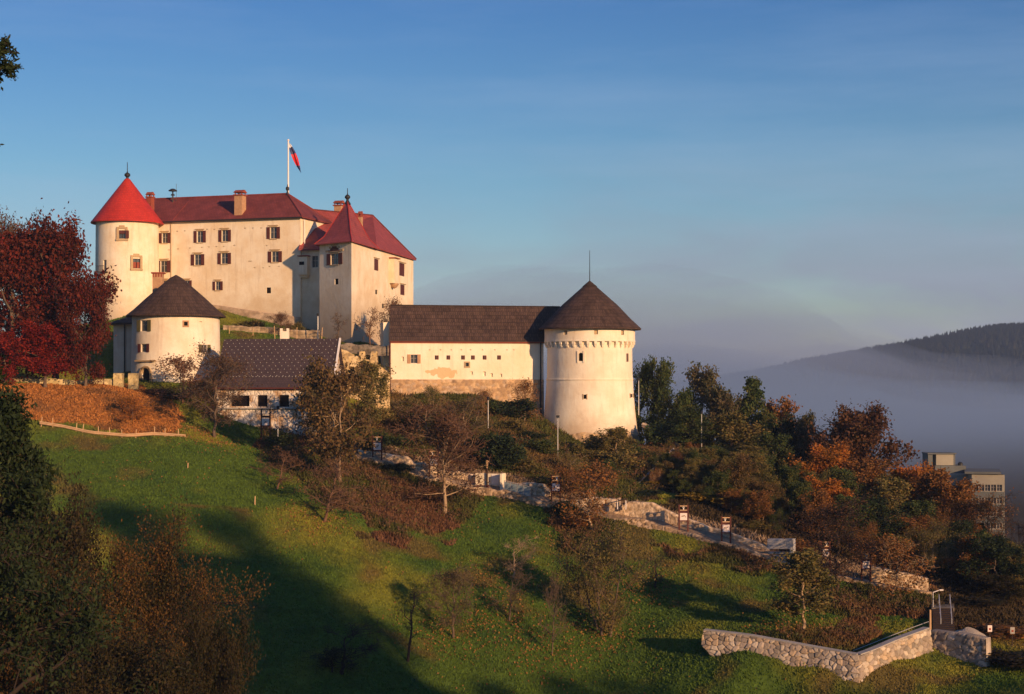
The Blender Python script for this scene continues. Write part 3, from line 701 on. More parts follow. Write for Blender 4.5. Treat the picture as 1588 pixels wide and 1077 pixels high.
def rubble(name, top, bot, parent=None, cell=0.6, res=0.14, pal=None, amp=0.14, back=0.6, seed=1, coping=None, mortar=(0.20, 0.165, 0.12), aspect=1.4, jag=0.0):
    """stone wall: top and bottom polylines (same count, left to right); stones are real relief"""
    top = [Vector(p) for p in top]; bot = [Vector(p) for p in bot]
    pal = pal or [(0.50, 0.42, 0.32), (0.40, 0.33, 0.25), (0.58, 0.50, 0.39), (0.34, 0.27, 0.20)]
    L = [0]
    for a, b in zip(top[:-1], top[1:]): L.append(L[-1] + (b - a).length)
    nS = max(2, int(L[-1] / res)); S = np.linspace(0, L[-1], nS)
    Tt = np.array([[np.interp(s, L, [p[k] for p in top]) for k in range(3)] for s in S]); Bt = np.array([[np.interp(s, L, [p[k] for p in bot]) for k in range(3)] for s in S])
    if jag: Tt[:, 2] += (fbm(S / 1.3, S * 0, 3, seed) - 0.5) * jag
    hmax = float(np.max(np.linalg.norm(Tt - Bt, axis=1))); nT = max(2, int(hmax / res))
    tt = np.linspace(0, 1, nT)
    Pn = Bt[:, None] * (1 - tt[None, :, None]) + Tt[:, None] * tt[None, :, None]
    d = np.gradient(Tt[:, :2], axis=0); d /= np.linalg.norm(d, axis=1)[:, None] + 1e-9
    nrm = np.stack([d[:, 1], -d[:, 0], np.zeros(nS)], 1)
    U = np.repeat(S[:, None], nT, 1); V = Pn[:, :, 2]
    r = np.random.default_rng(seed)
    # jittered-grid voronoi
    cu = U / (cell * aspect); cv = V / cell
    iu = np.floor(cu).astype(int); iv = np.floor(cv).astype(int)
    def hsh(a, b, k):
        n = (a * 73856093 ^ b * 19349663 ^ (k + seed * 7) * 83492791) & 0xffffffff
        n = ((n ^ (n >> 13)) * 1274126177) & 0xffffffff
        return ((n ^ (n >> 16)) & 0xffff) / 65535.0
    d1 = np.full(U.shape, 9.); d2 = np.full(U.shape, 9.); cid = np.zeros(U.shape)
    for a in (-1, 0, 1):
        for b in (-1, 0, 1):
            ju = iu + a; jv = iv + b
            q = np.hypot(cu - (ju + .06 + .88 * hsh(ju, jv, 1)), cv - (jv + .06 + .88 * hsh(ju, jv, 2))); h = hsh(ju, jv, 3)
            m1 = q < d1
            d2 = np.where(m1, d1, np.minimum(d2, q)); cid = np.where(m1, h, cid); d1 = np.where(m1, q, d1)
    e = np.clip((d2 - d1) / 0.22, 0, 1)
    disp = amp * (np.sqrt(e) * (0.6 + 0.8 * cid))
    disp[:, -1] = 0; 
    Pf = Pn + nrm[:, None, :] * disp[:, :, None]
    pal = np.array(pal); ci = (cid * 997 % 1 * len(pal)).astype(int) % len(pal)
    col = pal[ci] * (0.8 + 0.4 * ((cid * 613) % 1))[..., None]
    mw = np.clip(1 - e * 2.2, 0, 1)[..., None]
    col = col * (1 - mw) + np.array(mortar) * mw
    # back face + top strip
    topb = Tt - nrm * back; botb = Bt - nrm * back
    v = np.concatenate([Pf.reshape(-1, 3), topb, botb])
    colv = np.concatenate([col.reshape(-1, 3), np.tile(pal[0], (2 * nS, 1))])
    i = (np.arange(nS - 1)[:, None] * nT + np.arange(nT - 1)[None]).ravel()
    f = [np.stack([i, i + nT, i + nT + 1, i + 1], 1)]
    b0 = nS * nT; a = np.arange(nS - 1)
    f.append(np.stack([a * nT + nT - 1, (a + 1) * nT + nT - 1, b0 + a + 1, b0 + a], 1))
    f.append(np.stack([b0 + a, b0 + a + 1, b0 + nS + a + 1, b0 + nS + a], 1))
    f.append(np.array([[0, nT - 1, b0, b0 + nS], [(nS - 1) * nT, b0 + 2 * nS - 1, b0 + nS - 1, nS * nT - 1]]))
    o = npmesh(name, v, np.concatenate(f), M['rubble'], parent, col=np.concatenate([colv, np.ones((len(colv), 1))], 1))
    if coping:
        m = MB(); w_, h_, cm = coping
        for k in range(0, nS - 1, max(1, int(1.2 / res))):
            k2 = min(nS - 1, k + max(1, int(1.2 / res)))
            A = Vector(Tt[k]) - Vector(nrm[k]) * (back / 2 - .05); B = Vector(Tt[k2]) - Vector(nrm[k2]) * (back / 2 - .05)
            dd = (B - A)
            if dd.length < .05: continue
            side = Vector((dd.y, -dd.x, 0)).normalized(); up = Vector((0, 0, 1))
            m.box((A + B) / 2 + up * (h_ / 2 + .004), dd.length - 0.015, w_, h_, dd.normalized(), side, up)
        m.build('coping', cm, o if parent is None else parent)
    return o
# ------------------------------------------------------------------ the castle on top
def ext_plane(a, d): return a + d
V2 = lambda v: (v.x, v.y)
ZM = 26.9; ZE = 21.84
A = W3(466, 335, 258.5); Lf = W3(243, 343, 266.6)
T_ = W3(545, 373, 246); TL = W3(495.5, 378, 252); R1 = W3(580, 384, 258.8); E_ = W3(641, 402, 283.5)
def castle():
    root = empty('castle', (-42, 262, 8), 'large pale plastered castle with red roofs standing highest on the hill', 'castle')
    mp = M['plaster_castle']; w = MB()
    holes = {}
    pf = Planar(A_L, A_R)
    # main front wall
    rw = [(255.6,369.5,18,14),(310,367.5,19,16),(348.7,366,19.5,16),(424,361.5,21,16),(254,413.7,21,16),(306.6,403.3,21,15),(348,401.2,21,15),(426.5,398.6,22,15),(337.8,443.6,15.6,12),(290,441,15,10),(256,441,13,10)]
    small = [(416.6,450.7,7,9)]
    opn = []
    for (x, y, ww, hh) in rw:
        r = rect(pf, x, y, ww, hh); opn.append((r[0], r[1], r[2] * 0.48, r[3] * 1.1))
    sm = [rect(pf, *q) for q in small]
    put = [(274.5,359),(286,358.5),(320.5,356),(332,356),(379.5,354.3),(391.5,354),(404.5,354),(261.5,388),(275.5,386.5),(294,385),(312.5,384),(323.5,383.5),(335,383),(346.5,382.5),(363,381),(413,381.5),(394.5,415.5),(408,415.8),(417.5,413.5),(432,413.5),(387,405.5)]
    bl = []
    for (x, y) in put:
        u, d = pf.hit(x); bl.append((u, (HY - y) / F * d, 0.42 if (x, y) != (387, 405.5) else 0.75, 0.13))
    wall(w, pf, -1.5, pf.L, 5.5, ZM, opn + sm, blind=bl, depth=0.4)
    # right return of the main block, then the recessed link, square tower and right range
    Ab = A_R + Vector((0.316, 0.949, 0)) * 11.5
    pr = Planar(V2(A_R), V2(Ab)); wall(w, pr, 0, pr.L, 5.5, ZM)
    Lb = A_L + Vector((0.316, 0.949, 0)) * 11.5
    wall(w, Planar(V2(Ab), V2(Lb)), 0, (Ab - Lb).to_2d().length, 5.5, ZM); wall(w, Planar(V2(Lb), V2(A_L)), 0, 11.5, 5.5, ZM)
    rc0 = A_R + Vector((0.1, 0.5, 0)); rc1 = W3(501, 385, 257.6)
    prc = Planar(V2(rc0), V2(rc1))
    hr = rect(prc, 488.5, 406, 12, 18)
    wall(w, prc, 0, prc.L, 4.5, 21.3, [(hr[0], hr[1], hr[2] * .8, hr[3])])
    pt = Planar(V2(TL), V2(T_)); zt = ZE
    ht = rect(pt, 519, 402, 26, 17); ht = (ht[0], ht[1], ht[2] * 0.46, ht[3]); hts = rect(pt, 521.9, 437, 5.5, 9)
    wall(w, pt, 0, pt.L, 3.5, zt, [ht, hts])
    ps = Planar(V2(T_), V2(R1)); wall(w, ps, 0, ps.L, 3.5, zt)
    pe = Planar(V2(R1), V2(E_))
    he = [rect(pe, 583.8, 411, 7, 18), rect(pe, 623.5, 418.5, 8.5, 20), rect(pe, 624.3, 450, 7, 16)]
    hs_ = [rect(pe, 584, 453.3, 4, 7), rect(pe, 594.5, 475, 4, 7)]
    wall(w, pe, 0, pe.L, 3.0, ZE, he + hs_)
    T4 = TL + (R1 - T_)
    wall(w, Planar(V2(R1), V2(T4)), 0, (R1 - T4).length, 15, zt); wall(w, Planar(V2(T4), V2(TL)), 0, (T4 - TL).to_2d().length, 3.5, zt)
    Eb = E_ + Vector((-14, 4, 0)); wall(w, Planar(V2(E_), V2(Eb)), 0, 14.5, 3, ZE); wall(w, Planar(V2(Eb), V2(Ab)), 0, (Eb - Ab).to_2d().length, 3, ZE)
    w.build('wall', mp, root)
    # windows
    for r in opn: window(root, pf, r)
    for r in sm + [hts] + hs_:
        window(root, pf if r in sm else (pt if r is hts else pe), r, 'dark')
    window(root, prc, (hr[0], hr[1], hr[2] * .8, hr[3]), 'grey')
    o = window(root, pt, ht)
    s = MB(); uc, zc, ww, hh = ht; C = pt.P(uc, zc); T, N, Z = pt.t, pt.n, Vector((0, 0, 1))
    for dz, wd in ((0.38, 1.5), (0.72, 1.0), (1.0, .55)): s.box(C + Z * (hh / 2 + dz) + N * 0.05, ww * wd, .12, .36, T, N, Z)
    s.build('pediment', M['shutter'], o)
    s = MB()
    for sg in (-1, 1): s.box(C + Z * (hh / 2 + .45) + T * sg * ww * .95 + N * .05, ww * .35, .14, .3, T, N, Z); s.box(C + Z * (hh / 2 + .98) + T * sg * ww * .55 + N * .05, ww * .25, .14, .3, T, N, Z)
    s.box(C + Z * (hh / 2 + 1.35) + N * .05, ww * .8, .14, .16, T, N, Z)
    s.build('surround', M['trim'], o)
    for r in he:
        o = window(root, pe, r, 'plain')
        s = MB(); uc, zc, ww, hh = r; C = pe.P(uc, zc); T, N, Z = pe.t, pe.n, Vector((0, 0, 1))
        for sg in (-1, 1):
            s.box(C + T * sg * ww * .25 - N * .1, ww * .46, .06, hh * .96, T, N, Z)
        s.build('shutter', M['shutter'], o)
        s = MB(); s.box(C + Z * (hh / 2 + .15) + N * .06, ww * 1.3, .14, .14, T, N, Z); s.build('lintel', M['trim'], o)
    # corner round tower
    ct = Cyl(CT.x, CT.y, [(3, 5.75), (12, 5.25), (27, 5.12)])
    w = MB(); hw = rect(ct, 189.5, 364, 10, 13); hw2 = rect(ct, 211.3, 409, 11, 15); hw3 = rect(ct, 163, 413, 5, 19)
    hw0 = rect(ct, 153, 372, 3.5, 16)
    half = math.pi * ct.r
    wall(w, ct, -half, half, 3, 26.6, [hw, hw2, hw3], step=0.55, zstep=6)
    w.build('corner_tower', mp, root, smooth=40)
    def ornate(r, mt, dark):
        uc, zc, ww, hh = r; C = ct.P(uc, zc); T, N, Z = ct.T(uc), ct.N(uc), Vector((0, 0, 1))
        o = window(root, ct, r, 'dark' if dark else 'plain')
        s = MB()
        for sg in (-1, 1): s.box(C + T * sg * (ww / 2 + .2) + N * .05, .38, .18, hh + .5, T, N, Z)
        s.box(C - Z * (hh / 2 + .2) + N * .07, ww + .9, .22, .3, T, N, Z)
        s.box(C + Z * (hh / 2 + .4) + N * .05, ww + .72, .18, .3, T, N, Z); s.box(C + Z * (hh / 2 + .68) + N * .05, ww * .8, .18, .27, T, N, Z)
        s.build('surround', mt, o)
        return o, C, T, N
    o, C, T, N = ornate(hw, M['trim'], False)
    s = MB(); s.box(C + Vector((0, 0, hw[3] * .3)) - N * .1, hw[2] * .98, .12, hw[3] * .38, T, N, (0, 0, 1)); s.box(C + T * (hw[2] * .85) + N * .25, hw[2] * .5, .06, hw[3] * .95, T, N, (0, 0, 1)); s.build('shutter', M['shutter'], o)
    o, C, T, N = ornate(hw2, M['trim'], False)
    s = MB()
    for sg in (-1, 1): s.box(C + T * sg * hw2[2] * .25 - Vector((0, 0, .25)) - N * .1, hw2[2] * .38, .08, hw2[3] * .6, T, N, (0, 0, 1))
    s.build('panel', M['terracotta'], o)
    window(root, ct, hw3, 'grey')
    u, d = ct.hit(163); s = MB(); C = ct.P(hw3[0], hw3[1] - hw3[3] / 2)
    s.box(C + ct.N(hw3[0]) * .5, 1.6, 1.0, .12, ct.T(hw3[0]), ct.N(hw3[0]), (0, 0, 1))
    for q in range(7): s.box(C + ct.N(hw3[0]) * .95 + ct.T(hw3[0]) * (q - 3) * .25 + Vector((0, 0, .5)), .04, .04, 1, ct.T(hw3[0]), ct.N(hw3[0]), (0, 0, 1))
    s.box(C + ct.N(hw3[0]) * .95 + Vector((0, 0, 1)), 1.6, .07, .07, ct.T(hw3[0]), ct.N(hw3[0]), (0, 0, 1)); s.build('balcony', M['wood_dark'], root)
    rf = MB(); rf.revolve(CT.x, CT.y, [(5.0, 26.35), (5.95, 26.15), (5.98, 26.3), (5.45, 27.0), (4.7, 28.0), (0.42, 33.7), (0.001, 33.9)], 56)
    r_ = rf.build('tower_roof', M['red_bright'], root, smooth=35)
    fm = finial(root, Vector((CT.x, CT.y, 33.5)), 3.0, .5); fm.parent = r_
    # roofs
    vb = Vector((.316, .949, 0)); ul = (A_L - A_R).normalized(); ul.z = 0
    def atz(p, z): return Vector((p.x, p.y, z))
    oh = .55
    eR = atz(A_R - ul * (-0.0) - ul * oh - vb * oh, ZM - .05); eL = atz(A_L + ul * 6 - vb * oh, ZM - .05)
    ebR = atz(Ab - ul * oh + vb * oh, ZM - .05); ebL = atz(Lb + ul * 6 + vb * oh, ZM - .05)
    zr = ZM + 4.5; mid = 5.75
    s_ = 6.0
    kR = atz(A_R + vb * mid + ul * 5.2, zr); kL = atz(A_R + vb * mid + ul * 33.5, zr)
    rf = MB(); rf.slab([eL, eR, kR, kL]); rf.slab([eR, ebR, kR]); rf.slab([ebR, ebL, kL, kR]); rf.slab([ebL, eL, kL])
    r_ = rf.build('main_roof', M['red_dark'], root)
    cap = MB()
    for a, b in ((kL, kR), (kR, eR), (kR, ebR)): cap.tube(a + Vector((0, 0, .05)), b + Vector((0, 0, .05)), .13, n=6)
    sA = eL.lerp(eR, .28); sB = kL.lerp(kR, .36)
    cap.tube(sA + Vector((0, 0, .02)), sB, .07, n=5)
    cap.build('ridge_cap', M['red_mid'], r_)
    gt = MB(); gt.tube(eL + Vector((0, 0, -.2)), eR + Vector((0, 0, -.2)), .12, n=6); gt.build('gutter', M['iron'], r_)
    pd = MB(); dp = A_R + Vector((.6, .6, 0)); pd.tube(atz(dp, ZM - .5), atz(dp, 21.5), .09, n=6); pd.build('downpipe', M['white_paint'], root)
    pd = MB(); u1, _ = pf.hit(265.5); q = pf.P(u1, 0) + pf.n * .08; pd.tube(atz(q, ZM - .3), atz(q, 12), .07, n=6); pd.build('downpipe', M['trim'], root)
    def chimney(px, py_top, py_bot, wpx, d, mt, capm, parent, depth=1.0, wide=1.25):
        p0 = W3(px, py_bot, d); p1 = W3(px, py_top, d); ww = wpx / F * d
        m = MB(); ax = Vector((.949, -.316, 0)); ay = Vector((.316, .949, 0)); h = p1.z - p0.z + 1.6
        m.box((p0.x, p0.y, p1.z - h / 2), ww, depth, h, ax, ay); o = m.build('chimney', mt, parent)
        m = MB(); m.box((p0.x, p0.y, p1.z + .08), ww * wide, depth * wide, .18, ax, ay)
        for sx in (-1, 1):
            for sy in (-1, 1): m.box(Vector((p0.x, p0.y, p1.z + .32)) + ax * sx * ww * .42 + ay * sy * depth * .42, .16, .16, .3, ax, ay)
        t = Vector((p0.x, p0.y, p1.z + .48)); a_ = ax * ww * .62; b_ = ay * depth * .62; top = Vector((0, 0, .5))
        m.face([t - a_ - b_, t + a_ - b_, t + a_ + top * 0 + b_ * 0 + top, t - a_ + top]); m.face([t + a_ + b_, t - a_ + b_, t - a_ + top, t + a_ + top])
        m.face([t - a_ - b_, t - a_ + b_, t - a_ + top]); m.face([t + a_ - b_, t + a_ + top, t + a_ + b_]); m.face([t - a_ - b_, t - a_ + b_, t + a_ + b_, t + a_ - b_])
        c = m.build('chimney_cap', capm, parent); return o
    ch = chimney(372.5, 304, 334, 13, 263, M['brick'], M['terracotta'], r_, 1.5)
    chimney(233, 307, 312, 9, 268, M['terracotta'], M['terracotta'], r_)
    # siren mast
    m = MB(); p = W3(268, 309, 271); m.tube((p.x, p.y, p.z - 1), (p.x, p.y, p.z + 1.4), .12, n=8)
    m.revolve(p.x, p.y, [(.001, p.z + .6), (.35, p.z + .6), (.3, p.z + .8), (.12, p.z + .9), (.12, p.z + 1.3), (.75, p.z + 1.35), (.72, p.z + 1.5), (.3, p.z + 1.75), (.001, p.z + 1.8)], 16)
    m.tube((p.x + .6, p.y, p.z - .6), (p.x + .6, p.y, p.z + 2.6), .035, n=5); m.build('siren', M['iron'], r_)
    f0 = finial(root, kR + Vector((0, 0, 0)), 1.6, .3); f0.parent = r_
    # link roof + right range roof
    e0 = W3(463, 386, 257.3); e1 = W3(500, 385, 257.3); e0.z = e1.z = 21.45
    K1 = W3(478, 322, 269); K2 = W3(578, 336, 279); K1.z = K2.z = 29.15
    re = atz(E_ + Vector((.5, .5, 0)), ZE - .05); rr = atz(R1 + Vector((.5, -.1, 0)), ZE - .05)
    rr0 = atz(T_ + (R1 - T_) * .5, ZE - .05)
    bk0 = atz(Eb, ZE); bk1 = atz(Vector((K1.x - 3, K1.y + 9, 0)), ZE)
    rf = MB(); rf.slab([e0, e1, K2, K1]); rf.slab([e1, rr, K2]); rf.slab([rr, re, K2]); rf.slab([re, bk0, K2]); rf.slab([bk0, bk1, K1, K2])
    r2 = rf.build('range_roof', M['red_mid'], root)
    cap = MB(); up = Vector((0, 0, .06)); cap.tube(K1 + up, K2 + up, .13, n=6); cap.tube(K2 + up, re + up, .12, n=6); cap.build('ridge_cap', M['red_dark'], r2)
    chimney(526, 320, 326, 12, 276, M['brick'], M['terracotta'], r2, 1.4)
    chimney(559, 337, 352, 5.5, 265, M['brick'], M['terracotta'], r2, .6, 1.1)
    # square tower pyramid with a bell-cast foot
    c4 = [TL, T_, R1, T4]; ce = sum(c4, Vector()) / 4
    ap0 = W3(538.5, 313, 255); ap = Vector((ap0.x, ce.y, 29.1))
    lo = [atz(p + (p - ce).normalized() * 1.0, ZE - .15) for p in c4]; mi = [atz(p + (ce - p) * .16, ZE + 1.15) for p in c4]
    rf = MB()
    for i in range(4):
        j = (i + 1) % 4; rf.slab([lo[i], lo[j], mi[j], mi[i]], .15); rf.slab([mi[i], mi[j], ap], .1)
    r3 = rf.build('pyramid_roof', M['red_mid'], root)
    cap = MB()
    for i in range(4): cap.tube(ap, mi[i], .09, n=5); cap.tube(mi[i], lo[i], .09, n=5)
    cap.build('ridge_cap', M['red_bright'], r3)
    f3 = finial(root, ap - Vector((0, 0, .3)), 2.3, .45); f3.parent = r3
    # little oriel closet on the link wall
    m = MB(); u, d = prc.hit(474); C = prc.P(u, (HY - 413) / F * d); T, N = prc.t, prc.n
    ww = 15 / F * d
    m.box(C + N * .5, ww, 1.0, 3.0, T, N, (0, 0, 1)); m.box(C - Vector((0, 0, 1.7)) + N * .3, ww * .8, .6, .4, T, N, (0, 0, 1)); o = m.build('oriel', mp, root)
    m = MB(); m.box(C + Vector((0, 0, 1.62)) + N * .55, ww * 1.15, 1.35, .16, T, N, (0, 0, 1)); m.build('oriel_roof', M['terracotta'], o)
    m = MB(); m.box(C + Vector((0, 0, .4)) + N * 1.01 - T * .2, .9, .06, .55, T, N, (0, 0, 1)); m.build('opening', M['dark_open'], o)
    # closet bay on the right range
    m = MB(); u, d = pe.hit(607); C = pe.P(u, (HY - 421) / F * d); T, N = pe.t, pe.n
    m.box(C + N * .45, 2.6, .9, 4.2, T, N, (0, 0, 1)); o = m.build('oriel', mp, root)
    m = MB(); m.box(C + Vector((0, 0, 2.2)) + N * .5, 3.2, 1.3, .16, T, N, (0, 0, 1)); m.build('oriel_roof', M['terracotta'], o)
    q = C - Vector((0, 0, 2.1)) + N * .5; m = MB(); m.revolve(q.x, q.y, [(.001, q.z - .9), (.4, q.z - .7), (.75, q.z - .25), (.8, q.z)], 14); m.build('corbel', M['brick'], o, smooth=50)
    # battered stone foot of the main front
    rubble('plinth', [pf.P(pf.L * q, (HY - y) / F * (266.6 - 8.6 * q)) + pf.n * .25 for q, y in ((0.0, 466), (.3, 470), (.45, 474), (.62, 480), (.8, 486), (1, 492))],
           [pf.P(pf.L * q, 5.0) + pf.n * .7 for q in (0, .3, .45, .62, .8, 1)], root, cell=.5, res=.22, amp=.1, back=.3, pal=[(.44, .33, .23), (.38, .28, .19), (.48, .37, .26)], mortar=(.36, .27, .18))
    return root
A_R = Vector((A.x, A.y, 0)); A_L = Vector((Lf.x, Lf.y, 0)); CT = Vector(((197.5 - CX) / F * 264, 264, 0))
castle()

# flagpole behind the ridge
def flagpole():
    p = W3(447, 305, 266); root = empty('flagpole', (p.x, p.y, 28), 'tall white flagpole with a limp flag above the castle roof', 'flagpole')
    top = (HY - 219) / F * 266
    m = MB(); m.tube((p.x, p.y, 27), (p.x, p.y, top), .17, .11, 8); m.revolve(p.x, p.y, [(.001, top - .02), (.2, top + .05), (.2, top + .2), (.001, top + .35)], 8); m.build('pole', M['white_paint'], root)
    # hanging flag: white, blue, red bands fold into one another
    me = MB(); n = 14; k = 9
    fc = bpy.data.materials.new('flag_cloth'); fc.use_nodes = True; t = fc.node_tree; tcn = t.nodes.new('ShaderNodeTexCoord'); sp = t.nodes.new('ShaderNodeSeparateXYZ'); r = t.nodes.new('ShaderNodeValToRGB')
    t.links.new(tcn.outputs['UV'], sp.inputs[0]); t.links.new(sp.outputs['X'], r.inputs[0]); r.color_ramp.interpolation = 'CONSTANT'
    r.color_ramp.elements[0].color = (.70, .70, .72, 1); r.color_ramp.elements[1].position = .13; r.color_ramp.elements[1].color = (.025, .035, .12, 1)
    e = r.color_ramp.elements.new(.36); e.color = (.55, .02, .02, 1); e = r.color_ramp.elements.new(.76); e.color = (.03, .03, .13, 1)
    t.links.new(r.outputs[0], t.nodes['Principled BSDF'].inputs['Base Color'])
    def fp(a, b):   # a along the droop, b across the folded cloth
        L = 5.6
        x = p.x + .15 + 2.0 * a ** 1.6 + (b - .1) * .95 * (math.sin(math.pi * min(1, a * 1.05)) ** .7) * (1 - .25 * a)
        z = top - .55 - L * .86 * a + (.25 * b if a < .6 else .1 * b)
        y = p.y - .22 * math.sin(b * 9 + a * 3) * (0.3 + a)
        return Vector((x, y, z))
    for i in range(n):
        for j in range(k):
            q = [(i / n, j / k), ((i + 1) / n, j / k), ((i + 1) / n, (j + 1) / k), (i / n, (j + 1) / k)]
            me.face([fp(*c) for c in q], [(c[0], c[1]) for c in q], weld=True)
    me.build('flag', fc, root, smooth=60)
flagpole()

# ------------------------------------------------------------------ round gatehouse
def gatehouse():
    g = W3(273, 600, 227); cx, cy = g.x, g.y; zb = -7
    root = empty('gatehouse', (cx, cy, -2), 'round white gatehouse under a brown cone roof, with an arched doorway', 'building')
    c = Cyl(cx, cy, [(zb, 6.7), (-1, 6.35), (10, 6.15)])
    ws = [rect(c, 225, 505.5, 21, 17), rect(c, 224.5, 540, 17, 12.5), rect(c, 316, 541, 17, 12)]
    op = [(r[0], r[1], r[2] * .5, r[3]) for r in ws]; sq = rect(c, 288, 502.5, 5.5, 6)
    dr = rect(c, 227.5, 584, 13, 26); lp = [rect(c, 311, 499.5, 4, 1.5), rect(c, 228, 575, 1, 1)]
    w = MB(); half = math.pi * c.r; wall(w, c, -half, half, zb, 9.5, op + [sq, dr], step=.5, zstep=5, blind=lp[:1])
    w.build('wall', M['plaster_gate'], root, smooth=40)
    for i, r in enumerate(op):
        o = window(root, c, r, 'shutters', lintel=False, sh=M['shutter_green'] if i != 1 else M['shutter'])
    o = window(root, c, sq, 'dark'); s = MB(); C = c.P(sq[0], sq[1])
    for sg in (-1, 1):
        s.box(C + c.T(sq[0]) * sg * (sq[2] / 2 + .1) + c.N(sq[0]) * .03, .18, .12, sq[3] + .4, c.T(sq[0]), c.N(sq[0]), (0, 0, 1)); s.box(C + Vector((0, 0, sg * (sq[3] / 2 + .1))) + c.N(sq[0]) * .03, sq[2], .12, .18, c.T(sq[0]), c.N(sq[0]), (0, 0, 1))
    s.build('surround', M['brick'], o)
    # arched door leaf with a stone arch proud of the wall
    T, N = c.T(dr[0]), c.N(dr[0]); C = c.P(dr[0], dr[1]); m = MB(); m.box(C - N * .4, dr[2] + .1, .05, dr[3] + .1, T, N, (0, 0, 1)); d = m.build('door', M['dark_open'], root)
    m = MB(); r0 = dr[2] / 2; ztop = dr[3] / 2 - r0
    for k in range(12):
        a0 = math.pi * k / 12; a1 = math.pi * (k + 1) / 12
        def q(a, rr): return C + T * math.cos(a) * rr + Vector((0, 0, ztop + math.sin(a) * rr)) + N * .12
        f = [q(a0, r0), q(a0, r0 + .3), q(a1, r0 + .3), q(a1, r0)]; m.face(f); m.face([p - N * .3 for p in f][::-1]); m.face([f[1], f[1] - N * .3, f[2] - N * .3, f[2]]); m.face([f[3], f[3] - N * .5, f[0] - N * .5, f[0]])
        m.face([q(a0, r0), q(a1, r0), C + T * math.cos(a1) * r0 + Vector((0, 0, dr[3] / 2 + .1)) + N * .12, C + T * math.cos(a0) * r0 + Vector((0, 0, dr[3] / 2 + .1)) + N * .12])
    for sg in (-1, 1): m.box(C + T * sg * (r0 + .16) - Vector((0, 0, r0 / 2)) + N * .02, .3, .25, dr[3] - r0, T, N, (0, 0, 1))
    m.build('arch', M['trim'], d)
    m = MB(); m.box(C + N * .5 - Vector((0, 0, dr[3] / 2 + .1)), 4.6, 1.0, .22, T, N, (0, 0, 1)); m.box(C + N * .95 - Vector((0, 0, dr[3] / 2 - .8)), 4.6, .07, .08, T, N, (0, 0, 1))
    for k in range(7): m.box(C + N * .95 + T * (k - 3) * .72 - Vector((0, 0, dr[3] / 2 - .35)), .06, .06, .9, T, N, (0, 0, 1))
    m.build('railing', M['wood_dark'], root)
    m = MB(); m.box(C + Vector((0, 0, dr[3] / 2 + 1.0)) + N * .05, 3.6, .5, .2, T, N, (0, 0, 1)); m.build('ledge', M['trim'], root)
    rf = MB(); rf.revolve(cx, cy, [(6.0, 9.35), (7.05, 9.05), (7.1, 9.22), (6.0, 10.1), (4.2, 11.8), (0.9, 14.7), (0.001, 15.2)], 40)
    r_ = rf.build('roof', M['shake'], root, smooth=30)
    # annex on the left, in the tower's shade
    a0 = Vector((cx - 10.4, cy + 5.5, 0)); a1 = Vector((cx - 5.3, cy + 3.2, 0)); a2 = a0 + Vector((2, 8, 0)); a3 = a1 + Vector((6, 8, 0))
    m = MB(); pa = Planar((a0.x, a0.y), (a1.x, a1.y)); dd = (pa.L * .45, -2.3, 1.7, 4.2)
    wall(m, pa, 0, pa.L, -5, 8.6, [dd]); wall(m, Planar((a2.x, a2.y), (a0.x, a0.y)), 0, (a2 - a0).length, -5, 8.6); wall(m, Planar((a1.x, a1.y), (a3.x, a3.y)), 0, (a3 - a1).length, -5, 8.6); wall(m, Planar((a3.x, a3.y), (a2.x, a2.y)), 0, (a3 - a2).length, -5, 8.6)
    an = m.build('annex', M['plaster_gate'], root)
    m = MB(); m.box(pa.P(dd[0], dd[1]) - pa.n * .33, dd[2], .05, dd[3], pa.t, pa.n, (0, 0, 1)); m.build('door', M['wood_dark'], an)
    m = MB(); m.tube(pa.P(pa.L * .38, 8.4) + pa.n * .15, pa.P(pa.L * .38, -.5) + pa.n * .15, .1, n=6); m.build('downpipe', M['iron'], an)
    h = lambda p, z: Vector((p.x, p.y, z))
    m = MB(); m.slab([h(a0 + Vector((-.7, -.8, 0)), 8.4), h(a1 + Vector((.5, -1.2, 0)), 8.4), h(a1 + Vector((4, 6, 0)), 11.6), h(a0 + Vector((1.4, 4.5, 0)), 9.7)], .25)
    m.slab([h(a2 + Vector((-.6, .6, 0)), 8.4), h(a0 + Vector((-.7, -.8, 0)), 8.4), h(a0 + Vector((1.4, 4.5, 0)), 9.7)], .25); m.slab([h(a3, 8.4), h(a2 + Vector((-.6, .6, 0)), 8.4), h(a0 + Vector((1.4, 4.5, 0)), 9.7), h(a1 + Vector((4, 6, 0)), 11.6)], .25)
    m.build('annex_roof', M['shake'], root)
    p = W3(245.5, 425, 233); m = MB(); m.box((p.x, p.y, p.z - 3), 1.45, 1.2, 6); ch = m.build('chimney', M['brick'], r_)
    m = MB(); m.box((p.x, p.y, p.z + .1), 1.85, 1.5, .2)
    for sx in (-.6, -.2, .2, .6): m.box((p.x + sx, p.y - .5, p.z - .25), .2, .3, .5)
    m.build('chimney_cap', M['terracotta'], ch)
gatehouse()

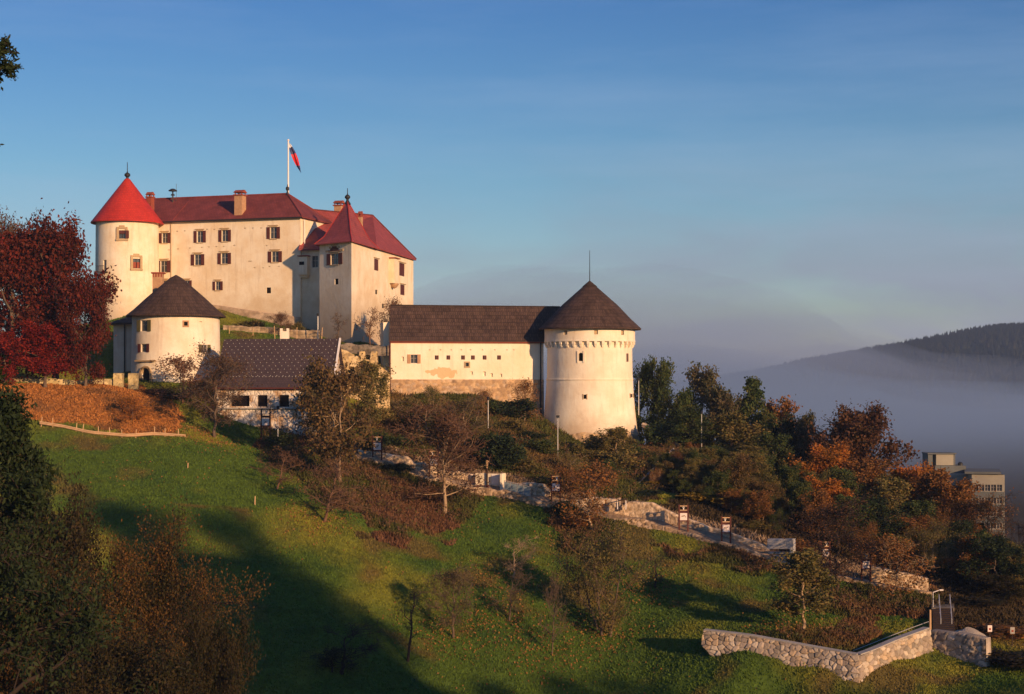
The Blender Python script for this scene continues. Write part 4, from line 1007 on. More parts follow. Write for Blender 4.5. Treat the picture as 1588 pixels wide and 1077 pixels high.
# ------------------------------------------------------------------ low building with the dotted roof
def low_house():
    a = Vector(((336 - CX) / F * 213.5, 213.5, 0)); b = Vector(((510 - CX) / F * 211.5, 211.5, 0)); p = Planar((a.x, a.y), (b.x, b.y))
    root = empty('long_house', (a.x + 6, a.y, -8), 'low stone-walled house under a dark slate roof dotted with pale snow guards', 'building')
    ws = [rect(p, 372.5, 622, 29, 17), rect(p, 407, 622, 15.5, 18), rect(p, 440.3, 622, 15.5, 18.5), rect(p, 474, 622, 15.5, 18)]
    m = MB(); wall(m, p, 0, p.L, -12, -.7, ws, depth=.6)
    D = 12.5; a2 = a + Vector((0.6, D, 0)); b2 = b + Vector((.6, D, 0))
    zr = 5.75
    for (q, r, s) in ((a2, a, 1), (b, b2, 0)):
        pl = Planar((q.x, q.y), (r.x, r.y)); wall(m, pl, 0, pl.L, -12, -.7); e0 = pl.P(0, -.7); e1 = pl.P(pl.L, -.7); m.face([e0, e1, pl.P(pl.L / 2, zr - .1)], [(0, 0), (pl.L, 0), (pl.L / 2, 6)])
    wall(m, Planar((b2.x, b2.y), (a2.x, a2.y)), 0, p.L, -12, -.7)
    m.build('wall', M['rubble_white'], root)
    for r in ws:
        o = MB(); C = p.P(r[0], r[1]); T, N, Z = p.t, p.n, Vector((0, 0, 1))
        for sg in (-1, 1): o.box(C + T * sg * (r[2] / 2 - .06) - N * .3, .12, .12, r[3], T, N, Z)
        o.box(C + Z * (r[3] / 2 - .06) - N * .3, r[2] - .24, .12, .12, T, N, Z); o = o.build('window', M['wood_dark'], root)
        s = MB(); s.box(C - N * .5, r[2], .04, r[3], T, N, Z); s.build('pane', M['dark_open'], o)
    m = MB(); m.box(p.P(p.L / 2, (HY - 633.5) / F * 212.5) + p.n * .2, p.L, .4, .16, p.t, p.n, (0, 0, 1)); m.build('ledge', M['concrete'], root)
    h = lambda q, z: Vector((q.x, q.y, z)); oh = p.n * .6; g = p.t * .45
    ea, eb = h(a + oh - g, -.9), h(b + oh + g, -.9); ma, mb_ = h(a - g - p.n * .75, .35), h(b + g - p.n * .75, .35); ka, kb = h((a + a2) / 2 - g, zr), h((b + b2) / 2 + g, zr)
    ba, bb = h(a2 - g - p.n * .5, -.9), h(b2 + g - p.n * .5, -.9)
    m = MB(); m.slab([ea, eb, mb_, ma], .2); m.slab([ma, mb_, kb, ka], .2); m.slab([bb, ba, ka, kb], .2); r_ = m.build('roof', M['slate'], root)
    m = MB(); up = (kb - mb_).normalized(); nn = p.t.cross(up); 
    if nn.z < 0: nn = -nn
    Ls = (kb - mb_).length; rows = 12
    for i in range(rows):
        n = 19 if i % 2 else 18
        for j in range(n):
            u = (j + (.5 if i % 2 == 0 else 0.0)) / 18.6 + .01
            m.box(ma.lerp(mb_, u) + up * (Ls * (i + .5) / rows) + nn * .05, .10, .09, .09, p.t, up, nn)
    for j in range(36): m.box(ma.lerp(mb_, (j + .5) / 36) + up * .15 + nn * .05, .10, .09, .09, p.t, up, nn)
    sg = m.build('snow_guards', M['concrete'], r_); tag(sg, kind='stuff')
    m = MB(); m.tube(ea + Vector((0, 0, -.2)), eb + Vector((0, 0, -.2)), .12, n=6); m.build('gutter', M['shutter'], r_)
    m = MB()
    for (q0, q1) in ((eb, mb_), (mb_, kb)): 
        dd = (q1 - q0); m.box((q0 + q1) / 2 + g.normalized() * .1, dd.length, .22, .3, dd.normalized(), g.normalized(), dd.normalized().cross(g.normalized()))
    m.build('verge_board', M['white_paint'], r_)
    c = W3(441.5, 523, 219.7); m = MB(); m.box((c.x, c.y, c.z - .4), 1.2, .8, 2.4)
    for sx in (-1, 1): m.box((c.x + sx * .45, c.y, c.z + 1.0), .28, .8, .4)
    m.build('chimney', M['plaster_gate'], r_)
def white_rubble_mat():
    m = bpy.data.materials.new('rubble_white'); m.use_nodes = True; t = m.node_tree; b = t.nodes['Principled BSDF']; b.inputs['Roughness'].default_value = .95
    L = t.links.new; tc = t.nodes.new('ShaderNodeTexCoord'); v = t.nodes.new('ShaderNodeTexVoronoi'); v.feature = 'DISTANCE_TO_EDGE'; v.inputs['Scale'].default_value = 1.9
    n = t.nodes.new('ShaderNodeTexNoise'); n.inputs['Scale'].default_value = .9; n.inputs['Detail'].default_value = 8
    mx = t.nodes.new('ShaderNodeMixRGB'); mx.inputs['Fac'].default_value = .12; L(tc.outputs['Object'], mx.inputs['Color1']); L(n.outputs['Color'], mx.inputs['Color2'])
    L(mx.outputs[0], v.inputs['Vector']); L(tc.outputs['Object'], n.inputs['Vector'])
    r = t.nodes.new('ShaderNodeValToRGB'); r.color_ramp.elements[0].position = .0; r.color_ramp.elements[0].color = (.56, .46, .35, 1); r.color_ramp.elements[1].position = .06; r.color_ramp.elements[1].color = (.74, .68, .60, 1)
    L(v.outputs['Distance'], r.inputs[0])
    r2 = t.nodes.new('ShaderNodeValToRGB'); r2.color_ramp.elements[0].position = .40; r2.color_ramp.elements[0].color = (.62, .45, .30, 1); r2.color_ramp.elements[1].position = .56; r2.color_ramp.elements[1].color = (1, 1, 1, 1)
    L(n.outputs['Fac'], r2.inputs[0]); mm = t.nodes.new('ShaderNodeMixRGB'); mm.blend_type = 'MULTIPLY'; mm.inputs['Fac'].default_value = 1
    L(r.outputs[0], mm.inputs['Color1']); L(r2.outputs[0], mm.inputs['Color2']); L(mm.outputs[0], b.inputs['Base Color'])
    bp = t.nodes.new('ShaderNodeBump'); bp.inputs['Strength'].default_value = .45; bp.inputs['Distance'].default_value = .2; mr = t.nodes.new('ShaderNodeMapRange'); mr.inputs[2].default_value = .2
    L(v.outputs['Distance'], mr.inputs[0]); L(mr.outputs[0], bp.inputs['Height']); L(bp.outputs[0], b.inputs['Normal']); return m
M['rubble_white'] = white_rubble_mat()
low_house()

# ------------------------------------------------------------------ long wing and round bastion
WA = Vector(((606 - CX) / F * 235.5, 235.5, 0)); WB = Vector(((843 - CX) / F * 240.0, 240.0, 0))
BC = Vector(((914.5 - CX) / F * 239, 239, 0))
def wing():
    p = Planar((WA.x, WA.y), (WB.x, WB.y)); root = empty('long_wing', (WA.x + 10, WA.y + 3, -4), 'long white wing with a shingle roof and tiny square windows on a stone base', 'building')
    zt = 6.15; z0 = .12
    sq = [rect(p, x, 554.8, 6, 6.6) for x in (677.3, 695.3, 718, 733.4, 751.5, 773.9)]
    wv = rect(p, 642, 557, 20, 13.5); wv = (wv[0], wv[1], wv[2] * .5, wv[3])
    fr = rect(p, 724.4, 565.8, 5, 5.5); nic = [rect(p, 624.5, 557, 3.5, 7), rect(p, 731.5, 579, 3.5, 5), rect(p, 751, 580, 4.5, 7), rect(p, 762.5, 582, 3.5, 5.5), rect(p, 777, 582.5, 3.5, 5)]
    pl = [rect(p, 580 + x / 2.992, 543, 2.6, 1.3) for x in (258, 308, 358, 405, 448, 503, 560, 616, 648)]
    D = Vector((-.6, 8.4, 0)); a2 = WA + D; b2 = WB + D
    m = MB(); wall(m, p, 0, p.L, z0, zt, sq + [wv, fr], blind=nic + pl, depth=.32)
    zr = 11.35
    for q, r in ((a2, WA), (WB, b2)):
        pq = Planar((q.x, q.y), (r.x, r.y)); wall(m, pq, 0, pq.L, -9, zt); m.face([pq.P(0, zt), pq.P(pq.L, zt), pq.P(pq.L * .5, zr - .15)], [(0, 0), (8, 0), (4, 5)])
    wall(m, Planar((b2.x, b2.y), (a2.x, a2.y)), 0, p.L, -9, zt)
    m.build('wall', M['plaster_wing'], root)
    for r in sq:
        o = window(root, p, r, 'plain'); s = MB(); s.box(p.P(r[0] + r[2] * .12, r[1]) - p.n * .12, r[2] * .7, .05, r[3] * .95, p.t, p.n, (0, 0, 1)); s.build('shutter', M['wood_red'], o)
    window(root, p, wv, 'shutters', lintel=False, sh=M['brick'])
    o = window(root, p, fr, 'plain'); s = MB(); C = p.P(fr[0], fr[1])
    for sg in (-1, 1): s.box(C + p.t * sg * (fr[2] / 2 + .1) + p.n * .04, .2, .12, fr[3] + .4, p.t, p.n, (0, 0, 1)); s.box(C + Vector((0, 0, sg * (fr[3] / 2 + .1))) + p.n * .04, fr[2], .12, .2, p.t, p.n, (0, 0, 1))
    s.build('surround', M['trim'], o)
    rubble('stone_base', [p.P(0, z0) + p.n * .06, p.P(p.L, z0) + p.n * .06], [p.P(0, -9) + p.n * .35, p.P(p.L, -9) + p.n * .35], root, cell=.42, res=.15, amp=.13, back=.6,
           pal=[(.50, .33, .18), (.42, .28, .16), (.54, .38, .22), (.35, .24, .15), (.47, .35, .24)], mortar=(.40, .27, .15), seed=4)
    h = lambda q, z: Vector((q.x, q.y, z)); g = p.t * .35; g2 = p.t * 9.5; oh = p.n * .55
    ea, eb = h(WA + oh - g, zt - .15), h(WB + oh + p.t * 1.0, zt - .15); ka, kb = h(WA + D / 2 - g + p.t * .3, zr), h(WB + D / 2 + p.t * 3, zr); ba, bb = h(a2 - g - p.n * .5, zt - .15), h(b2 + p.t * 2 - p.n * .5, zt - .15)
    m = MB(); m.slab([ea, eb, kb, ka], .2); m.slab([bb, ba, ka, kb], .2); r_ = m.build('roof', M['shake'], root)
    m = MB(); m.tube(ka + Vector((0, 0, .04)), kb + Vector((0, 0, .04)), .12, n=6); m.build('ridge_cap', M['wood_dark'], r_)
    m = MB(); m.box((ea + eb) / 2 + Vector((0, 0, -.28)) - p.n * .35, p.L + .8, .3, .2, p.t, p.n, (0, 0, 1)); m.build('eave_board', M['terracotta'], r_)
    m = MB(); q = WA + p.n * .3 - p.t * .15; m.tube(h(q, zt - .3), h(q, -8), .1, n=6); m.build('downpipe', M['shutter'], root)
    m = MB(); q = WB + p.n * .45 - p.t * .55; m.tube(h(q, zt - .1), h(q, -6), .11, n=6); m.build('downpipe', M['iron'], root)
    # chimney-like raised gable pier at the left end
    m = MB(); q = WA + D * .55 - p.t * .9; m.box((q.x, q.y, 1), 1.0, 4.0, 15.5, p.t, p.n, (0, 0, 1)); m.build('gable_buttress', M['plaster_wing'], root)
wing()
def bastion():
    cx, cy = BC.x, BC.y; root = empty('round_bastion', (cx, cy, -9), 'big round white bastion tower with a ring of corbels and a shingle cone roof', 'tower')
    prof = [(-12, 7.75), (-8.6, 7.35), (-5, 6.9), (-1, 6.58), (.1, 6.5), (5.2, 6.42)]
    c = Cyl(cx, cy, prof); w = MB(); half = math.pi * c.r
    aw = rect(c, 901, 553.8, 7, 13); sl = rect(c, 973, 555, 3.8, 13); lo = [rect(c, 907.5, 615.6, 4.5, 6.5), rect(c, 976.6, 614, 4.5, 5.5)]
    wall(w, c, -half, half, -12, 5.8, [aw, sl] + lo, step=.5, zstep=2.5, depth=.5)
    w.build('wall', M['plaster_bastion'], root, smooth=40)
    c2 = Cyl(cx, cy, [(5.1, 6.86), (8.2, 6.86)]); w = MB(); half = math.pi * c2.r
    up = [rect(c2, 877, 516.2, 5.5, 6), rect(c2, 924.5, 515.5, 5.5, 6.5), rect(c2, 965.5, 516.3, 4.5, 7)]
    wall(w, c2, -half, half, 5.75, 8.0, up, step=.5); 
    w.build('parapet', M['plaster_bastion'], root, smooth=40)
    # corbels: little arches
    for k in range(38):
        m = MB(); a = 2 * math.pi * (k + .5) / 38; T = Vector((math.cos(a), math.sin(a), 0)); N = Vector((math.sin(a), -math.cos(a), 0)); C = Vector((cx, cy, 0)) + N * 6.63
        m.box(C + Vector((0, 0, 5.55)), .42, .5, .42, T, N, (0, 0, 1)); m.box(C + Vector((0, 0, 5.2)) - N * .08, .34, .36, .28, T, N, (0, 0, 1)); m.box(C + Vector((0, 0, 4.97)) - N * .14, .26, .24, .18, T, N, (0, 0, 1))
        if math.cos(a) > -.35: m.build('corbel', M['plaster_bastion'], root)
    m = MB(); m.revolve(cx, cy, [(6.3, 5.74), (6.92, 5.76), (6.92, 5.95), (6.87, 5.99)], 64); m.build('ring_moulding', M['plaster_bastion'], root, smooth=30)
    m = MB(); m.revolve(cx, cy, [(6.4, -.02), (6.62, .0), (6.62, .2), (6.4, .24)], 64); m.build('string_course', M['plaster_bastion'], root, smooth=30)
    for r, s, st in [(aw, c, 'dark'), (sl, c, 'plain')] + [(q, c, 'dark') for q in lo] + [(q, c2, 'plain') for q in up]:
        o = window(root, s, r, st); C = s.P(r[0], r[1]); T, N, Z = s.T(r[0]), s.N(r[0]), Vector((0, 0, 1)); m = MB()
        if r is aw:
            for sg in (-1, 1): m.box(C + T * sg * (r[2] / 2 + .12) + N * .04, .26, .14, r[3] + .5, T, N, Z)
            r0 = r[2] / 2
            for k in range(8):
                a0 = math.pi * k / 8; a1 = math.pi * (k + 1) / 8; z = r[3] / 2 - r0
                m.face([C + T * math.cos(a0) * r0 + Z * (z + math.sin(a0) * r0) + N * .03, C + T * math.cos(a0) * r0 + Z * (r[3] / 2 + .2) + N * .03, C + T * math.cos(a1) * r0 + Z * (r[3] / 2 + .2) + N * .03, C + T * math.cos(a1) * r0 + Z * (z + math.sin(a1) * r0) + N * .03])
            m.build('surround', M['plaster_bastion'], o)
        elif r is sl or r in up:
            m.box(C - N * .2, r[2] * .8, .05, r[3] * .95, T, N, Z); m.build('shutter', M['wood_red'] if r is sl else M['trim'], o)
        else:
            for sg in (-1, 1): m.box(C + T * sg * (r[2] / 2 + .08) + N * .02, .14, .08, r[3] + .2, T, N, Z)
            m.build('surround', M['trim'], o)
    m = MB(); m.revolve(cx, cy, [(6.6, 7.85), (7.75, 7.6), (7.8, 7.8), (6.2, 9.3), (4.2, 11.4), (0.8, 14.4), (0.001, 14.75)], 60)
    r_ = m.build('roof', M['shake'], root, smooth=30)
    m = MB(); m.revolve(cx, cy, [(1.15, 14.2), (.001, 15.15)], 14); m.build('roof_cap', M['wood_dark'], r_)
    m = MB(); m.tube((cx, cy, 14.8), (cx, cy, 19.7), .07, .035, 6); m.build('spike', M['iron'], r_)
    # stone foot
    n = 60; tp = []; bt = []
    for k in range(n + 1):
        a = -1.75 + 3.5 * k / n; s_ = Vector((math.sin(a), -math.cos(a), 0)); zt = -7.75 + .5 * math.sin(a * 3.1) * .5 - .25 * math.sin(a * 7)
        tp.append(Vector((cx, cy, 0)) + s_ * 7.28 + Vector((0, 0, zt))); bt.append(Vector((cx, cy, 0)) + s_ * 7.75 + Vector((0, 0, -12)))
    rubble('stone_foot', tp, bt, root, cell=.4, res=.16, amp=.1, back=.4, pal=[(.56, .38, .20), (.48, .33, .19), (.60, .44, .27), (.42, .30, .2)], mortar=(.44, .31, .18), seed=9)
bastion()
# ------------------------------------------------------------------ trees
def tubes_np(S, n=4):
    """S: list of (p0, p1, r0, r1) -> verts, quads"""
    P0 = np.array([tuple(s[0]) for s in S]); P1 = np.array([tuple(s[1]) for s in S]); r0 = np.array([s[2] for s in S]); r1 = np.array([s[3] for s in S])
    d = P1 - P0; d /= np.linalg.norm(d, axis=1)[:, None] + 1e-9
    ref = np.where(np.abs(d[:, 2:3]) < .9, np.array([[0, 0, 1.]]), np.array([[1., 0, 0]]))
    u = np.cross(d, ref); u /= np.linalg.norm(u, axis=1)[:, None] + 1e-9; w = np.cross(d, u)
    a = np.arange(n) * 2 * np.pi / n
    ring = u[:, None] * np.cos(a)[None, :, None] + w[:, None] * np.sin(a)[None, :, None]
    A = P0[:, None] + ring * r0[:, None, None]; B = P1[:, None] + ring * r1[:, None, None]
    v = np.concatenate([A, B], 1).reshape(-1, 3); b = (np.arange(len(S)) * 2 * n)[:, None]
    k = np.arange(n); j = (k + 1) % n
    f = np.stack([b + k, b + j, b + n + j, b + n + k], 2).reshape(-1, 4)
    return v, f

def leaves_np(C, size, rg, elong=1.5, flat=0.0, k=4):
    """one small leaf-shaped quad at each point"""
    n = len(C); a = rg.normal(size=(n, 3)); a[:, 2] *= (1 - flat); a /= np.linalg.norm(a, axis=1)[:, None]
    b = rg.normal(size=(n, 3)); b = np.cross(a, b); b /= np.linalg.norm(b, axis=1)[:, None] + 1e-9
    s = size * (0.6 + 0.8 * rg.random(n))[:, None]
    q = np.stack([C - a * s * elong / 2, C + b * s / 2 + a * s * .1, C + a * s * elong / 2, C - b * s / 2 + a * s * .1], 1)
    q[:, 1] += np.cross(a, b) * s * .18; q[:, 3] += np.cross(a, b) * s * .18
    return q.reshape(-1, 3), np.arange(n * 4).reshape(n, 4)

def skeleton(rg, H, R, base=.25, limbs=9, sub=6, twig=4, trunk_r=.2, shape='round', lean=(0, 0), stems=1, up=.35, wob=.25, droop=0.0, gap=0.0):
    """returns segments (thick), twigs (thin), tip points"""
    thick, thin, tips = [], [], []
    def grow(p, d, L, r, lv, nseg):
        pts = [p.copy()]; d = d / np.linalg.norm(d); out = thick if lv <= 1 else thin
        for i in range(nseg):
            d = d + rg.normal(size=3) * wob * (.6 if lv == 0 else 1) + np.array([0, 0, up * .25 - droop * (i / nseg) * (lv > 0)])
            d /= np.linalg.norm(d); q = pts[-1] + d * L / nseg
            ra = max(.012, r * (1 - i / nseg * .7)); rb = max(.010, r * (1 - (i + 1) / nseg * .7))
            out.append((pts[-1], q, ra, rb)); pts.append(q)
        return pts
    def prof(t):   # crown radius by height fraction above base
        if shape == 'round': return math.sin(math.pi * min(1, .12 + .86 * t)) ** .6
        if shape == 'cone': return (1 - t) ** .85 + .06
        if shape == 'vase': return .35 + .65 * math.sin(math.pi * min(1, .1 + .75 * t))
        if shape == 'column': return .75 + .25 * math.sin(math.pi * t)
        if shape == 'umbrella': return .3 + .7 * t ** .7
        return 1
    for st in range(stems):
        off = rg.normal(size=3) * (0 if stems == 1 else R * .10); off[2] = 0
        top = np.array([lean[0] * H + off[0] * 3.5, lean[1] * H + off[1] * 3.5, H * (.97 if shape in ('cone',) else .8) * (1 if st == 0 else .75 + .2 * rg.random())])
        n = 9; pts = [off - np.array([0, 0, .6])]
        for i in range(1, n + 1):
            t = i / n; q = off * (1 - t) + top * t + rg.normal(size=3) * wob * .22 * H / n * (1 if i < n else .3); q[2] = top[2] * t; pts.append(q)
        for i in range(n):
            ra = trunk_r * (1 - i / n * .78); rb = trunk_r * (1 - (i + 1) / n * .78)
            if i == 0: ra *= 1.35
            thick.append((pts[i], pts[i + 1], ra, rb))
        nl = max(3, limbs // stems)
        for l in range(nl):
            t = (l + .5 * rg.random()) / nl
            if rg.random() < gap: continue
            zf = base + (.97 - base) * t
            s = zf * n * (1 if shape == 'cone' else 1); s = min(s, n - .01); i = int(s); p = pts[i] * (1 - (s - i)) + pts[i + 1] * (s - i)
            ang = l * 2.4 + rg.normal() * .5
            Lr = R * prof(t) * (.75 + .45 * rg.random())
            if shape == 'cone': dv = np.array([math.cos(ang), math.sin(ang), .10 - .15 * (1 - t)])
            else: dv = np.array([math.cos(ang), math.sin(ang), up + .9 * t + .2 * rg.normal()])
            dl = np.linalg.norm(dv); lim = grow(p, dv, Lr * (1.0 if shape == 'cone' else 1.08), trunk_r * .42 * (1 - .5 * t), 1, 5)
            for k in range(sub):
                u = .25 + .75 * (k + rg.random()) / sub; u = min(u, .99); ii = int(u * 5); pp = lim[ii] * (1 - (u * 5 - ii)) + lim[ii + 1] * (u * 5 - ii)
                dd = (lim[ii + 1] - lim[ii]); dd /= np.linalg.norm(dd); dd = dd * .8 + rg.normal(size=3) * .75 + np.array([0, 0, .15])
                sb = grow(pp, dd, Lr * (.42 - .18 * u) * (.7 + .6 * rg.random()), trunk_r * .12, 2, 3)
                tips.append(sb[2]); tips.append(sb[3])
                for w in range(twig):
                    q = sb[1 + w % 3]; d2 = (sb[3] - sb[1]); d2 /= np.linalg.norm(d2) + 1e-6; d2 = d2 * .7 + rg.normal(size=3) * .7 + np.array([0, 0, .1])
                    tw = grow(q, d2, Lr * .15 * (.6 + .8 * rg.random()) + .2, trunk_r * .05, 3, 2); tips.append(tw[2]); tips.append(tw[1])
    return thick, thin, np.array(tips)

PROTO = {}
def proto(name, seed, H, R, leaves=3000, lsize=.3, sigma=.35, tw=True, elong=1.5, lim_leaf=None, twr=None, **k):
    rg = np.random.default_rng(seed)
    thick, thin, tips = skeleton(rg, H, R, **k)
    if twr: thin = [(a, b, max(r0, twr), max(r1, twr * .7)) for a, b, r0, r1 in thin]
    v1, f1 = tubes_np(thick, 6)
    v2, f2 = tubes_np(thin, 3) if tw and thin else (np.zeros((0, 3)), np.zeros((0, 4), int))
    L = None
    if leaves:
        idx = rg.integers(0, len(tips), leaves); C = tips[idx] + rg.normal(size=(leaves, 3)) * sigma
        C = C[C[:, 2] > H * .03]
        L = leaves_np(C, lsize, rg, elong)
    zmax = tips[:, 2].max(); rr = np.percentile(np.hypot(tips[:, 0], tips[:, 1]), 92)
    PROTO[name] = dict(tr=(v1, f1), tw=(v2, f2), lf=L, H=zmax, R=rr, me={})
def proto_mesh(pn, which, m):
    P = PROTO[pn]
    if which not in P['me']:
        if which == 'trunk': v, f = P['tr']
        elif which == 'twigs': v, f = P['tw']
        else: v, f = P['lf']
        o = npmesh('x', v, f, m); P['me'][which] = o.data; bpy.data.objects.remove(o)
    return P['me'][which]
def put(pn, p, H, R, name, label, cat='tree', group=None, bark='bark', leaf=None, rz=None, tilt=(0, 0), twigs=True, twmat=None):
    """one tree or shrub: own object, own parts; the shape is shared by its kind"""
    P = PROTO[pn]; root = empty(name, (p.x, p.y, p.z - .1), label, cat, group)
    s = R / P['R']; sz = H / P['H']
    rz = random.random() * 6.28 if rz is None else rz
    mw = Matrix.Rotation(rz, 4, 'Z')
    tl = Matrix.Rotation(tilt[0], 4, 'Y') @ Matrix.Rotation(tilt[1], 4, 'X')
    Mx = tl @ Matrix.Diagonal((s, s, sz, 1)) @ mw
    def part(nm, which, mt):
        me = proto_mesh(pn, which, mt); o = bpy.data.objects.new(nm, me); COL.objects.link(o); o.parent = root
        o.matrix_local = Mx
        o.material_slots[0].link = 'OBJECT'; o.material_slots[0].material = mt
        return o
    part('trunk', 'trunk', M[bark])
    if twigs and len(P['tw'][0]): part('twigs', 'twigs', M[twmat or bark])
    if P['lf'] is not None and leaf: part('crown', 'crown', M[leaf])
    return root

M['l_crimson'] = leafmat('l_crimson', [(0.030, 0.007, 0.005), (0.070, 0.012, 0.007), (0.13, 0.026, 0.010), (0.17, 0.014, 0.010)], .2)
M['l_scarlet'] = leafmat('l_scarlet', [(0.07, 0.009, 0.006), (0.20, 0.015, 0.009), (0.32, 0.035, 0.012)], .3)
M['l_green'] = leafmat('l_green', [(0.024, 0.046, 0.016), (0.050, 0.082, 0.022), (0.092, 0.112, 0.028), (0.15, 0.125, 0.036)], .3)
M['l_dark'] = leafmat('l_dark', [(0.010, 0.020, 0.009), (0.020, 0.036, 0.012), (0.036, 0.050, 0.015)], .15)
M['l_olive'] = leafmat('l_olive', [(0.060, 0.068, 0.022), (0.12, 0.115, 0.032), (0.19, 0.145, 0.042), (0.26, 0.175, 0.055)], .25)
M['l_feather'] = leafmat('l_feather', [(0.045, 0.045, 0.018), (0.10, 0.075, 0.026), (0.17, 0.10, 0.036), (0.20, 0.125, 0.05)], .25)
M['l_pale'] = leafmat('l_pale', [(0.05, 0.065, 0.030), (0.085, 0.09, 0.042), (0.15, 0.12, 0.055), (0.22, 0.15, 0.08)], .3)
M['l_brown'] = leafmat('l_brown', [(0.040, 0.022, 0.014), (0.085, 0.040, 0.020), (0.13, 0.060, 0.026), (0.07, 0.055, 0.02)], .2)
M['l_rust'] = leafmat('l_rust', [(0.09, 0.060, 0.020), (0.19, 0.090, 0.026), (0.30, 0.125, 0.032), (0.08, 0.075, 0.022)], .25)
M['l_orange'] = leafmat('l_orange', [(0.12, 0.07, 0.015), (0.33, 0.13, 0.02), (0.50, 0.19, 0.028), (0.42, 0.10, 0.03)], .3)
M['l_yellow'] = leafmat('l_yellow', [(0.045, 0.06, 0.012), (0.16, 0.13, 0.018), (0.38, 0.24, 0.03), (0.10, 0.09, 0.016)], .3)
M['l_pink'] = leafmat('l_pink', [(0.07, 0.035, 0.022), (0.20, 0.10, 0.055), (0.36, 0.20, 0.12)], .3)
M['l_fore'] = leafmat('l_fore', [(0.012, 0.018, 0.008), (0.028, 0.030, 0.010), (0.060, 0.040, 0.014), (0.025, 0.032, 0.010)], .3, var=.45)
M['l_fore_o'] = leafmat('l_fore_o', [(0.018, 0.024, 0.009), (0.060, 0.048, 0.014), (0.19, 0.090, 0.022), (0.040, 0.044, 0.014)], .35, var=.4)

#      name      seed  H   R
proto('broad', 11, 12, 5, leaves=17100, lsize=.22, sigma=.42, limbs=15, sub=7, twig=4, base=.16, trunk_r=.26)
proto('broad2', 12, 13, 4.6, leaves=16150, lsize=.22, sigma=.40, limbs=16, sub=7, twig=4, base=.12, trunk_r=.24, wob=.32, gap=.1)
proto('broad3', 13, 12, 5.2, leaves=13300, lsize=.22, sigma=.38, limbs=14, sub=6, twig=5, base=.14, trunk_r=.26, shape='vase', wob=.3)
proto('airy', 14, 13, 4, leaves=7980, lsize=.22, sigma=.34, limbs=15, sub=6, twig=4, base=.22, trunk_r=.16, gap=.12, wob=.3, twr=.02)
proto('airy2', 15, 14, 4.2, leaves=6840, lsize=.22, sigma=.36, limbs=14, sub=6, twig=4, base=.3, trunk_r=.16, shape='vase', wob=.3, twr=.02)
proto('spire', 16, 15, 3.2, leaves=9880, lsize=.22, sigma=.30, limbs=30, sub=5, twig=3, base=.08, trunk_r=.2, shape='cone', wob=.14)
proto('spruce', 17, 16, 3.4, leaves=16000, lsize=.20, sigma=.20, limbs=46, sub=6, twig=3, base=.05, trunk_r=.22, shape='cone', wob=.08, droop=.12, elong=2.2)
proto('chestnut', 18, 14, 5.5, leaves=22000, lsize=.20, sigma=.42, limbs=20, sub=8, twig=4, base=.12, trunk_r=.34)
proto('chestnut2', 28, 14, 5.5, leaves=21000, lsize=.20, sigma=.40, limbs=19, sub=8, twig=4, base=.16, trunk_r=.34, wob=.3)
proto('bare', 19, 9, 4, leaves=0, limbs=13, sub=8, twig=7, base=.22, trunk_r=.15, wob=.32, twr=.020)
proto('bare2', 20, 8, 4, leaves=0, limbs=9, sub=7, twig=7, base=.30, trunk_r=.15, wob=.42, shape='vase', twr=.020)
proto('bare_fine', 21, 10, 4, leaves=3600, lsize=.10, sigma=.3, limbs=18, sub=9, twig=8, base=.2, trunk_r=.14, wob=.26, twr=.020)
proto('bare_small', 22, 5, 2.6, leaves=0, limbs=8, sub=6, twig=5, base=.35, trunk_r=.13, wob=.5, shape='umbrella', up=.1, twr=.018)
proto('bare_spindly', 26, 7, 1.5, leaves=0, limbs=8, sub=4, twig=3, base=.3, trunk_r=.12, wob=.45, twr=.018)
proto('weeping', 23, 12, 5, leaves=8000, lsize=.20, sigma=.36, limbs=20, sub=8, twig=6, base=.18, trunk_r=.15, stems=3, wob=.28, droop=.18, twr=.02)
proto('willow_bush', 24, 8, 4, leaves=9000, lsize=.10, sigma=.40, limbs=21, sub=7, twig=6, base=.04, trunk_r=.12, stems=3, wob=.26, up=.7, twr=.018)
proto('sparse', 25, 7, 3, leaves=2600, lsize=.14, sigma=.35, limbs=11, sub=6, twig=6, base=.2, trunk_r=.11, wob=.36, twr=.018)
proto('shrub', 31, 2.6, 2.2, leaves=3400, lsize=.20, sigma=.26, limbs=14, sub=5, twig=4, base=.05, trunk_r=.07, stems=2, up=.6, tw=True)
proto('shrub2', 32, 2.2, 2.6, leaves=3200, lsize=.20, sigma=.28, limbs=14, sub=5, twig=4, base=.05, trunk_r=.07, stems=3, up=.4, wob=.4)
proto('clipped', 33, 4, 2.4, leaves=6500, lsize=.22, sigma=.34, limbs=22, sub=6, twig=3, base=.03, trunk_r=.10, shape='column', wob=.2)
proto('fore1', 41, 14, 7, leaves=60000, lsize=.085, sigma=.30, limbs=22, sub=11, twig=9, base=.15, trunk_r=.26, wob=.3, elong=1.8)
proto('fore2', 42, 13, 6.5, leaves=45000, lsize=.09, sigma=.28, limbs=20, sub=10, twig=9, base=.15, trunk_r=.24, wob=.34, elong=2.0, gap=.1)
proto('fore_pine', 43, 16, 5.2, leaves=36000, lsize=.065, sigma=.14, limbs=20, sub=10, twig=7, base=.1, trunk_r=.24, shape='cone', wob=.2, droop=.22, elong=2.6)

def tree(pn, px, py, top, w, name, label, d=None, **k):
    """base at photo pixel (px, py) or at distance d; crown top row and crown width in photo pixels"""
    p = at(px, d) if d else G(px, py)
    H = (HY - top) / F * p.y - p.z; R = w / 2 / F * p.y
    return put(pn, p, max(H, 1), R, name, label, **k)

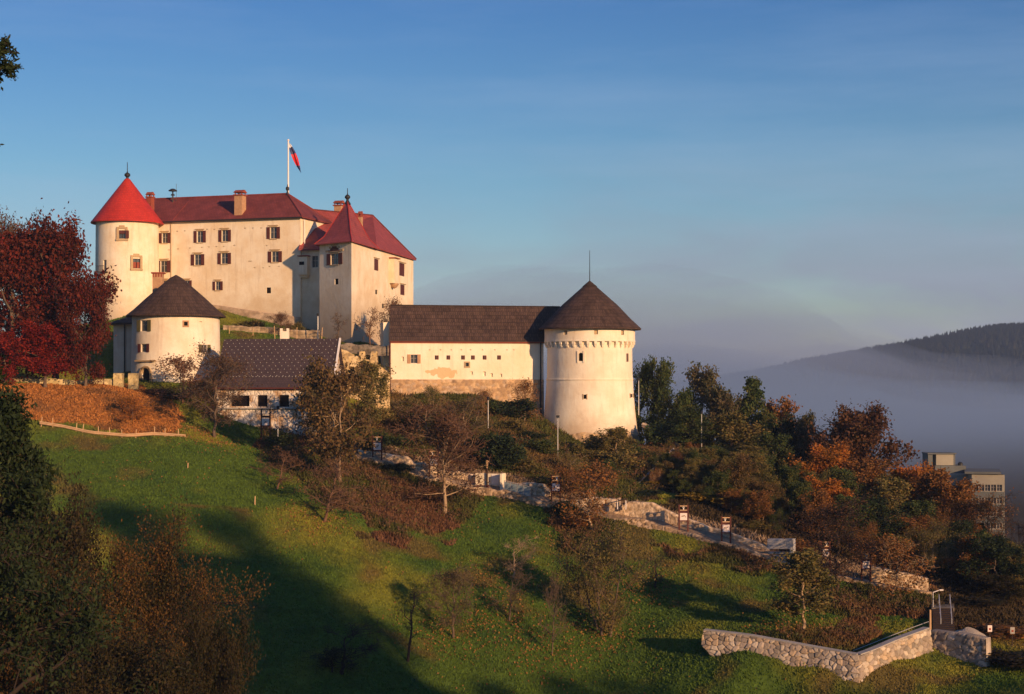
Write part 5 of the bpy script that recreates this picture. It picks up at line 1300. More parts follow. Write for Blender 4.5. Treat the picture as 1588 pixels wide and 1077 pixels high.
# crimson chestnuts at the left
tree('chestnut', 88, 0, 333, 122, 'red_leaved_tree', 'tallest dark crimson tree beside the round corner tower', d=214, leaf='l_crimson', group='crimson trees on the left')
tree('chestnut2', 18, 0, 352, 120, 'red_leaved_tree', 'dark crimson tree cut by the left edge of the photo', d=211, leaf='l_crimson', group='crimson trees on the left')
tree('chestnut', 132, 0, 432, 66, 'red_leaved_tree', 'lower crimson tree touching the gatehouse shadow', d=210, leaf='l_crimson', group='crimson trees on the left')
tree('broad', 70, 0, 500, 84, 'red_leaved_tree', 'bright scarlet small tree glowing under the dark crimson crowns', d=209, leaf='l_scarlet', group='crimson trees on the left')
tree('broad2', 8, 0, 512, 56, 'red_leaved_tree', 'short scarlet tree low at the far left edge', d=208, leaf='l_scarlet', group='crimson trees on the left')
tree('bare_fine', 12, 0, 300, 95, 'bare_tree', 'grey leafless tree rising behind the crimson trees', d=232, leaf='l_brown', bark='bark')
# round the castle terrace
tree('bare_fine', 436, 518, 480, 38, 'round_shrub_tree', 'small round twiggy tree on the terrace below the castle front', leaf='l_brown', bark='bark_rust', d=243)
tree('bare_small', 524, 0, 482, 52, 'fruit_tree', 'crooked bare fruit tree before the shaded foot of the square tower', d=240, bark='bark')
tree('bare_small', 574, 0, 474, 62, 'fruit_tree', 'crooked bare fruit tree between the square tower and the long wing', d=238, bark='bark_rust')
tree('sparse', 606, 0, 459, 40, 'fruit_tree', 'thin rust-leaved tree peeping over the left end of the long wing', d=246, leaf='l_pink', bark='bark_rust')
tree('shrub2', 385, 0, 496, 44, 'shrub', 'low dark shrub along the castle front at the terrace edge', d=247, leaf='l_olive', cat='shrub')
tree('shrub', 462, 0, 500, 26, 'shrub', 'small dark shrub in the corner where the castle front meets the shade', d=249, leaf='l_olive', cat='shrub')
# gatehouse trees
tree('bare_fine', 333, 681, 528, 100, 'bare_tree', 'tall bare tree with a sunlit trunk standing before the gatehouse and dotted roof', leaf='l_brown', bark='bark', tilt=(.03, 0))
tree('sparse', 284, 640, 548, 82, 'young_tree', 'thin pink-leaved tree against the white gatehouse wall', leaf='l_pink', bark='bark_rust', d=213)
tree('sparse', 318, 652, 585, 50, 'young_tree', 'short twiggy tree right of the pink-leaved one at the gatehouse foot', leaf='l_brown', bark='bark', d=211)
tree('shrub2', 238, 0, 606, 44, 'shrub', 'dark bramble bush under the arched gatehouse door', d=213, leaf='l_brown', cat='shrub')
tree('shrub', 268, 0, 616, 40, 'shrub', 'dark bush at the foot of the gatehouse wall', d=213, leaf='l_dark', cat='shrub')
tree('sparse', 205, 655, 612, 60, 'young_tree', 'sparse orange sapling on the leaf-covered bank', leaf='l_orange', bark='bark_rust')
tree('shrub', 430, 0, 668, 40, 'shrub', 'green shrub below the low house wall', d=203, leaf='l_green', cat='shrub')
# big feathery tree and neighbours
tree('weeping', 527, 748, 548, 128, 'feathery_tree', 'big feathery olive-brown tree with pale stems between the low house and the wing', leaf='l_feather', bark='bark_pale', twmat='bark_rust')
tree('weeping', 500, 0, 580, 80, 'feathery_tree', 'thinner feathery tree overlapping the right end of the dotted roof', d=205, leaf='l_feather', bark='bark_pale', twmat='bark')
tree('airy', 575, 0, 560, 66, 'young_tree', 'olive tree before the ruined wall', d=216, leaf='l_olive', bark='bark')
tree('bare', 503, 812, 705, 118, 'bare_tree', 'leaning bare tree with red-brown twigs at the edge of the red brush', bark='bark_rust', tilt=(.25, 0))
tree('bare', 430, 760, 690, 80, 'bare_tree', 'small leaning bare tree on the upper meadow below the low house', bark='bark_rust', tilt=(.22, 0))
tree('bare_fine', 689, 798, 615, 130, 'bare_tree', 'tall bare tree with a bright lower trunk in front of the wing', leaf='l_brown', bark='bark_pale', twmat='bark_rust')
tree('sparse', 632, 0, 612, 56, 'young_tree', 'slim tree against the stone base at the left end of the wing', d=222, leaf='l_olive', bark='bark_pale')
tree('sparse', 650, 0, 622, 62, 'young_tree', 'bushy young tree on the mound under the shuttered wing window', d=217, leaf='l_brown', bark='bark_pale')
tree('bare_fine', 722, 702, 608, 82, 'bare_tree', 'leaning twiggy tree on top of the mound before the wing', leaf='l_olive', bark='bark_pale', twmat='bark', tilt=(-.06, 0))
tree('sparse', 814, 658, 585, 40, 'young_tree', 'slender young tree beside the dark corner of wing and bastion', leaf='l_rust', bark='bark_pale')
tree('clipped', 775, 729, 672, 64, 'evergreen_shrub', 'big rounded dark green bush above the wooden shelter', leaf='l_dark', cat='shrub')
tree('clipped', 740, 0, 676, 30, 'evergreen_shrub', 'narrow dark green bush left of the big rounded one', d=206, leaf='l_dark', cat='shrub')
SHR = [(795, 0, 618, 60, 228, 'l_dark', 'dark green bush against the stone base of the wing, next to the bastion'), (760, 0, 622, 40, 227, 'l_green', 'green bush at the middle of the wing base'),
       (815, 0, 668, 46, 216, 'l_dark', 'dark juniper-like bush below the bastion corner'), (840, 0, 680, 50, 213, 'l_green', 'green bush left of the lamp post near the bastion'),
       (940, 0, 676, 60, 222, 'l_olive', 'tangled olive bush under the lit stone foot of the bastion'), (975, 0, 684, 50, 223, 'l_green', 'green bush under the right side of the bastion'),
       (905, 0, 690, 50, 217, 'l_olive', 'brown-green bush in front of the bastion foot'), (620, 0, 724, 44, 199, 'l_dark', 'dark bush beside the path left of the thin bare tree'),
       (660, 0, 640, 70, 222, 'l_green', 'wide green bush on the mound crest'), (700, 0, 632, 60, 223, 'l_olive', 'olive bush on the mound crest below the peeling plaster'),
       (590, 0, 668, 56, 206, 'l_green', 'green bush behind the first station board'), (860, 0, 738, 50, 200, 'l_green', 'green bush behind the station board below the bastion'),
       (1015, 0, 655, 50, 232, 'l_green', 'green bush at the crest right of the bastion'), (1000, 0, 760, 44, 198, 'l_dark', 'dark bush at the lower end of the flight of steps'),
       (880, 0, 776, 40, 190, 'l_dark', 'dark low bush under the station board below the bastion'), (445, 0, 690, 60, 200, 'l_olive', 'olive bramble at the top of the meadow'),
       (660, 0, 770, 60, 192, 'l_brown', 'brown bramble between the path and the meadow'), (905, 0, 800, 56, 187, 'l_rust', 'rust bramble at the meadow edge below the path')]
for (x, y, top, w, d, lf, lb) in SHR: tree(random.choice(['shrub', 'shrub2']), x, y, top, w, 'shrub', lb, d=d, leaf=lf, cat='shrub', group='bushes on the castle slope')
tree('airy', 955, 722, 662, 66, 'young_tree', 'thin young tree with a pale stem below the bastion', leaf='l_olive', bark='bark_pale')
tree('sparse', 915, 826, 712, 96, 'rusty_tree', 'rust-brown small tree growing beside the path left of the wooden bench wall', leaf='l_rust', bark='bark_pale', twmat='bark_rust')
tree('sparse', 880, 0, 722, 60, 'rusty_tree', 'twiggy rust shrub tree right of the board below the bastion', d=196, leaf='l_rust', bark='bark_rust')
MND = [('sparse', 672, 596, 40, 226, 'l_olive', 'slim olive tree before the stone base below the first tiny windows'), ('sparse', 748, 602, 36, 225, 'l_rust', 'slim rusty tree before the stone base below the last tiny windows'),
       ('shrub', 720, 640, 54, 219, 'l_green', 'green bush on the mound left of the slim lamp post'), ('shrub2', 785, 650, 50, 219, 'l_olive', 'olive bush right of the slim lamp post before the wing'),
       ('sparse', 700, 645, 44, 212, 'l_feather', 'thin brownish tree in the middle of the castle slope'), ('shrub', 655, 668, 54, 212, 'l_olive', 'olive bush below the left half of the mound'),
       ('shrub2', 615, 676, 50, 208, 'l_green', 'green bush right of the first station board'), ('sparse', 885, 700, 50, 206, 'l_olive', 'thin olive tree right of the tallest lamp post'),
       ('shrub', 930, 716, 60, 206, 'l_green', 'green bush on the slope below the lit stone foot'), ('shrub2', 965, 700, 56, 212, 'l_olive', 'olive bush left of the upper end of the steps'),
       ('sparse', 935, 726, 56, 200, 'l_rust', 'rusty twiggy tree halfway between bastion and path wall'), ('shrub', 820, 712, 50, 204, 'l_olive', 'olive bush above the rubble wall right of the shelter'),
       ('airy', 1058, 604, 56, 240, 'l_green', 'dim green tree between the open green and the airy pale one'), ('airy2', 1138, 612, 56, 238, 'l_pale', 'pale thin tree left of the tall narrow layered one'),
       ('airy', 1188, 636, 50, 234, 'l_green', 'green tree filling the gap right of the tall narrow layered one'), ('airy2', 1435, 726, 70, 208, 'l_orange', 'orange open tree left of the tower block')]
for (pn, x, top, w, d, lf, lb) in MND:
    sh = 'shrub' in pn; tree(pn, x, 0, top, w, 'shrub' if sh else 'young_tree', lb, d=d, leaf=lf, bark='bark' if sh else 'bark_pale', cat='shrub' if sh else 'tree')
# orchard on the meadow
ORC = [('bare_fine', 703, 992, 866, 78, 'bark', 'l_olive', 'leafless orchard tree with upright twigs in the middle of the meadow', (0, 0)),
       ('bare_spindly', 632, 1030, 905, 46, 'bark_dark', None, 'dark stubby pruned orchard tree with short side branches', (.1, 0)),
       ('bare2', 790, 966, 868, 66, 'bark', None, 'thin orchard tree with arching twigs right of the middle tree', (.05, 0)),
       ('bare2', 797, 900, 828, 72, 'bark_pale', None, 'orchard tree with pale crooked sunlit limbs', (0, 0)),
       ('bare', 856, 1018, 884, 52, 'bark', None, 'slender orchard tree left of the willow-like bush', (.05, 0)),
       ('bare_small', 1017, 913, 850, 56, 'bark_dark', None, 'small crooked orchard tree above the retaining wall end', (0, 0)),
       ('bare2', 530, 1050, 958, 120, 'bark_dark', None, 'spreading dark leafless tree in the meadow shade', (.1, 0)),
       ('airy', 1244, 979, 852, 106, 'bark_pale', 'l_olive', 'leafy olive tree with forked pale stem above the retaining wall', (0, 0)),
       ('sparse', 1386, 926, 828, 96, 'bark_pale', 'l_rust', 'leaning rust-leaved tree with pale stem near the lower stairs', (.12, 0)),
       ('bare_fine', 1298, 915, 762, 120, 'bark_dark', 'l_brown', 'dense dark red-brown leafless tree between the two last station boards', (0, 0))]
for (pn, x, y, top, w, bk, lf, lb, tl) in ORC: tree(pn, x, y, top, w, 'orchard_tree', lb, bark=bk, leaf=lf, tilt=tl, group='orchard trees on the meadow')
tree('willow_bush', 938, 985, 806, 120, 'willow_bush', 'large olive willow-like bush with many stems on the meadow', leaf='l_olive', bark='bark', cat='shrub')
tree('sparse', 515, 1045, 1000, 70, 'shrub', 'dark scrub at the foot of the spreading leafless tree', leaf='l_dark', bark='bark_dark', cat='shrub')
# wood on the right
WOOD = [ # proto, px, top, width, dist, leaf, bark, label
 ('airy', 1003, 556, 50, 246, 'l_green', 'bark', 'green tree right beside the bastion, behind the thin lamp post'), ('airy2', 1030, 560, 58, 243, 'l_green', 'bark_dark', 'open green tree second from the bastion on the crest'),
 ('broad2', 1052, 630, 60, 238, 'l_dark', 'bark', 'dark low tree on the crest under the open green one'),
 ('airy2', 1090, 568, 76, 244, 'l_pale', 'bark', 'tall airy pale-leaved tree behind the lamp post on the crest'), ('airy', 1116, 600, 62, 240, 'l_pale', 'bark', 'pale brownish tree leaning right of the tall airy one'),
 ('airy', 1072, 640, 76, 228, 'l_green', 'bark', 'bushy green tree at the top of the flight of steps'), ('spire', 1166, 590, 66, 238, 'l_green', 'bark', 'tall narrow tree with layered boughs and a pale tip'),
 ('airy', 1135, 640, 84, 226, 'l_olive', 'bark', 'olive tree left below the tall narrow layered one'), ('airy2', 1205, 620, 80, 240, 'l_rust', 'bark', 'rust-topped tree right of the tall narrow layered one'),
 ('broad3', 1226, 642, 84, 230, 'l_dark', 'bark_dark', 'ivy-dark tree with a nearly black crown in the middle of the wood'), ('airy', 1252, 640, 44, 226, 'l_pale', 'bark_pale', 'slim pale-stemmed birch-like tree beside the nearly black crown'),
 ('bare_fine', 1322, 622, 130, 222, 'l_brown', 'bark_dark', 'wide round-headed tree with bare dark tips standing above the wood'), ('broad', 1324, 632, 112, 219, 'l_brown', 'bark_dark', 'brown thick crown filling the wide round-headed tree from below'),
 ('broad', 1282, 690, 86, 212, 'l_orange', 'bark', 'brightest orange tree in the wood, its left side glowing'), ('airy2', 1340, 712, 90, 208, 'l_rust', 'bark', 'rust-orange tree right of the brightest orange one'),
 ('broad2', 1402, 720, 84, 212, 'l_orange', 'bark', 'orange-green tree at the shoulder of the wood before the tower block'), ('airy', 1380, 738, 84, 203, 'l_olive', 'bark', 'olive-orange tree in the right half of the wood'),
 ('airy', 1452, 728, 80, 206, 'l_rust', 'bark', 'rusty open tree in front of the left part of the tower block'), ('airy2', 1482, 745, 80, 200, 'l_rust', 'bark_dark', 'rusty open tree in front of the middle of the tower block'),
 ('bare_fine', 1532, 756, 84, 194, 'l_rust', 'bark_dark', 'brown half-bare tree hiding the lower windows of the tower block'), ('bare', 1580, 786, 70, 186, None, 'bark_dark', 'bare dark branching tree at the right edge'),
 ('spruce', 1518, 812, 70, 196, 'l_dark', 'bark_dark', 'dark evergreen under the half-bare brown tree'), ('spruce', 1558, 836, 80, 190, 'l_dark', 'bark_dark', 'dark evergreen near the right edge'),
 ('broad', 1420, 800, 90, 192, 'l_rust', 'bark', 'brown-orange tree low above the stairs'), ('broad3', 1462, 815, 90, 190, 'l_olive', 'bark_dark', 'dull olive tree straight above the dark stairs'),
 ('broad', 1500, 872, 80, 180, 'l_dark', 'bark_dark', 'dark bushy tree just right of the stairs'), ('broad2', 1550, 890, 80, 172, 'l_fore', 'bark_dark', 'dark brown-green tree at the lower right'),
 ('airy', 1160, 690, 74, 216, 'l_olive', 'bark', 'olive tree above the yellow bush, to its right'), ('broad2', 1105, 690, 70, 217, 'l_green', 'bark', 'green tree straight above the yellow bush'),
 ('airy2', 1200, 672, 64, 218, 'l_green', 'bark', 'green tree under the rust-topped one'), ('broad3', 1190, 756, 76, 206, 'l_olive', 'bark', 'olive-brown tree above the end of the path wall'),
 ('spire', 1232, 738, 40, 208, 'l_dark', 'bark_dark', 'narrow dark tree left of the brightest orange one'), ('broad', 1235, 780, 74, 198, 'l_olive', 'bark', 'low olive-rust tree behind the board right of the path wall'),
 ('willow_bush', 1062, 700, 60, 214, 'l_brown', 'bark_rust', 'pinkish brown bush beside the flight of steps'), ('shrub', 1040, 742, 56, 205, 'l_yellow', 'bark', 'yellow-green bush left behind the first red-posted board on the path wall'),
 ('shrub', 1128, 756, 90, 197, 'l_yellow', 'bark', 'wide yellow bush behind the board in the middle of the path wall'), ('clipped', 1090, 738, 50, 204, 'l_green', 'bark', 'dense green bush between the two yellow bushes'),
 ('broad', 1345, 800, 76, 196, 'l_brown', 'bark_dark', 'dark brown tree behind the last station board'), ('broad2', 1310, 770, 60, 200, 'l_rust', 'bark', 'rust tree behind the dense leafless one'),
 ('shrub2', 1500, 925, 90, 168, 'l_fore', 'bark_dark', 'shaded bush right beside the lower stairs'), ('shrub', 1560, 968, 96, 156, 'l_rust', 'bark_dark', 'rust bush at the lower right corner'),
 ('shrub2', 1590, 1010, 110, 148, 'l_fore', 'bark_dark', 'dark bush cut by the lower right corner'), ('shrub', 1165, 806, 50, 188, 'l_olive', 'bark', 'small olive bush at the low end of the path wall'),
 ('shrub2', 1235, 838, 60, 182, 'l_rust', 'bark_rust', 'rust scrub in front of the board after the path wall'), ('shrub', 1410, 862, 70, 182, 'l_brown', 'bark_rust', 'brown scrub left of the lower stairs')]
for (pn, x, top, w, d, lf, bk, lb) in WOOD:
    sh = 'shrub' in pn or pn in ('willow_bush', 'clipped')
    tree(pn, x, 0, top, w, 'shrub' if sh else ('evergreen_tree' if pn == 'spruce' else 'woodland_tree'), lb, d=d, leaf=lf, bark=bk, cat='shrub' if sh else 'tree', group='trees and bushes of the wood on the right')
CN = {'l_olive': 'olive', 'l_green': 'green', 'l_brown': 'brown', 'l_rust': 'rust-coloured', 'l_dark': 'nearly black', 'l_pale': 'pale greenish', 'l_orange': 'orange', 'l_feather': 'brownish'}
LM = [('wide yellow bush', 1128, 785), ('tower block', 1500, 770), ('brightest orange tree', 1282, 735), ('black-crowned tree', 1226, 690), ('steps by the bastion', 1035, 725), ('tall narrow layered tree', 1166, 650),
      ('low end of the path wall', 1192, 850), ('dense leafless tree', 1298, 840), ('lowest station board', 1343, 875), ('dark stairs', 1462, 930), ('wide round-headed tree', 1322, 675), ('bare tree at the right edge', 1580, 830), ('thin lamp post on the crest', 1088, 665)]
used = set()
def place_label(px, py, lf, h):
    size = 'tiny' if h < 3 else 'small' if h < 4.4 else 'middling' if h < 6 else 'tall'
    for nm, lx, ly in sorted(LM, key=lambda q: math.hypot(q[1] - px, (q[2] - py) * 1.3)):
        dx, dy = px - lx, py - ly
        w = ('right of' if dx > 0 else 'left of') if abs(dx) > abs(dy) * 1.2 else ('below' if dy > 0 else 'above')
        far = '' if math.hypot(dx, dy) > 45 else 'just '
        lb = '%s %s woodland tree %s%s the %s' % (size, CN[lf], far, w, nm)
        if lb not in used: used.add(lb); return lb
rf_ = random.Random(4)
for k in range(96):
    if k < 60:
        x = 1030 + 540 * (k + rf_.random()) / 60
        lo_ = float(np.interp(x, [1030, 1100, 1195, 1300, 1440, 1570], [212, 202, 190, 184, 180, 166])); hi_ = float(np.interp(x, [1030, 1200, 1400, 1570], [238, 230, 214, 195]))
        d_ = lo_ + (hi_ - lo_) * ((k * 0.618) % 1); h_ = rf_.uniform(4.0, 7.5)
        cap_ = float(np.interp(x, [1030, 1100, 1200, 1300, 1400, 1570], [702, 694, 706, 722, 765, 840]))
    else:      # the bushy bank between the steps and the path wall
        x = 1012 + 200 * (k - 60 + rf_.random()) / 36; d_ = float(np.interp(x, [1012, 1100, 1212], [203, 194, 187])) + 14 * ((k * .618) % 1); h_ = rf_.uniform(2.4, 4.6); cap_ = 680
        if x < 1062: d_ += 0; h_ = min(h_, 2.6)
    p_ = at(x, d_); h_ = max(2.0, min(h_, (HY - cap_) / F * p_.y - p_.z))
    lf_ = rf_.choice(['l_olive', 'l_green', 'l_olive', 'l_green', 'l_feather', 'l_olive', 'l_rust']) if x < 1260 else rf_.choice(['l_olive', 'l_rust', 'l_green', 'l_rust', 'l_olive', 'l_orange', 'l_dark'])
    q_ = PX(p_ + Vector((0, 0, h_ * .6))); lb_ = place_label(q_[0], q_[1], lf_, h_)
    put(rf_.choice(['broad2', 'broad3', 'airy', 'airy', 'airy2', 'willow_bush']), p_, h_, rf_.uniform(.30, .46) * h_, 'woodland_tree', lb_, 'tree', 'trees and bushes of the wood on the right', leaf=lf_, bark=rf_.choice(['bark', 'bark_dark', 'bark_pale']))
# foreground trees, bottom left
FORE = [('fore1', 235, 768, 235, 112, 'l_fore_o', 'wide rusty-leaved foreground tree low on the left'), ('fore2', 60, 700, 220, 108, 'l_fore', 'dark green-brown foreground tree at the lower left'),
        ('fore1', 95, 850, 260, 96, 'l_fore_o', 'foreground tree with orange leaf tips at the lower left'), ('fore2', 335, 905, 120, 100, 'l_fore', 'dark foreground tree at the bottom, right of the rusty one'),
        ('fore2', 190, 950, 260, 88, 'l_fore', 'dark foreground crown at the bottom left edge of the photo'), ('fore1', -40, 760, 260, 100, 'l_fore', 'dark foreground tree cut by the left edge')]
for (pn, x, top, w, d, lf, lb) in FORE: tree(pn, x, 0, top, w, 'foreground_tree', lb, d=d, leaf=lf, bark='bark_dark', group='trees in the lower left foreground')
tree('fore_pine', -20, 0, 545, 470, 'drooping_evergreen', 'black-green evergreen with drooping boughs before the orange bank at left', d=66, leaf='l_dark', bark='bark_dark')
# spruce left of the view, two boughs reach into it
def edge_spruce():
    p = Vector(((-120 - CX) / F * 42, 42, -24)); root = empty('spruce_tree', (p.x, p.y, p.z), 'black spruce boughs reaching in from the upper left edge against the sky', 'tree')
    rg = np.random.default_rng(3); S = []; T = []
    top = (HY - 20) / F * 42
    S.append(((p.x, p.y, p.z), (p.x, p.y, top), .3, .05))
    def bough(z, L, ang, wt):
        a = np.array([p.x, p.y, z]); d = np.array([math.cos(ang), math.sin(ang), .12]); q = a + d * L; S.append((a, q, .05, .02))
        for k in range(int(L * 18)):
            u = .35 + .65 * rg.random(); c = a + (q - a) * u; sd = np.array([rg.normal(), rg.normal(), rg.normal() * .8 - .3]); sd /= np.linalg.norm(sd); l = (.20 + .22 * rg.random()) * wt; e = c + sd * l + d * .12; S.append((c, e, .015, .01))
            for m_ in range(18): T.append(c + (e - c) * rg.random() + rg.normal(size=3) * .035)
        for m_ in range(int(60 * L)): T.append(a + (q - a) * (.3 + .7 * rg.random()) + rg.normal(size=3) * .05)
    x1 = (26 + 120) / F * 42
    for dy in (62, 70, 78, 86, 94, 102, 112, 124): bough((HY - dy) / F * 42 - .3, x1 * (.83 + .13 * math.sin(dy)), rg.normal() * .05, 1.0)
    for dy in (222, 232, 246): bough((HY - dy) / F * 42 - .25, x1 * .72, rg.normal() * .04, .8)
    for k in range(70):
        z = p.z + 6 + (top - p.z - 6) * k / 70; bough(z, min(x1 * .66, 2.6 * (1 - k / 72) + .4), 1.2 + rg.random() * 3.9, 1)
    v, f = tubes_np(S, 5); npmesh('trunk', v, f, M['bark_dark'], root)
    v, f = leaves_np(np.array(T), .055, rg, 2.6); npmesh('crown', v, f, M['l_dark'], root)
edge_spruce()
# ------------------------------------------------------------------ walls, path, boards, fences
PALE = [(.66, .50, .33), (.55, .41, .26), (.74, .58, .40), (.46, .33, .21)]
GREY = [(.44, .36, .27), (.54, .46, .35), (.34, .28, .22), (.50, .38, .25), (.28, .24, .19)]
def pts(lst): return [W3(*q) for q in lst]
def rub(name, label, top, bot, cat='wall', **k):
    if name in ('path_wall', 'concrete_wall'):
        top = [(x, y, dpath(x) + 2.5) for x, y, _ in top]; bot = [(x, y + 3, dpath(x) + 2.5) for x, y, _ in bot]
    o = rubble(name, pts(top), pts(bot), **k); tag(o, label, cat); return o
# path along the slope: level strip with a stone kerb towards the meadow
PATH = [(548, 706, 205), (600, 717, 203), (640, 735, 200.5), (700, 749, 198.5), (740, 758, 197), (790, 763, 196), (850, 781, 193), (905, 795, 190.5), (955, 806, 189), (996, 806, 188.5),
        (1051, 824, 186), (1086, 833, 184.5), (1117, 842, 183), (1152, 849, 181.5), (1195, 866, 179.5), (1240, 880, 177.5), (1285, 892, 176), (1345, 903, 174), (1400, 914, 172.5), (1445, 922, 171)]
def dpath(px): return float(np.interp(px, [q[0] for q in PATH], [q[2] for q in PATH]))
PATH = [(x, y, G(x, y + 6).y) for x, y, _ in PATH]
_d = np.array([q[2] for q in PATH]); _d = np.convolve(np.pad(_d, 1, 'edge'), [.25, .5, .25], 'valid'); PATH = [(q[0], q[1], float(d)) for q, d in zip(PATH, _d)]
print('path depths', [round(q[2]) for q in PATH])
PF = pts(PATH)
m = MB()
for a, b in zip(PF[:-1], PF[1:]):
    n = Vector((0, 1, 0)) * 2.6
    m.face([a + Vector((0, -.2, .03)), b + Vector((0, -.2, .03)), b + n + Vector((0, 0, .03)), a + n + Vector((0, 0, .03))])
    m.face([a + Vector((0, -.2, .03)), a + Vector((0, -.2, -.3)), b + Vector((0, -.2, -.3)), b + Vector((0, -.2, .03))])
tag(m.build('path', M['paving']), kind='structure')
KERB = [(.50, .36, .22), (.40, .28, .17), (.58, .43, .28), (.30, .21, .13)]
def kerb(i0, i1, h, lab, seed):
    rubble_o = rubble('kerb_wall', [p + Vector((0, -.22, .12)) for p in PF[i0:i1 + 1]], [p + Vector((0, -.5, -h)) for p in PF[i0:i1 + 1]], cell=.38, res=.11, amp=.16, back=.3, pal=KERB, seed=seed, jag=.45, mortar=(.16, .11, .07))
    tag(rubble_o, lab, 'wall')
kerb(0, 4, .9, 'low rough stone edging under the upper part of the path', 21)
kerb(4, 8, 1.0, 'low rough stone edging under the path between shelter and path wall', 22)
kerb(8, 14, .9, 'sunlit stone edging under the path in front of the long path wall', 23)
kerb(14, 19, .8, 'stone edging under the shaded lowest stretch of the path', 24)
rub('path_wall', 'long pale stone wall behind the path with two red-posted boards before it', [(958, 788, 191.5), (975, 778, 191.5), (1011, 780, 190.5), (1051, 800, 188.5), (1091, 814, 187), (1137, 828, 185), (1172, 841, 183.5), (1194, 852, 182)],
    [(958, 808, 191.5), (975, 806, 191.5), (1011, 812, 190.5), (1051, 826, 188.5), (1091, 838, 187), (1137, 848, 185), (1172, 860, 183.5), (1194, 870, 182)], cell=.34, aspect=1.0, res=.12, pal=PALE, amp=.09, back=.5, seed=5, jag=.2, mortar=(.38, .29, .19))
rub('path_wall', 'stony bank wall behind the uppermost path, under the first station board', [(556, 697, 207.5), (600, 703, 206), (628, 706, 204.5), (642, 720, 203), (668, 723, 202), (736, 738, 200)],
    [(556, 716, 207.5), (600, 720, 206), (628, 730, 204.5), (642, 740, 203), (668, 746, 202), (736, 760, 200)], cell=.6, res=.13, pal=PALE, amp=.2, seed=6, jag=.7)
rub('path_wall', 'rubble wall right of the wooden shelter', [(780, 751, 198.5), (800, 750, 198), (822, 749, 197.5), (842, 752, 197), (853, 763, 196.5)],
    [(780, 768, 198.5), (800, 772, 198), (822, 776, 197.5), (842, 782, 197), (853, 784, 196.5)], cell=.5, res=.12, pal=PALE, amp=.2, seed=7, jag=.3)
rub('path_wall', 'ragged rubble wall between the board below the bastion and the long path wall', [(870, 774, 195), (900, 774, 194), (930, 772, 193), (960, 776, 192)],
    [(870, 792, 195), (900, 798, 194), (930, 802, 193), (960, 806, 192)], cell=.5, res=.12, pal=PALE, amp=.16, seed=8, jag=.6)
rub('path_wall', 'shaded low wall behind the last stretch of the path before the stairs', [(1352, 880, 0), (1380, 884, 0), (1410, 891, 0), (1440, 898, 0)], [(1352, 904, 0), (1380, 908, 0), (1410, 915, 0), (1440, 921, 0)], cell=.4, res=.13, pal=PALE, seed=41, jag=.3)
rub('garden_wall', 'low yellowish stone wall under the crimson trees above the orange bank', [(-40, 594, 211), (40, 586, 211), (120, 590, 212), (176, 588, 213)], [(-40, 612, 211), (40, 606, 211), (120, 606, 212), (176, 606, 213)], cell=.5, res=.15, pal=[(.55, .44, .22), (.46, .36, .18), (.60, .48, .26)], seed=11, jag=.3)
for px, lb in ((183, 'left stone gate pillar at the end of the low yellowish wall'), (206, 'right stone gate pillar beside the gatehouse')):
    r_ = rub('gate_pillar', lb, [(px - 7, 579, 212.6), (px + 7, 579, 212.6)], [(px - 7, 604, 212.6), (px + 7, 604, 212.6)], cat='pillar', cell=.45, res=.12, pal=[(.55, .44, .22), (.46, .36, .18)], back=1.0, seed=px)
rub('ruined_wall', 'ruined crenellated wall with two broken merlons between the low house and the wing', [(512, 537, 228), (530, 541, 228.6), (546, 549, 229), (556, 553, 229.2), (557, 545, 229.2), (566, 544, 229.6), (567, 557, 229.6), (574, 558, 229.8), (575, 546, 229.8), (585, 544, 230), (586, 566, 230), (604, 578, 231)],
    [(512, 640, 228), (530, 640, 228.6), (546, 640, 229), (556, 640, 229.2), (557, 640, 229.2), (566, 640, 229.6), (567, 640, 229.6), (574, 640, 229.8), (575, 640, 229.8), (585, 640, 230), (586, 640, 230), (604, 650, 231)],
    cell=.5, res=.16, pal=[(.52, .38, .18), (.44, .31, .15), (.58, .44, .24)], back=.9, seed=12, jag=.3)
rub('terrace_wall', 'narrow pale drystone wall on the terrace behind the dotted roof', [(346, 504, 243), (400, 507, 243.5), (455, 511, 244), (496, 513, 244)], [(346, 522, 243), (400, 524, 243.5), (455, 526, 244), (496, 528, 244)], cell=.45, res=.16, pal=[(.34, .25, .16), (.28, .21, .13), (.40, .31, .20)], seed=13, jag=.3)
rub('terrace_wall', 'broken stone wall under the bare fruit trees right of the dotted roof', [(512, 534, 236), (545, 533, 236), (580, 536, 236), (604, 536, 236)], [(512, 548, 236), (545, 548, 236), (580, 552, 236), (604, 552, 236)], cell=.5, res=.16, pal=[(.20, .17, .13), (.26, .21, .16), (.16, .13, .10)], seed=14, jag=.6, mortar=(.08, .07, .05))
rub('slope_wall', 'thin stone kerb running down the slope right of the bastion', [(996, 656, 235), (1025, 674, 232), (1052, 690, 229)], [(996, 662, 235), (1025, 680, 232), (1052, 697, 229)], cell=.4, res=.15, pal=PALE, seed=15)
w_ = rubble('retaining_wall', pts([(1091.5, 978, 153), (1160, 986, 151), (1259, 1004, 148), (1318, 1014.6, 146.0), (1333, 1016.5, 145.6), (1347, 1012, 146.1), (1362, 1006, 147), (1392, 993, 149), (1441, 975, 152.5)]),
    pts([(1088, 1000, 152.6), (1143, 1060, 149.6), (1259, 1062, 146.2), (1318, 1073, 144.1), (1333, 1075, 143.7), (1347, 1078, 144.2), (1362, 1080, 145), (1392, 1075, 147), (1450, 1046, 150.5)]), cell=.44, aspect=1.25, res=.07, pal=GREY, amp=.15, back=.7, seed=16, mortar=(.11, .095, .075), coping=(.72, .10, M['concrete']))
tag(w_, 'long angled retaining wall of pale grey rubble with a concrete coping at the bottom of the meadow', 'wall')
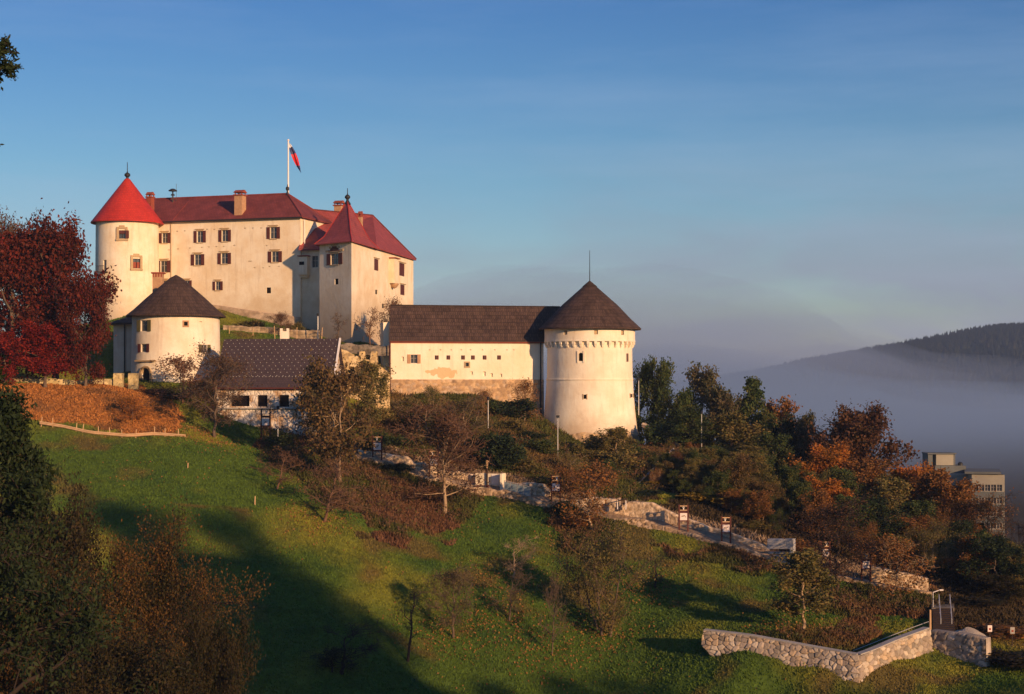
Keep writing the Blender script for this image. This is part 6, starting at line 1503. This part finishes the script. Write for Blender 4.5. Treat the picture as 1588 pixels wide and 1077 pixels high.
rub('bastion_wall', 'shaded stone wall with a mounded lit top at the foot of the dark stairs', [(1444, 977, 152.8), (1475, 981, 151), (1500, 984, 149.5), (1529, 990, 148)], [(1444, 1030, 152), (1475, 1032, 150.5), (1500, 1034, 149), (1531, 1034, 147.5)], cell=.5, res=.11, pal=GREY, seed=17, back=.8)
g = W3(1501, 984, 151.5); m = MB(); n = 14
for i in range(n):
    for j in range(5):
        def q(a, b):
            t = -1 + 2 * a / n; h = max(0, math.cos(t * math.pi / 2)) ** .7 * (.85 + .4 * math.sin(t * 4 + b * 2.3) * .5); ph = b / 5 * math.pi
            return Vector((g.x + t * 1.8 + .12 * math.sin(b * 3 + a), g.y - math.cos(ph) * 1.3 + 0.2, g.z - .35 + math.sin(ph) * h * 1.0))
        m.face([q(i, j), q(i + 1, j), q(i + 1, j + 1), q(i, j + 1)], weld=True)
tag(m.build('boulder', M['stone'], smooth=18), 'rounded sunlit stone mound on the wall at the foot of the stairs', 'rock')

# wooden shelter with a red bench
def shelter():
    a = W3(738, 757, dpath(738) + 1.2); b = W3(779, 759, dpath(779) + 1.2); root = empty('shelter', tuple((a + b) / 2), 'small pale-walled roofless shelter with a red bench beside the path', 'shelter')
    t = (b - a); t.z = 0; L = t.length; t.normalize(); n = Vector((t.y, -t.x, 0)); Z = Vector((0, 0, 1)); base = Vector((a.x, a.y, min(a.z, b.z)))
    m = MB(); m.box(base + t * .75 + Z * .9, 1.5, .25, 2.1, t, n, Z); m.box(base + t * (L / 2 + .6) - n * 1.2 + Z * .85, L - 1.2, .2, 2.0, t, n, Z); m.box(base + t * (L - .12) + Z * .9 - n * .5, .25, 1.4, 2.1, t, n, Z); m.build('wall', M['plaster_wing'], root)
    m = MB(); m.box(base + t * (L * .62) - n * 1.06 + Z * 1.1, 1.0, .05, 1.3, t, n, Z); m.build('poster_panel', M['white_paint'], root)
    m = MB(); m.box(base + t * (L * .3) + n * .35 + Z * .42, 1.7, .35, .08, t, n, Z)
    for s in (-.7, .7): m.box(base + t * (L * .3 + s) + n * .35 + Z * .18, .08, .3, .42, t, n, Z)
    m.build('bench', M['wood_red'], root)
    m = MB(); m.tube(base + t * 1.62 + n * .3, base + t * 1.62 + n * .3 + Z * 2.6, .1, n=8); m.build('post', M['wood_dark'], root)
    m = MB(); m.box(base + t * 1.62 + n * .3 + Z * 3.1, .16, .14, 1.0, t, n, Z); m.box(base + t * 1.66 + n * .3 + Z * 3.45, .34, .14, .16, t, n, Z); m.build('carved_figure', M['wood_pale'], root)
shelter()
def info_panels():
    a = W3(782, 762, dpath(782) + .3); b = W3(822, 772, dpath(822) + .3); root = empty('glass_railing', tuple(a), 'pale blue glass railing panels between shelter and rubble wall', 'railing')
    t = (b - a); L = t.length; t.normalize(); n = Vector((t.y, -t.x, 0)).normalized(); Z = Vector((0, 0, 1)); u = n.cross(t) if n.cross(t).z > 0 else t.cross(n)
    gm = mat('blue_glass', (.30, .38, .42), (.22, .30, .34), scale=1.5, rough=.15)
    for k in range(4):
        m = MB(); m.box(a + t * L * (k + .5) / 4 + Z * .65, L / 4 - .12, .04, 1.1, t, n, Z); m.build('panel', gm, root)
    for k in range(5): m = MB(); m.box(a + t * L * k / 4 + Z * .6, .06, .07, 1.35, t, n, Z); m.build('post', M['steel'], root)
    m = MB(); m.tube(a + Z * 1.32, b + Z * 1.32, .04, n=6); m.build('handrail', M['steel'], root)
info_panels()

# station boards
def board(px, top, pt, pb, base, d, label, variant, faint=False):
    if px > 500: d = dpath(px) + .5
    b = W3(px, base, d); root = empty('station_board', tuple(b), label, 'board', 'red-posted station boards along the path')
    z = lambda y: (HY - y) / F * d
    w = 13.5 / F * d; X = Vector((1, 0, 0))
    for s in (-1, 1):
        m = MB(); m.box((b.x + s * w / 2, b.y, (z(top) + b.z - .5) / 2), .17, .17, z(top) - b.z + .5); m.build('post', M['wood_red'], root)
    for y in (top + 2, top + 8.5):
        m = MB(); m.box((b.x, b.y - .02, z(y)), w - .17, .10, .10); m.build('rail', M['wood_pale'], root)
    m = MB(); dx = ((variant * 37) % 10 - 5) / 30 * w; m.box((b.x + dx, b.y - .02, z(top + 5.2)), .13, .08, (4.6) / F * d); m.box((b.x + dx, b.y - .02, z(top + 4)), .24, .08, .09); m.build('small_figure', M['white_paint'], root)
    m = MB(); m.box((b.x, b.y + .02, z((top + pt) / 2 + 5)), w - .17, .06, .3); m.build('header', M['wood_red'], root); m = MB(); m.box((b.x, b.y + .02, z(pb + 1)), w - .17, .08, .16); m.build('lower_rail', M['wood_red'], root)
    m = MB(); m.box((b.x, b.y - .06, z((pt + pb) / 2)), w - .19, .05, z(pt) - z(pb)); pn = m.build('panel', M['panel'], root)
    rg = random.Random(variant); m = MB(); c = Vector((b.x, b.y - .088, z((pt + pb) / 2))); q = c + Vector((-.25, 0, .1))
    for k in range(6):
        r = c + Vector((rg.uniform(-.28, .28), 0, rg.uniform(-.16, .2))); dd = r - q
        if dd.length > .05: m.box((q + r) / 2, dd.length, .01, .045, dd.normalized(), (0, 1, 0), dd.normalized().cross(Vector((0, 1, 0))))
        q = r
    m.build('drawing', M['ink'], pn)
board(412, 634, 649, 660, 676, 204, 'station board with tall dark posts before the white wall of the low house', 1)
board(585, 676, 687, 698, 714, 204.5, 'station board nearest the big feathery tree, highest on the path', 2)
board(672.5, 698, 711, 721.5, 738, 201.5, 'station board half behind the tall bare tree with the bright trunk', 3)
board(862, 737, 750, 761, 782, 193.8, 'station board standing in dark bushes straight below the bastion', 4)
board(1060, 783, 796, 807, 823, 187.4, 'left one of the two station boards before the long path wall', 5)
board(1126, 801, 814, 825.5, 841, 184.2, 'right one of the two station boards before the long path wall', 6)
board(1280, 839, 852, 863, 881, 177.5, 'station board left of the dense red-brown leafless tree', 7)
board(1343, 858, 870.5, 881.5, 896, 175.2, 'lowest station board, shortest and farthest right on the path', 8)
for px, py, d, lb in ((1535, 975, 153, 'small white plaque on a post right of the stairs'), (1570, 978, 150, 'dim small plaque on a post nearest the right edge')):
    b = W3(px, py + 14, d); r_ = empty('plaque', tuple(b), lb, 'sign')
    m = MB(); m.box((b.x, b.y + .05, b.z + .1), .08, .08, 1.6); m.build('post', M['wood_dark'], r_); m = MB(); m.box((b.x, b.y - .02, (HY - py) / F * d), .42, .04, .62); m.build('panel', M['panel'] if px < 1550 else M['concrete'], r_)
    m = MB(); m.box((b.x, b.y - .045, (HY - py) / F * d - .05), .2, .01, .2); m.build('drawing', M['terracotta'], r_)
# lectern-like table at the head of the long wall
b = W3(964, 788, dpath(964) + 1.5); r_ = empty('picnic_table', tuple(b), 'dark-topped little table at the head of the long path wall', 'table')
m = MB(); m.box((b.x, b.y, b.z + .95), 1.35, .8, .07, Vector((1, 0, .25)).normalized(), (0, 1, 0), Vector((-.25, 0, 1)).normalized()); m.build('table_top', M['wood_dark'], r_)
for s in (-.5, .5): m = MB(); m.box((b.x + s, b.y, b.z + .38), .1, .6, 1.05); m.build('leg', M['white_paint'], r_)
# bench + slab after the path wall
rub('concrete_wall', 'short pale concrete slab wall at the low end of the path wall', [(1190, 836, 182.5), (1230, 836, 181.5)], [(1190, 872, 182.5), (1230, 876, 181.5)], cell=1.6, res=.2, pal=[(.52, .50, .46), (.46, .44, .40)], amp=.03, seed=40, mortar=(.44, .42, .38))
b = W3(1210, 867, dpath(1210) + 1.5); r_ = empty('bench', tuple(b), 'dark bench before the short concrete slab wall', 'bench')
m = MB(); m.box((b.x, b.y, b.z + .5), 2.3, .45, .08); m.build('seat', M['wood_dark'], r_); m = MB(); m.box((b.x, b.y + .25, b.z + .95), 2.3, .06, .3); m.build('backrest', M['wood_dark'], r_)
for s in (-.9, .9): m = MB(); m.box((b.x + s, b.y, b.z + .2), .1, .4, .6); m.build('leg', M['wood_dark'], r_)
# white bin/box by the upper path
b = W3(600, 748, 199); m = MB(); m.box((b.x, b.y, b.z + .35), .75, .5, .8); m.box((b.x, b.y, b.z + .8), .85, .6, .1); tag(m.build('utility_box', M['plaster_wing']), 'small whitish box in the red brush below the first station board', 'box')

# lamp posts
def lamp(px, top, base, d, label, head='ball', r=.06, mt='steel'):
    b = W3(px, base, d); root = empty('lamp_post', tuple(b), label, 'lamp post', 'slim lamp posts'); zt = (HY - top) / F * d
    m = MB(); m.tube((b.x, b.y, b.z - .6), (b.x, b.y, zt), r * 1.15, r * .8, 8); m.build('pole', M[mt], root)
    m = MB()
    if head == 'ball': m.revolve(b.x, b.y, [(.001, zt - .1), (.16, zt), (.2, zt + .25), (.22, zt + .3), (.001, zt + .42)], 10)
    elif head == 'box': m.box((b.x, b.y - .1, zt + .15), .45, .5, .32)
    else: m.tube((b.x, b.y, zt), (b.x + .7, b.y, zt + .25), .05, n=6); m.box((b.x + .85, b.y, zt + .25), .4, .2, .12)
    m.build('lamp_head', M['iron'] if head != 'arm' else M['white_paint'], root)
lamp(757, 620, 664, 217, 'slim lamp post before the stone base of the wing', 'ball')
lamp(865, 648, 711, 212, 'tallest lamp post, at the left foot of the bastion', 'box')
lamp(990.5, 590, 638, 238, 'thin pale lamp post just right of the bastion', 'ball')
lamp(1088, 642, 692, 226, 'thin pale lamp post at the top of the flight of steps', 'ball')
lamp(431, 634, 689, 203, 'slim pale pole before the wall of the low house', 'ball')
lamp(493, 490, 530, 241, 'steel pole on the terrace at the shaded foot of the castle', 'ball', .08)
lamp(1447, 919, 962, 164, 'lamp post with a curved arm beside the lower stairs', 'arm')

# fences
def fence(name, label, P, ph, rails, mt, pr=.05, posts=None, rr=.04, mat_r=None):
    root = empty(name, tuple(P[0]), label, 'fence'); L = [0]
    for a, b in zip(P[:-1], P[1:]): L.append(L[-1] + (b - a).length)
    def pt(s): return Vector([float(np.interp(s, L, [p[k] for p in P])) for k in range(3)])
    for s in posts:
        p = pt(s * L[-1]); l = Vector((random.uniform(-.12, .12), 0, 1)); m = MB(); m.tube(p - l * .4, p + l * ph * random.uniform(.85, 1.15), pr, pr * .8, 6); m.build('post', M[mt], root)
    for h in rails:
        m = MB(); n = max(2, len(P) * 3)
        for k in range(n): m.tube(pt(L[-1] * k / n) + Vector((0, -pr, h)), pt(L[-1] * (k + 1) / n) + Vector((0, -pr, h)), rr, n=5)
        m.build('rail', M[mat_r or mt], root)
fence('rail_fence', 'low rough wooden rail fence along the foot of the orange bank', pts([(62, 658, 198), (100, 664, 197.5), (140, 673, 196.5), (200, 678, 196), (240, 675, 196.5), (288, 679, 196)]), 1.0, (.10, .28), 'wood_pale', .07, [.01, .09, .26, .31, .42, .5, .58, .67, .79, .86, .95], .12)
fence('wire_fence', 'row of thin pale posts on the terrace behind the dotted roof', pts([(352, 524, 239), (400, 526, 239.5), (462, 528, 240), (500, 530, 240)]), 1.9, (.9, 1.6), 'wood_pale', .07, [.02, .27, .50, .73, .99], .012, 'iron')
for px, py, lb in ((395, 784, 'small wooden stake alone on the upper meadow'), (291, 728, 'tiny wooden stake on the meadow left of the tall bare tree')):
    g = G(px, py); m = MB(); m.tube(g - Vector((0, 0, .3)), g + Vector((.05, 0, 1.0 if px > 300 else .6)), .08, .06, 6); tag(m.build('stake', M['wood_pale']), lb, 'stake')
# added rail above the retaining wall, stands in for the pale lit path edge
fence('handrail', 'thin pale rail standing in for the path edge above the retaining wall', pts([(1322, 1018, 149), (1360, 1003, 150.5), (1405, 985, 153), (1440, 972, 156)]), 0.5, (.5,), 'iron', .03, [0, .33, .66, 1], .03, 'steel')

# stairs
def stairs(name, label, a, b, width, n, mt, side_mt=None, side=.18):
    root = empty(name, tuple(a), label, 'stairs'); d = b - a; dz = d.z / n; h = Vector((d.x, d.y, 0)); L = h.length; h.normalize(); s = Vector((-h.y, h.x, 0)); Z = Vector((0, 0, 1))
    m = MB()
    for k in range(n): m.box(a + h * (L * (k + .5) / n) + Z * (dz * (k + .5) - .3), L / n - .004, width, abs(dz) + .6, h, s, Z)
    m.build('steps', M[mt], root)
    if side_mt:
        for sg in (-1, 1):
            m = MB(); dd = d.normalized(); m.box((a + b) / 2 + s * sg * (width / 2 + side / 2 + .005) + Z * .0, d.length, side, .55, dd, s, s.cross(dd) if s.cross(dd).z > 0 else dd.cross(s)); m.build('side_wall', M[side_mt], root)
    return root
stairs('stairway', 'dark flight of steps with pale edges climbing right of the bastion', W3(1003, 752, 204), W3(1056, 698, 224), 1.9, 26, 'paving', 'concrete', .16)
r_ = stairs('stairway', 'dark shaded wooden stairs at the lower right', W3(1464, 985, 153), W3(1462, 942, 164), 2.1, 14, 'wood_dark', None)
a, b = W3(1478, 975, 153), W3(1474, 935, 164)
for sx in (1459, 1476):
    m = MB(); p0, p1 = W3(sx, 968, 154.5), W3(sx - 3, 936, 163); m.tube(p0 + Vector((0, 0, .5)), p1 + Vector((0, 0, .9)), .05, n=6)
    for t in (0, .5, 1): q = p0.lerp(p1, t); m.tube(q, q + Vector((0, 0, .5 + .4 * t)), .04, n=6)
    m.build('handrail', M['steel'], r_)
m = MB(); q0, q1 = W3(1445, 943, 163.4), W3(1480, 943, 163.4); p0, p1 = W3(1443, 906, 182), W3(1474, 908, 182); m.face([q0, q1, p1, p0]); m.face([q0, q0 - Vector((0, 0, 1)), q1 - Vector((0, 0, 1)), q1]); tag(m.build('road', M['paving']), kind='structure')
b = W3(1442.5, 976, 154.5); m = MB(); m.tube(b - Vector((0, 0, .4)), b + Vector((0, 0, 1.9)), .12, .1, 8); tag(m.build('bollard', M['wood_pale']), 'stout sunlit wooden post at the left side of the lower stairs', 'post')

# ------------------------------------------------------------------ town in the fog
M['block_cream'] = mat('block_cream', (.34, .32, .25), (.29, .27, .22), scale=.3)
M['block_grey'] = mat('block_grey', (.13, .14, .135), (.10, .11, .105), scale=.3)
def tower_block():
    d = 366; a = W3(1507, 735, d); b = W3(1558, 737, d - 2); root = empty('apartment_block', (a.x, d, -52), 'concrete apartment tower block beyond the wood, half lost in fog', 'building')
    p = Planar((a.x, a.y), (b.x, b.y)); z = lambda y: (HY - y) / F * d; rows = [757, 776.5, 796, 815.5, 835]
    hs_ = []
    wins = [rect(p, 1511 + 9.2 * k + 2, y, 8.2, 10) for y in rows for k in range(5)]
    m = MB(); wall(m, p, 0, p.L, -55, z(736), wins, depth=.25); bk = Vector((1.5, 14, 0))
    for q, r in ((b, b + bk), (b + bk, a + bk), (a + bk, a)): pl = Planar((q.x, q.y), (r.x, r.y)); wall(m, pl, 0, pl.L, -55, z(736))
    m.build('wall', M['block_cream'], root)
    for r in wins:
        o = window(root, p, r, 'grey')
    for y in rows:
        m = MB(); m.box(p.P(p.L / 2, z(y + 10)) + p.n * .04, p.L - .1, .12, 1.45, p.t, p.n, (0, 0, 1)); m.build('spandrel', M['block_grey'], root)
    m = MB(); c = (a + b + bk) / 2; m.box(Vector((c.x, c.y, z(735) + .25)), p.L + .8, 15, .5, p.t, p.n, (0, 0, 1)); m.build('roof', M['block_grey'], root)
    c0, c1 = W3(1500, 740, d + 5), W3(1420, 740, d + 5)
    m = MB(); m.box(((c0.x + c1.x) / 2, d + 11, (z(738) - 55) / 2), c0.x - c1.x + .6, 12, z(738) + 55); m.build('rear_wing', M['block_cream'], root)
    for y in (758, 778, 798, 818):
        for k in range(8):
            q = W3(1426 + k * 9.4, y, d + 4.9); m = MB(); m.box((q.x, q.y, q.z), 1.15, .1, 1.5); m.build('window', M['glass'], root)
    q0, q1 = W3(1440, 705, d + 9), W3(1483, 722, d + 9)
    m = MB(); m.box(((q0.x + q1.x) / 2 + .7, d + 12, (q0.z + q1.z) / 2), (q1.x - q0.x) * .62, 5, q0.z - q1.z); m.build('penthouse', M['block_cream'], root)
    m = MB()
    for x in (q0.x + .6, q1.x - .6): m.box((x, d + 12.2, (q0.z + q1.z) / 2), 1.1, 5.1, q0.z - q1.z)
    m.box(((q0.x + q1.x) / 2, d + 12, q0.z + .15), q1.x - q0.x + .3, 5.6, .3); m.build('penthouse_frame', M['block_grey'], root)
    m = MB(); q2, q3 = W3(1450, 722.5, d + 9), W3(1498, 738, d + 9); m.box(((q2.x + q3.x) / 2, d + 13, (q2.z + q3.z) / 2), q3.x - q2.x, 8, q2.z - q3.z); m.build('plant_room', M['block_grey'], root)
    m = MB(); m.revolve(W3(1491, 720, d + 9).x, d + 10, [(.6, q2.z), (.6, q2.z + .5), (.35, q2.z + .8), (.001, q2.z + .9)], 12); m.build('vent', M['iron'], root)
tower_block()
def town_house(px, top, w, base, d, label, mt, roofm):
    a = W3(px, top, d); ww = w / F * d; h = (base - top) / F * d; root = empty('town_house', (a.x, d, a.z - h), label, 'building')
    m = MB(); zz = a.z - ww * .28; m.box((a.x, d + 5, (zz - 52) / 2), ww, 9, zz + 52); m.face([(a.x - ww / 2, d + .5, zz), (a.x + ww / 2, d + .5, zz), (a.x, d + .5, a.z - .2)]); wl = m.build('wall', mt, root)
    m = MB(); m.slab([(a.x - ww * .58, d, zz - .3), (a.x - ww * .58, d + 10, zz - .3), (a.x, d + 10, a.z), (a.x, d, a.z)], .3); m.slab([(a.x + ww * .58, d + 10, zz - .3), (a.x + ww * .58, d, zz - .3), (a.x, d, a.z), (a.x, d + 10, a.z)], .3); m.build('roof', roofm, root)
    for i in range(3):
        for j in range(2): m = MB(); m.box((a.x + (i - 1) * ww * .28, d + .46, zz - 2.2 - j * 3), ww * .12, .08, 1.5); m.build('window', M['glass'], root)
town_house(1569, 704, 18, 735, 1000, 'pinkish town house fading into the fog at the right edge', mat('house_pink', (.6, .42, .36)), M['terracotta'])
town_house(1519, 716, 10, 730, 1050, 'faint pale town house roof in the fog above the tower block', mat('house_pale', (.7, .62, .5)), M['concrete'])

# ------------------------------------------------------------------ grass, brush, litter
def clear(X, Y, front):
    px = CX + F * X / Y; dp = np.interp(px, [q[0] for q in PATH], [q[2] for q in PATH])
    return ~((px > 545) & (px < 1450) & (Y > dp - front) & (Y < dp + 3.2))
def ground_cover():
    r = np.random.default_rng(99); n = 420000
    Y = 138 + (262 - 138) * r.random(n) ** .9; X = (r.random(n) * 2 - 1) * .345 * Y
    k = (np.hypot(X - BC.x, Y - BC.y) > 7.2) & clear(X, Y, .2); X, Y = X[k], Y[k]
    Z = tz_arr(X, Y); col, c = groundcol(X, Y, Z)
    bare = np.zeros(len(X), bool)
    def tuft(sel, h, w, blades, col, jit, name, label, cat):
        x, y, z, cc = X[sel], Y[sel], Z[sel], col[sel]; m_ = len(x)
        hh = h * (.5 + r.random((m_, blades)) ** 1.5); a = r.random((m_, blades)) * 2 * np.pi
        px = x[:, None] + r.normal(size=(m_, blades)) * w * 1.3; py = y[:, None] + r.normal(size=(m_, blades)) * w * 1.3; pz = np.repeat(z[:, None], blades, 1) - .04
        dx = np.cos(a) * w; dy = np.sin(a) * w; lx = r.normal(size=(m_, blades)) * hh * .45; ly = r.normal(size=(m_, blades)) * hh * .45
        v = np.stack([np.stack([px - dx, py - dy, pz], -1), np.stack([px + dx, py + dy, pz], -1), np.stack([px + lx, py + ly, pz + hh], -1)], 2).reshape(-1, 3)
        f = np.arange(len(v)).reshape(-1, 3); cv = cc[:, None, :] * (1 + jit * (r.random((m_, blades, 1)) - .5)); cv = np.repeat(cv[:, :, None, :], 3, 2).reshape(-1, 3)
        o = npmesh(name, v, f, M['cover'], col=np.concatenate([np.clip(cv, 0, 1), np.ones((len(cv), 1))], 1)); tag(o, label, cat, kind='stuff')
    fade = r.random(len(X))
    tuft((c == 0), .17, .065, 3, col * 1.3, .4, 'grass', 'green meadow grass covering the slope', 'grass')
    tuft((c == 1), .17, .12, 3, col * np.array([1, 1, 1]), .9, 'dry_bracken', 'orange dry bracken and leaves on the bank', 'bracken')
    tuft((c >= 2) & (c < 5), .42, .11, 4, col, .9, 'undergrowth', 'red-brown and dry undergrowth of the castle slope', 'undergrowth')
    tuft((c == 5), .42, .14, 3, col, .8, 'forest_undergrowth', 'brown-green undergrowth of the wood', 'undergrowth')
M['cover'] = vcolmat('cover', nscale=.8, amt=.3)
ground_cover()
def fallen():
    r = np.random.default_rng(77); C = []
    sp = [G(x, y) for x, y in ((703, 992), (790, 966), (797, 900), (856, 1018), (938, 985), (1244, 979), (689, 800), (503, 812), (333, 683), (915, 828), (1017, 913), (527, 752))]
    for p in sp:
        k = 600; X = p.x + r.normal(size=k) * 2.6 - 1; Y = p.y + r.normal(size=k) * 2.6; C.append(np.stack([X, Y, tz_arr(X, Y) + .13], 1))
    Y = 145 + 60 * r.random(3200); X = (r.random(3200) * 2 - 1) * .3 * Y; k = fbm(X / 8, Y / 8, 4, 87) > .54; X, Y = X[k], Y[k]; C.append(np.stack([X, Y, tz_arr(X, Y) + .13], 1))
    v, f = leaves_np(np.concatenate(C), .15, r, 1.3); tag(npmesh('fallen_leaves', v, f, M['l_fall']), 'brown and yellow fallen leaves scattered on the meadow under the trees', 'leaves', kind='stuff')
M['l_fall'] = leafmat('l_fall', [(.16, .075, .025), (.30, .15, .04), (.10, .055, .025)], 0)
fallen()
def brush():
    """twiggy brambles: many small stems with leaves over the red and dry slopes"""
    r = np.random.default_rng(123); S = []; Lp = []
    n = 0
    for t in range(26000):
        Y = 170 + 75 * r.random(); X = (r.random() * 2 - 1) * .33 * Y
        if n > 1500: break
        S.append((X, Y))
        n += 1 if len(S) % 1 == 0 else 0
    XY = np.array(S); big = np.random.default_rng(5); XY = np.stack([(big.random(14000) * 2 - 1) * 78, 150 + 85 * big.random(14000)], 1)
    Z = tz_arr(XY[:, 0], XY[:, 1]); c = classify(XY[:, 0], XY[:, 1], Z)
    k = ((c == 2) | ((c == 3) & (big.random(14000) < .4)) | (c == 4)) & (fbm(XY[:, 0] / 3, XY[:, 1] / 3, 3, 55) > .42) & (np.hypot(XY[:, 0] - BC.x, XY[:, 1] - BC.y) > 8) & clear(XY[:, 0], XY[:, 1], 2.8)
    XY, Z, c = XY[k], Z[k], c[k]; print('brambles', len(XY))
    segs = []; C = []
    for (x, y), z, cc in zip(XY, Z, c):
        h = .5 + 1.1 * r.random()
        for s in range(5):
            e = np.array([x, y, z]) + np.array([r.normal() * h * .5, r.normal() * h * .5, h * (.6 + .5 * r.random())]); segs.append(((x, y, z - .1), tuple(e), .022, .012))
            for q in range(4): C.append(np.array([x, y, z]) + (e - np.array([x, y, z])) * (.35 + .7 * r.random()) + r.normal(size=3) * .16)
    v, f = tubes_np(segs, 3); o = npmesh('brambles', v, f, M['bark_rust']); tag(o, 'bare bramble stems over the red-brown slope', 'brambles', kind='stuff')
    v, f = leaves_np(np.array(C), .17, r, 1.4); o = npmesh('bramble_leaves', v, f, leafmat('l_bramble', [(.10, .055, .026), (.19, .095, .045), (.070, .075, .020), (.15, .09, .034)], .2, var=.4)); tag(o, 'red-brown bramble leaves over the castle slope', 'brambles', kind='stuff')
brush()

# ------------------------------------------------------------------ fog bank in the valley and thin haze over everything
def volmat(name, col, dens, an=0.0):
    m = bpy.data.materials.new(name); m.use_nodes = True; t = m.node_tree
    for n in list(t.nodes):
        if n.type == 'BSDF_PRINCIPLED': t.nodes.remove(n)
    v = t.nodes.new('ShaderNodeVolumePrincipled'); v.inputs['Color'].default_value = (*col, 1); v.inputs['Density'].default_value = dens; v.inputs['Anisotropy'].default_value = an
    t.links.new(v.outputs[0], t.nodes['Material Output'].inputs['Volume']); return m
def fogbank(name, label, y0, y1, x0, x1, tops, dens, seed, amp, col):
    X = np.linspace(x0, x1, 70); Y = np.linspace(y0, y1, 40); Xg, Yg = np.meshgrid(X, Y)
    u = (Yg - y0) / (y1 - y0); e = np.clip(np.minimum((Xg - x0) / 350, (x1 - Xg) / 350), 0, 1); s = (1 - np.abs(2 * u - 1)) ** .8 * e
    px = CX + F * Xg / Yg; top = (HY - np.interp(px, [q[0] for q in tops], [q[1] for q in tops])) / F * (y0 + y1) / 2
    Zt = -58 + (top + 58) * s + (fbm(Xg / 150, Yg / 260, 4, seed) - .5) * amp * s
    Zt = np.maximum(Zt, -59.0); nx, ny = len(X), len(Y)
    v = np.concatenate([np.stack([Xg.ravel(), Yg.ravel(), Zt.ravel()], 1), np.stack([Xg.ravel(), Yg.ravel(), np.full(Xg.size, -60.)], 1)])
    i = (np.arange(ny - 1)[:, None] * nx + np.arange(nx - 1)[None]).ravel(); f1 = np.stack([i, i + 1, i + nx + 1, i + nx], 1); N = nx * ny; f2 = f1[:, ::-1] + N
    sd = []
    for a in range(nx - 1): sd.append((a, a + N, a + 1 + N, a + 1)); b = (ny - 1) * nx + a; sd.append((b + 1, b + 1 + N, b + N, b))
    for a in range(ny - 1): b = a * nx; sd.append((b + nx, b + nx + N, b + N, b)); b += nx - 1; sd.append((b, b + N, b + nx + N, b + nx))
    o = npmesh(name, v, np.concatenate([f1, f2, np.array(sd)]), volmat(name + '_air', col, dens)); tag(o, label, 'fog', kind='stuff')
FOGC = (.38, .60, .96); HAZEC = (.42, .60, .95)
fogbank('fog', 'bank of blue-grey fog filling the valley', 430, 2200, -700, 1900, [(300, 520), (900, 520), (1180, 545), (1400, 575), (1588, 600), (2200, 620)], .0021, 66, 44, FOGC)
fogbank('mist', 'thin lavender mist rising above the fog bank', 600, 3400, -1500, 2600, [(200, 480), (700, 440), (1000, 425), (1250, 470), (1450, 540), (1700, 590), (2400, 600)], .00075, 71, 110, (.46, .63, .95))
m = MB(); m.box((0, 1900, 55), 9400, 5800, 330); o = m.build('haze', volmat('haze_air', HAZEC, .00013)); tag(o, 'thin blue haze over the whole valley', 'haze', kind='stuff')
print('objects', len(bpy.data.objects), 'script verts', sum(len(o.data.vertices) for o in bpy.data.objects if o.type == 'MESH'))
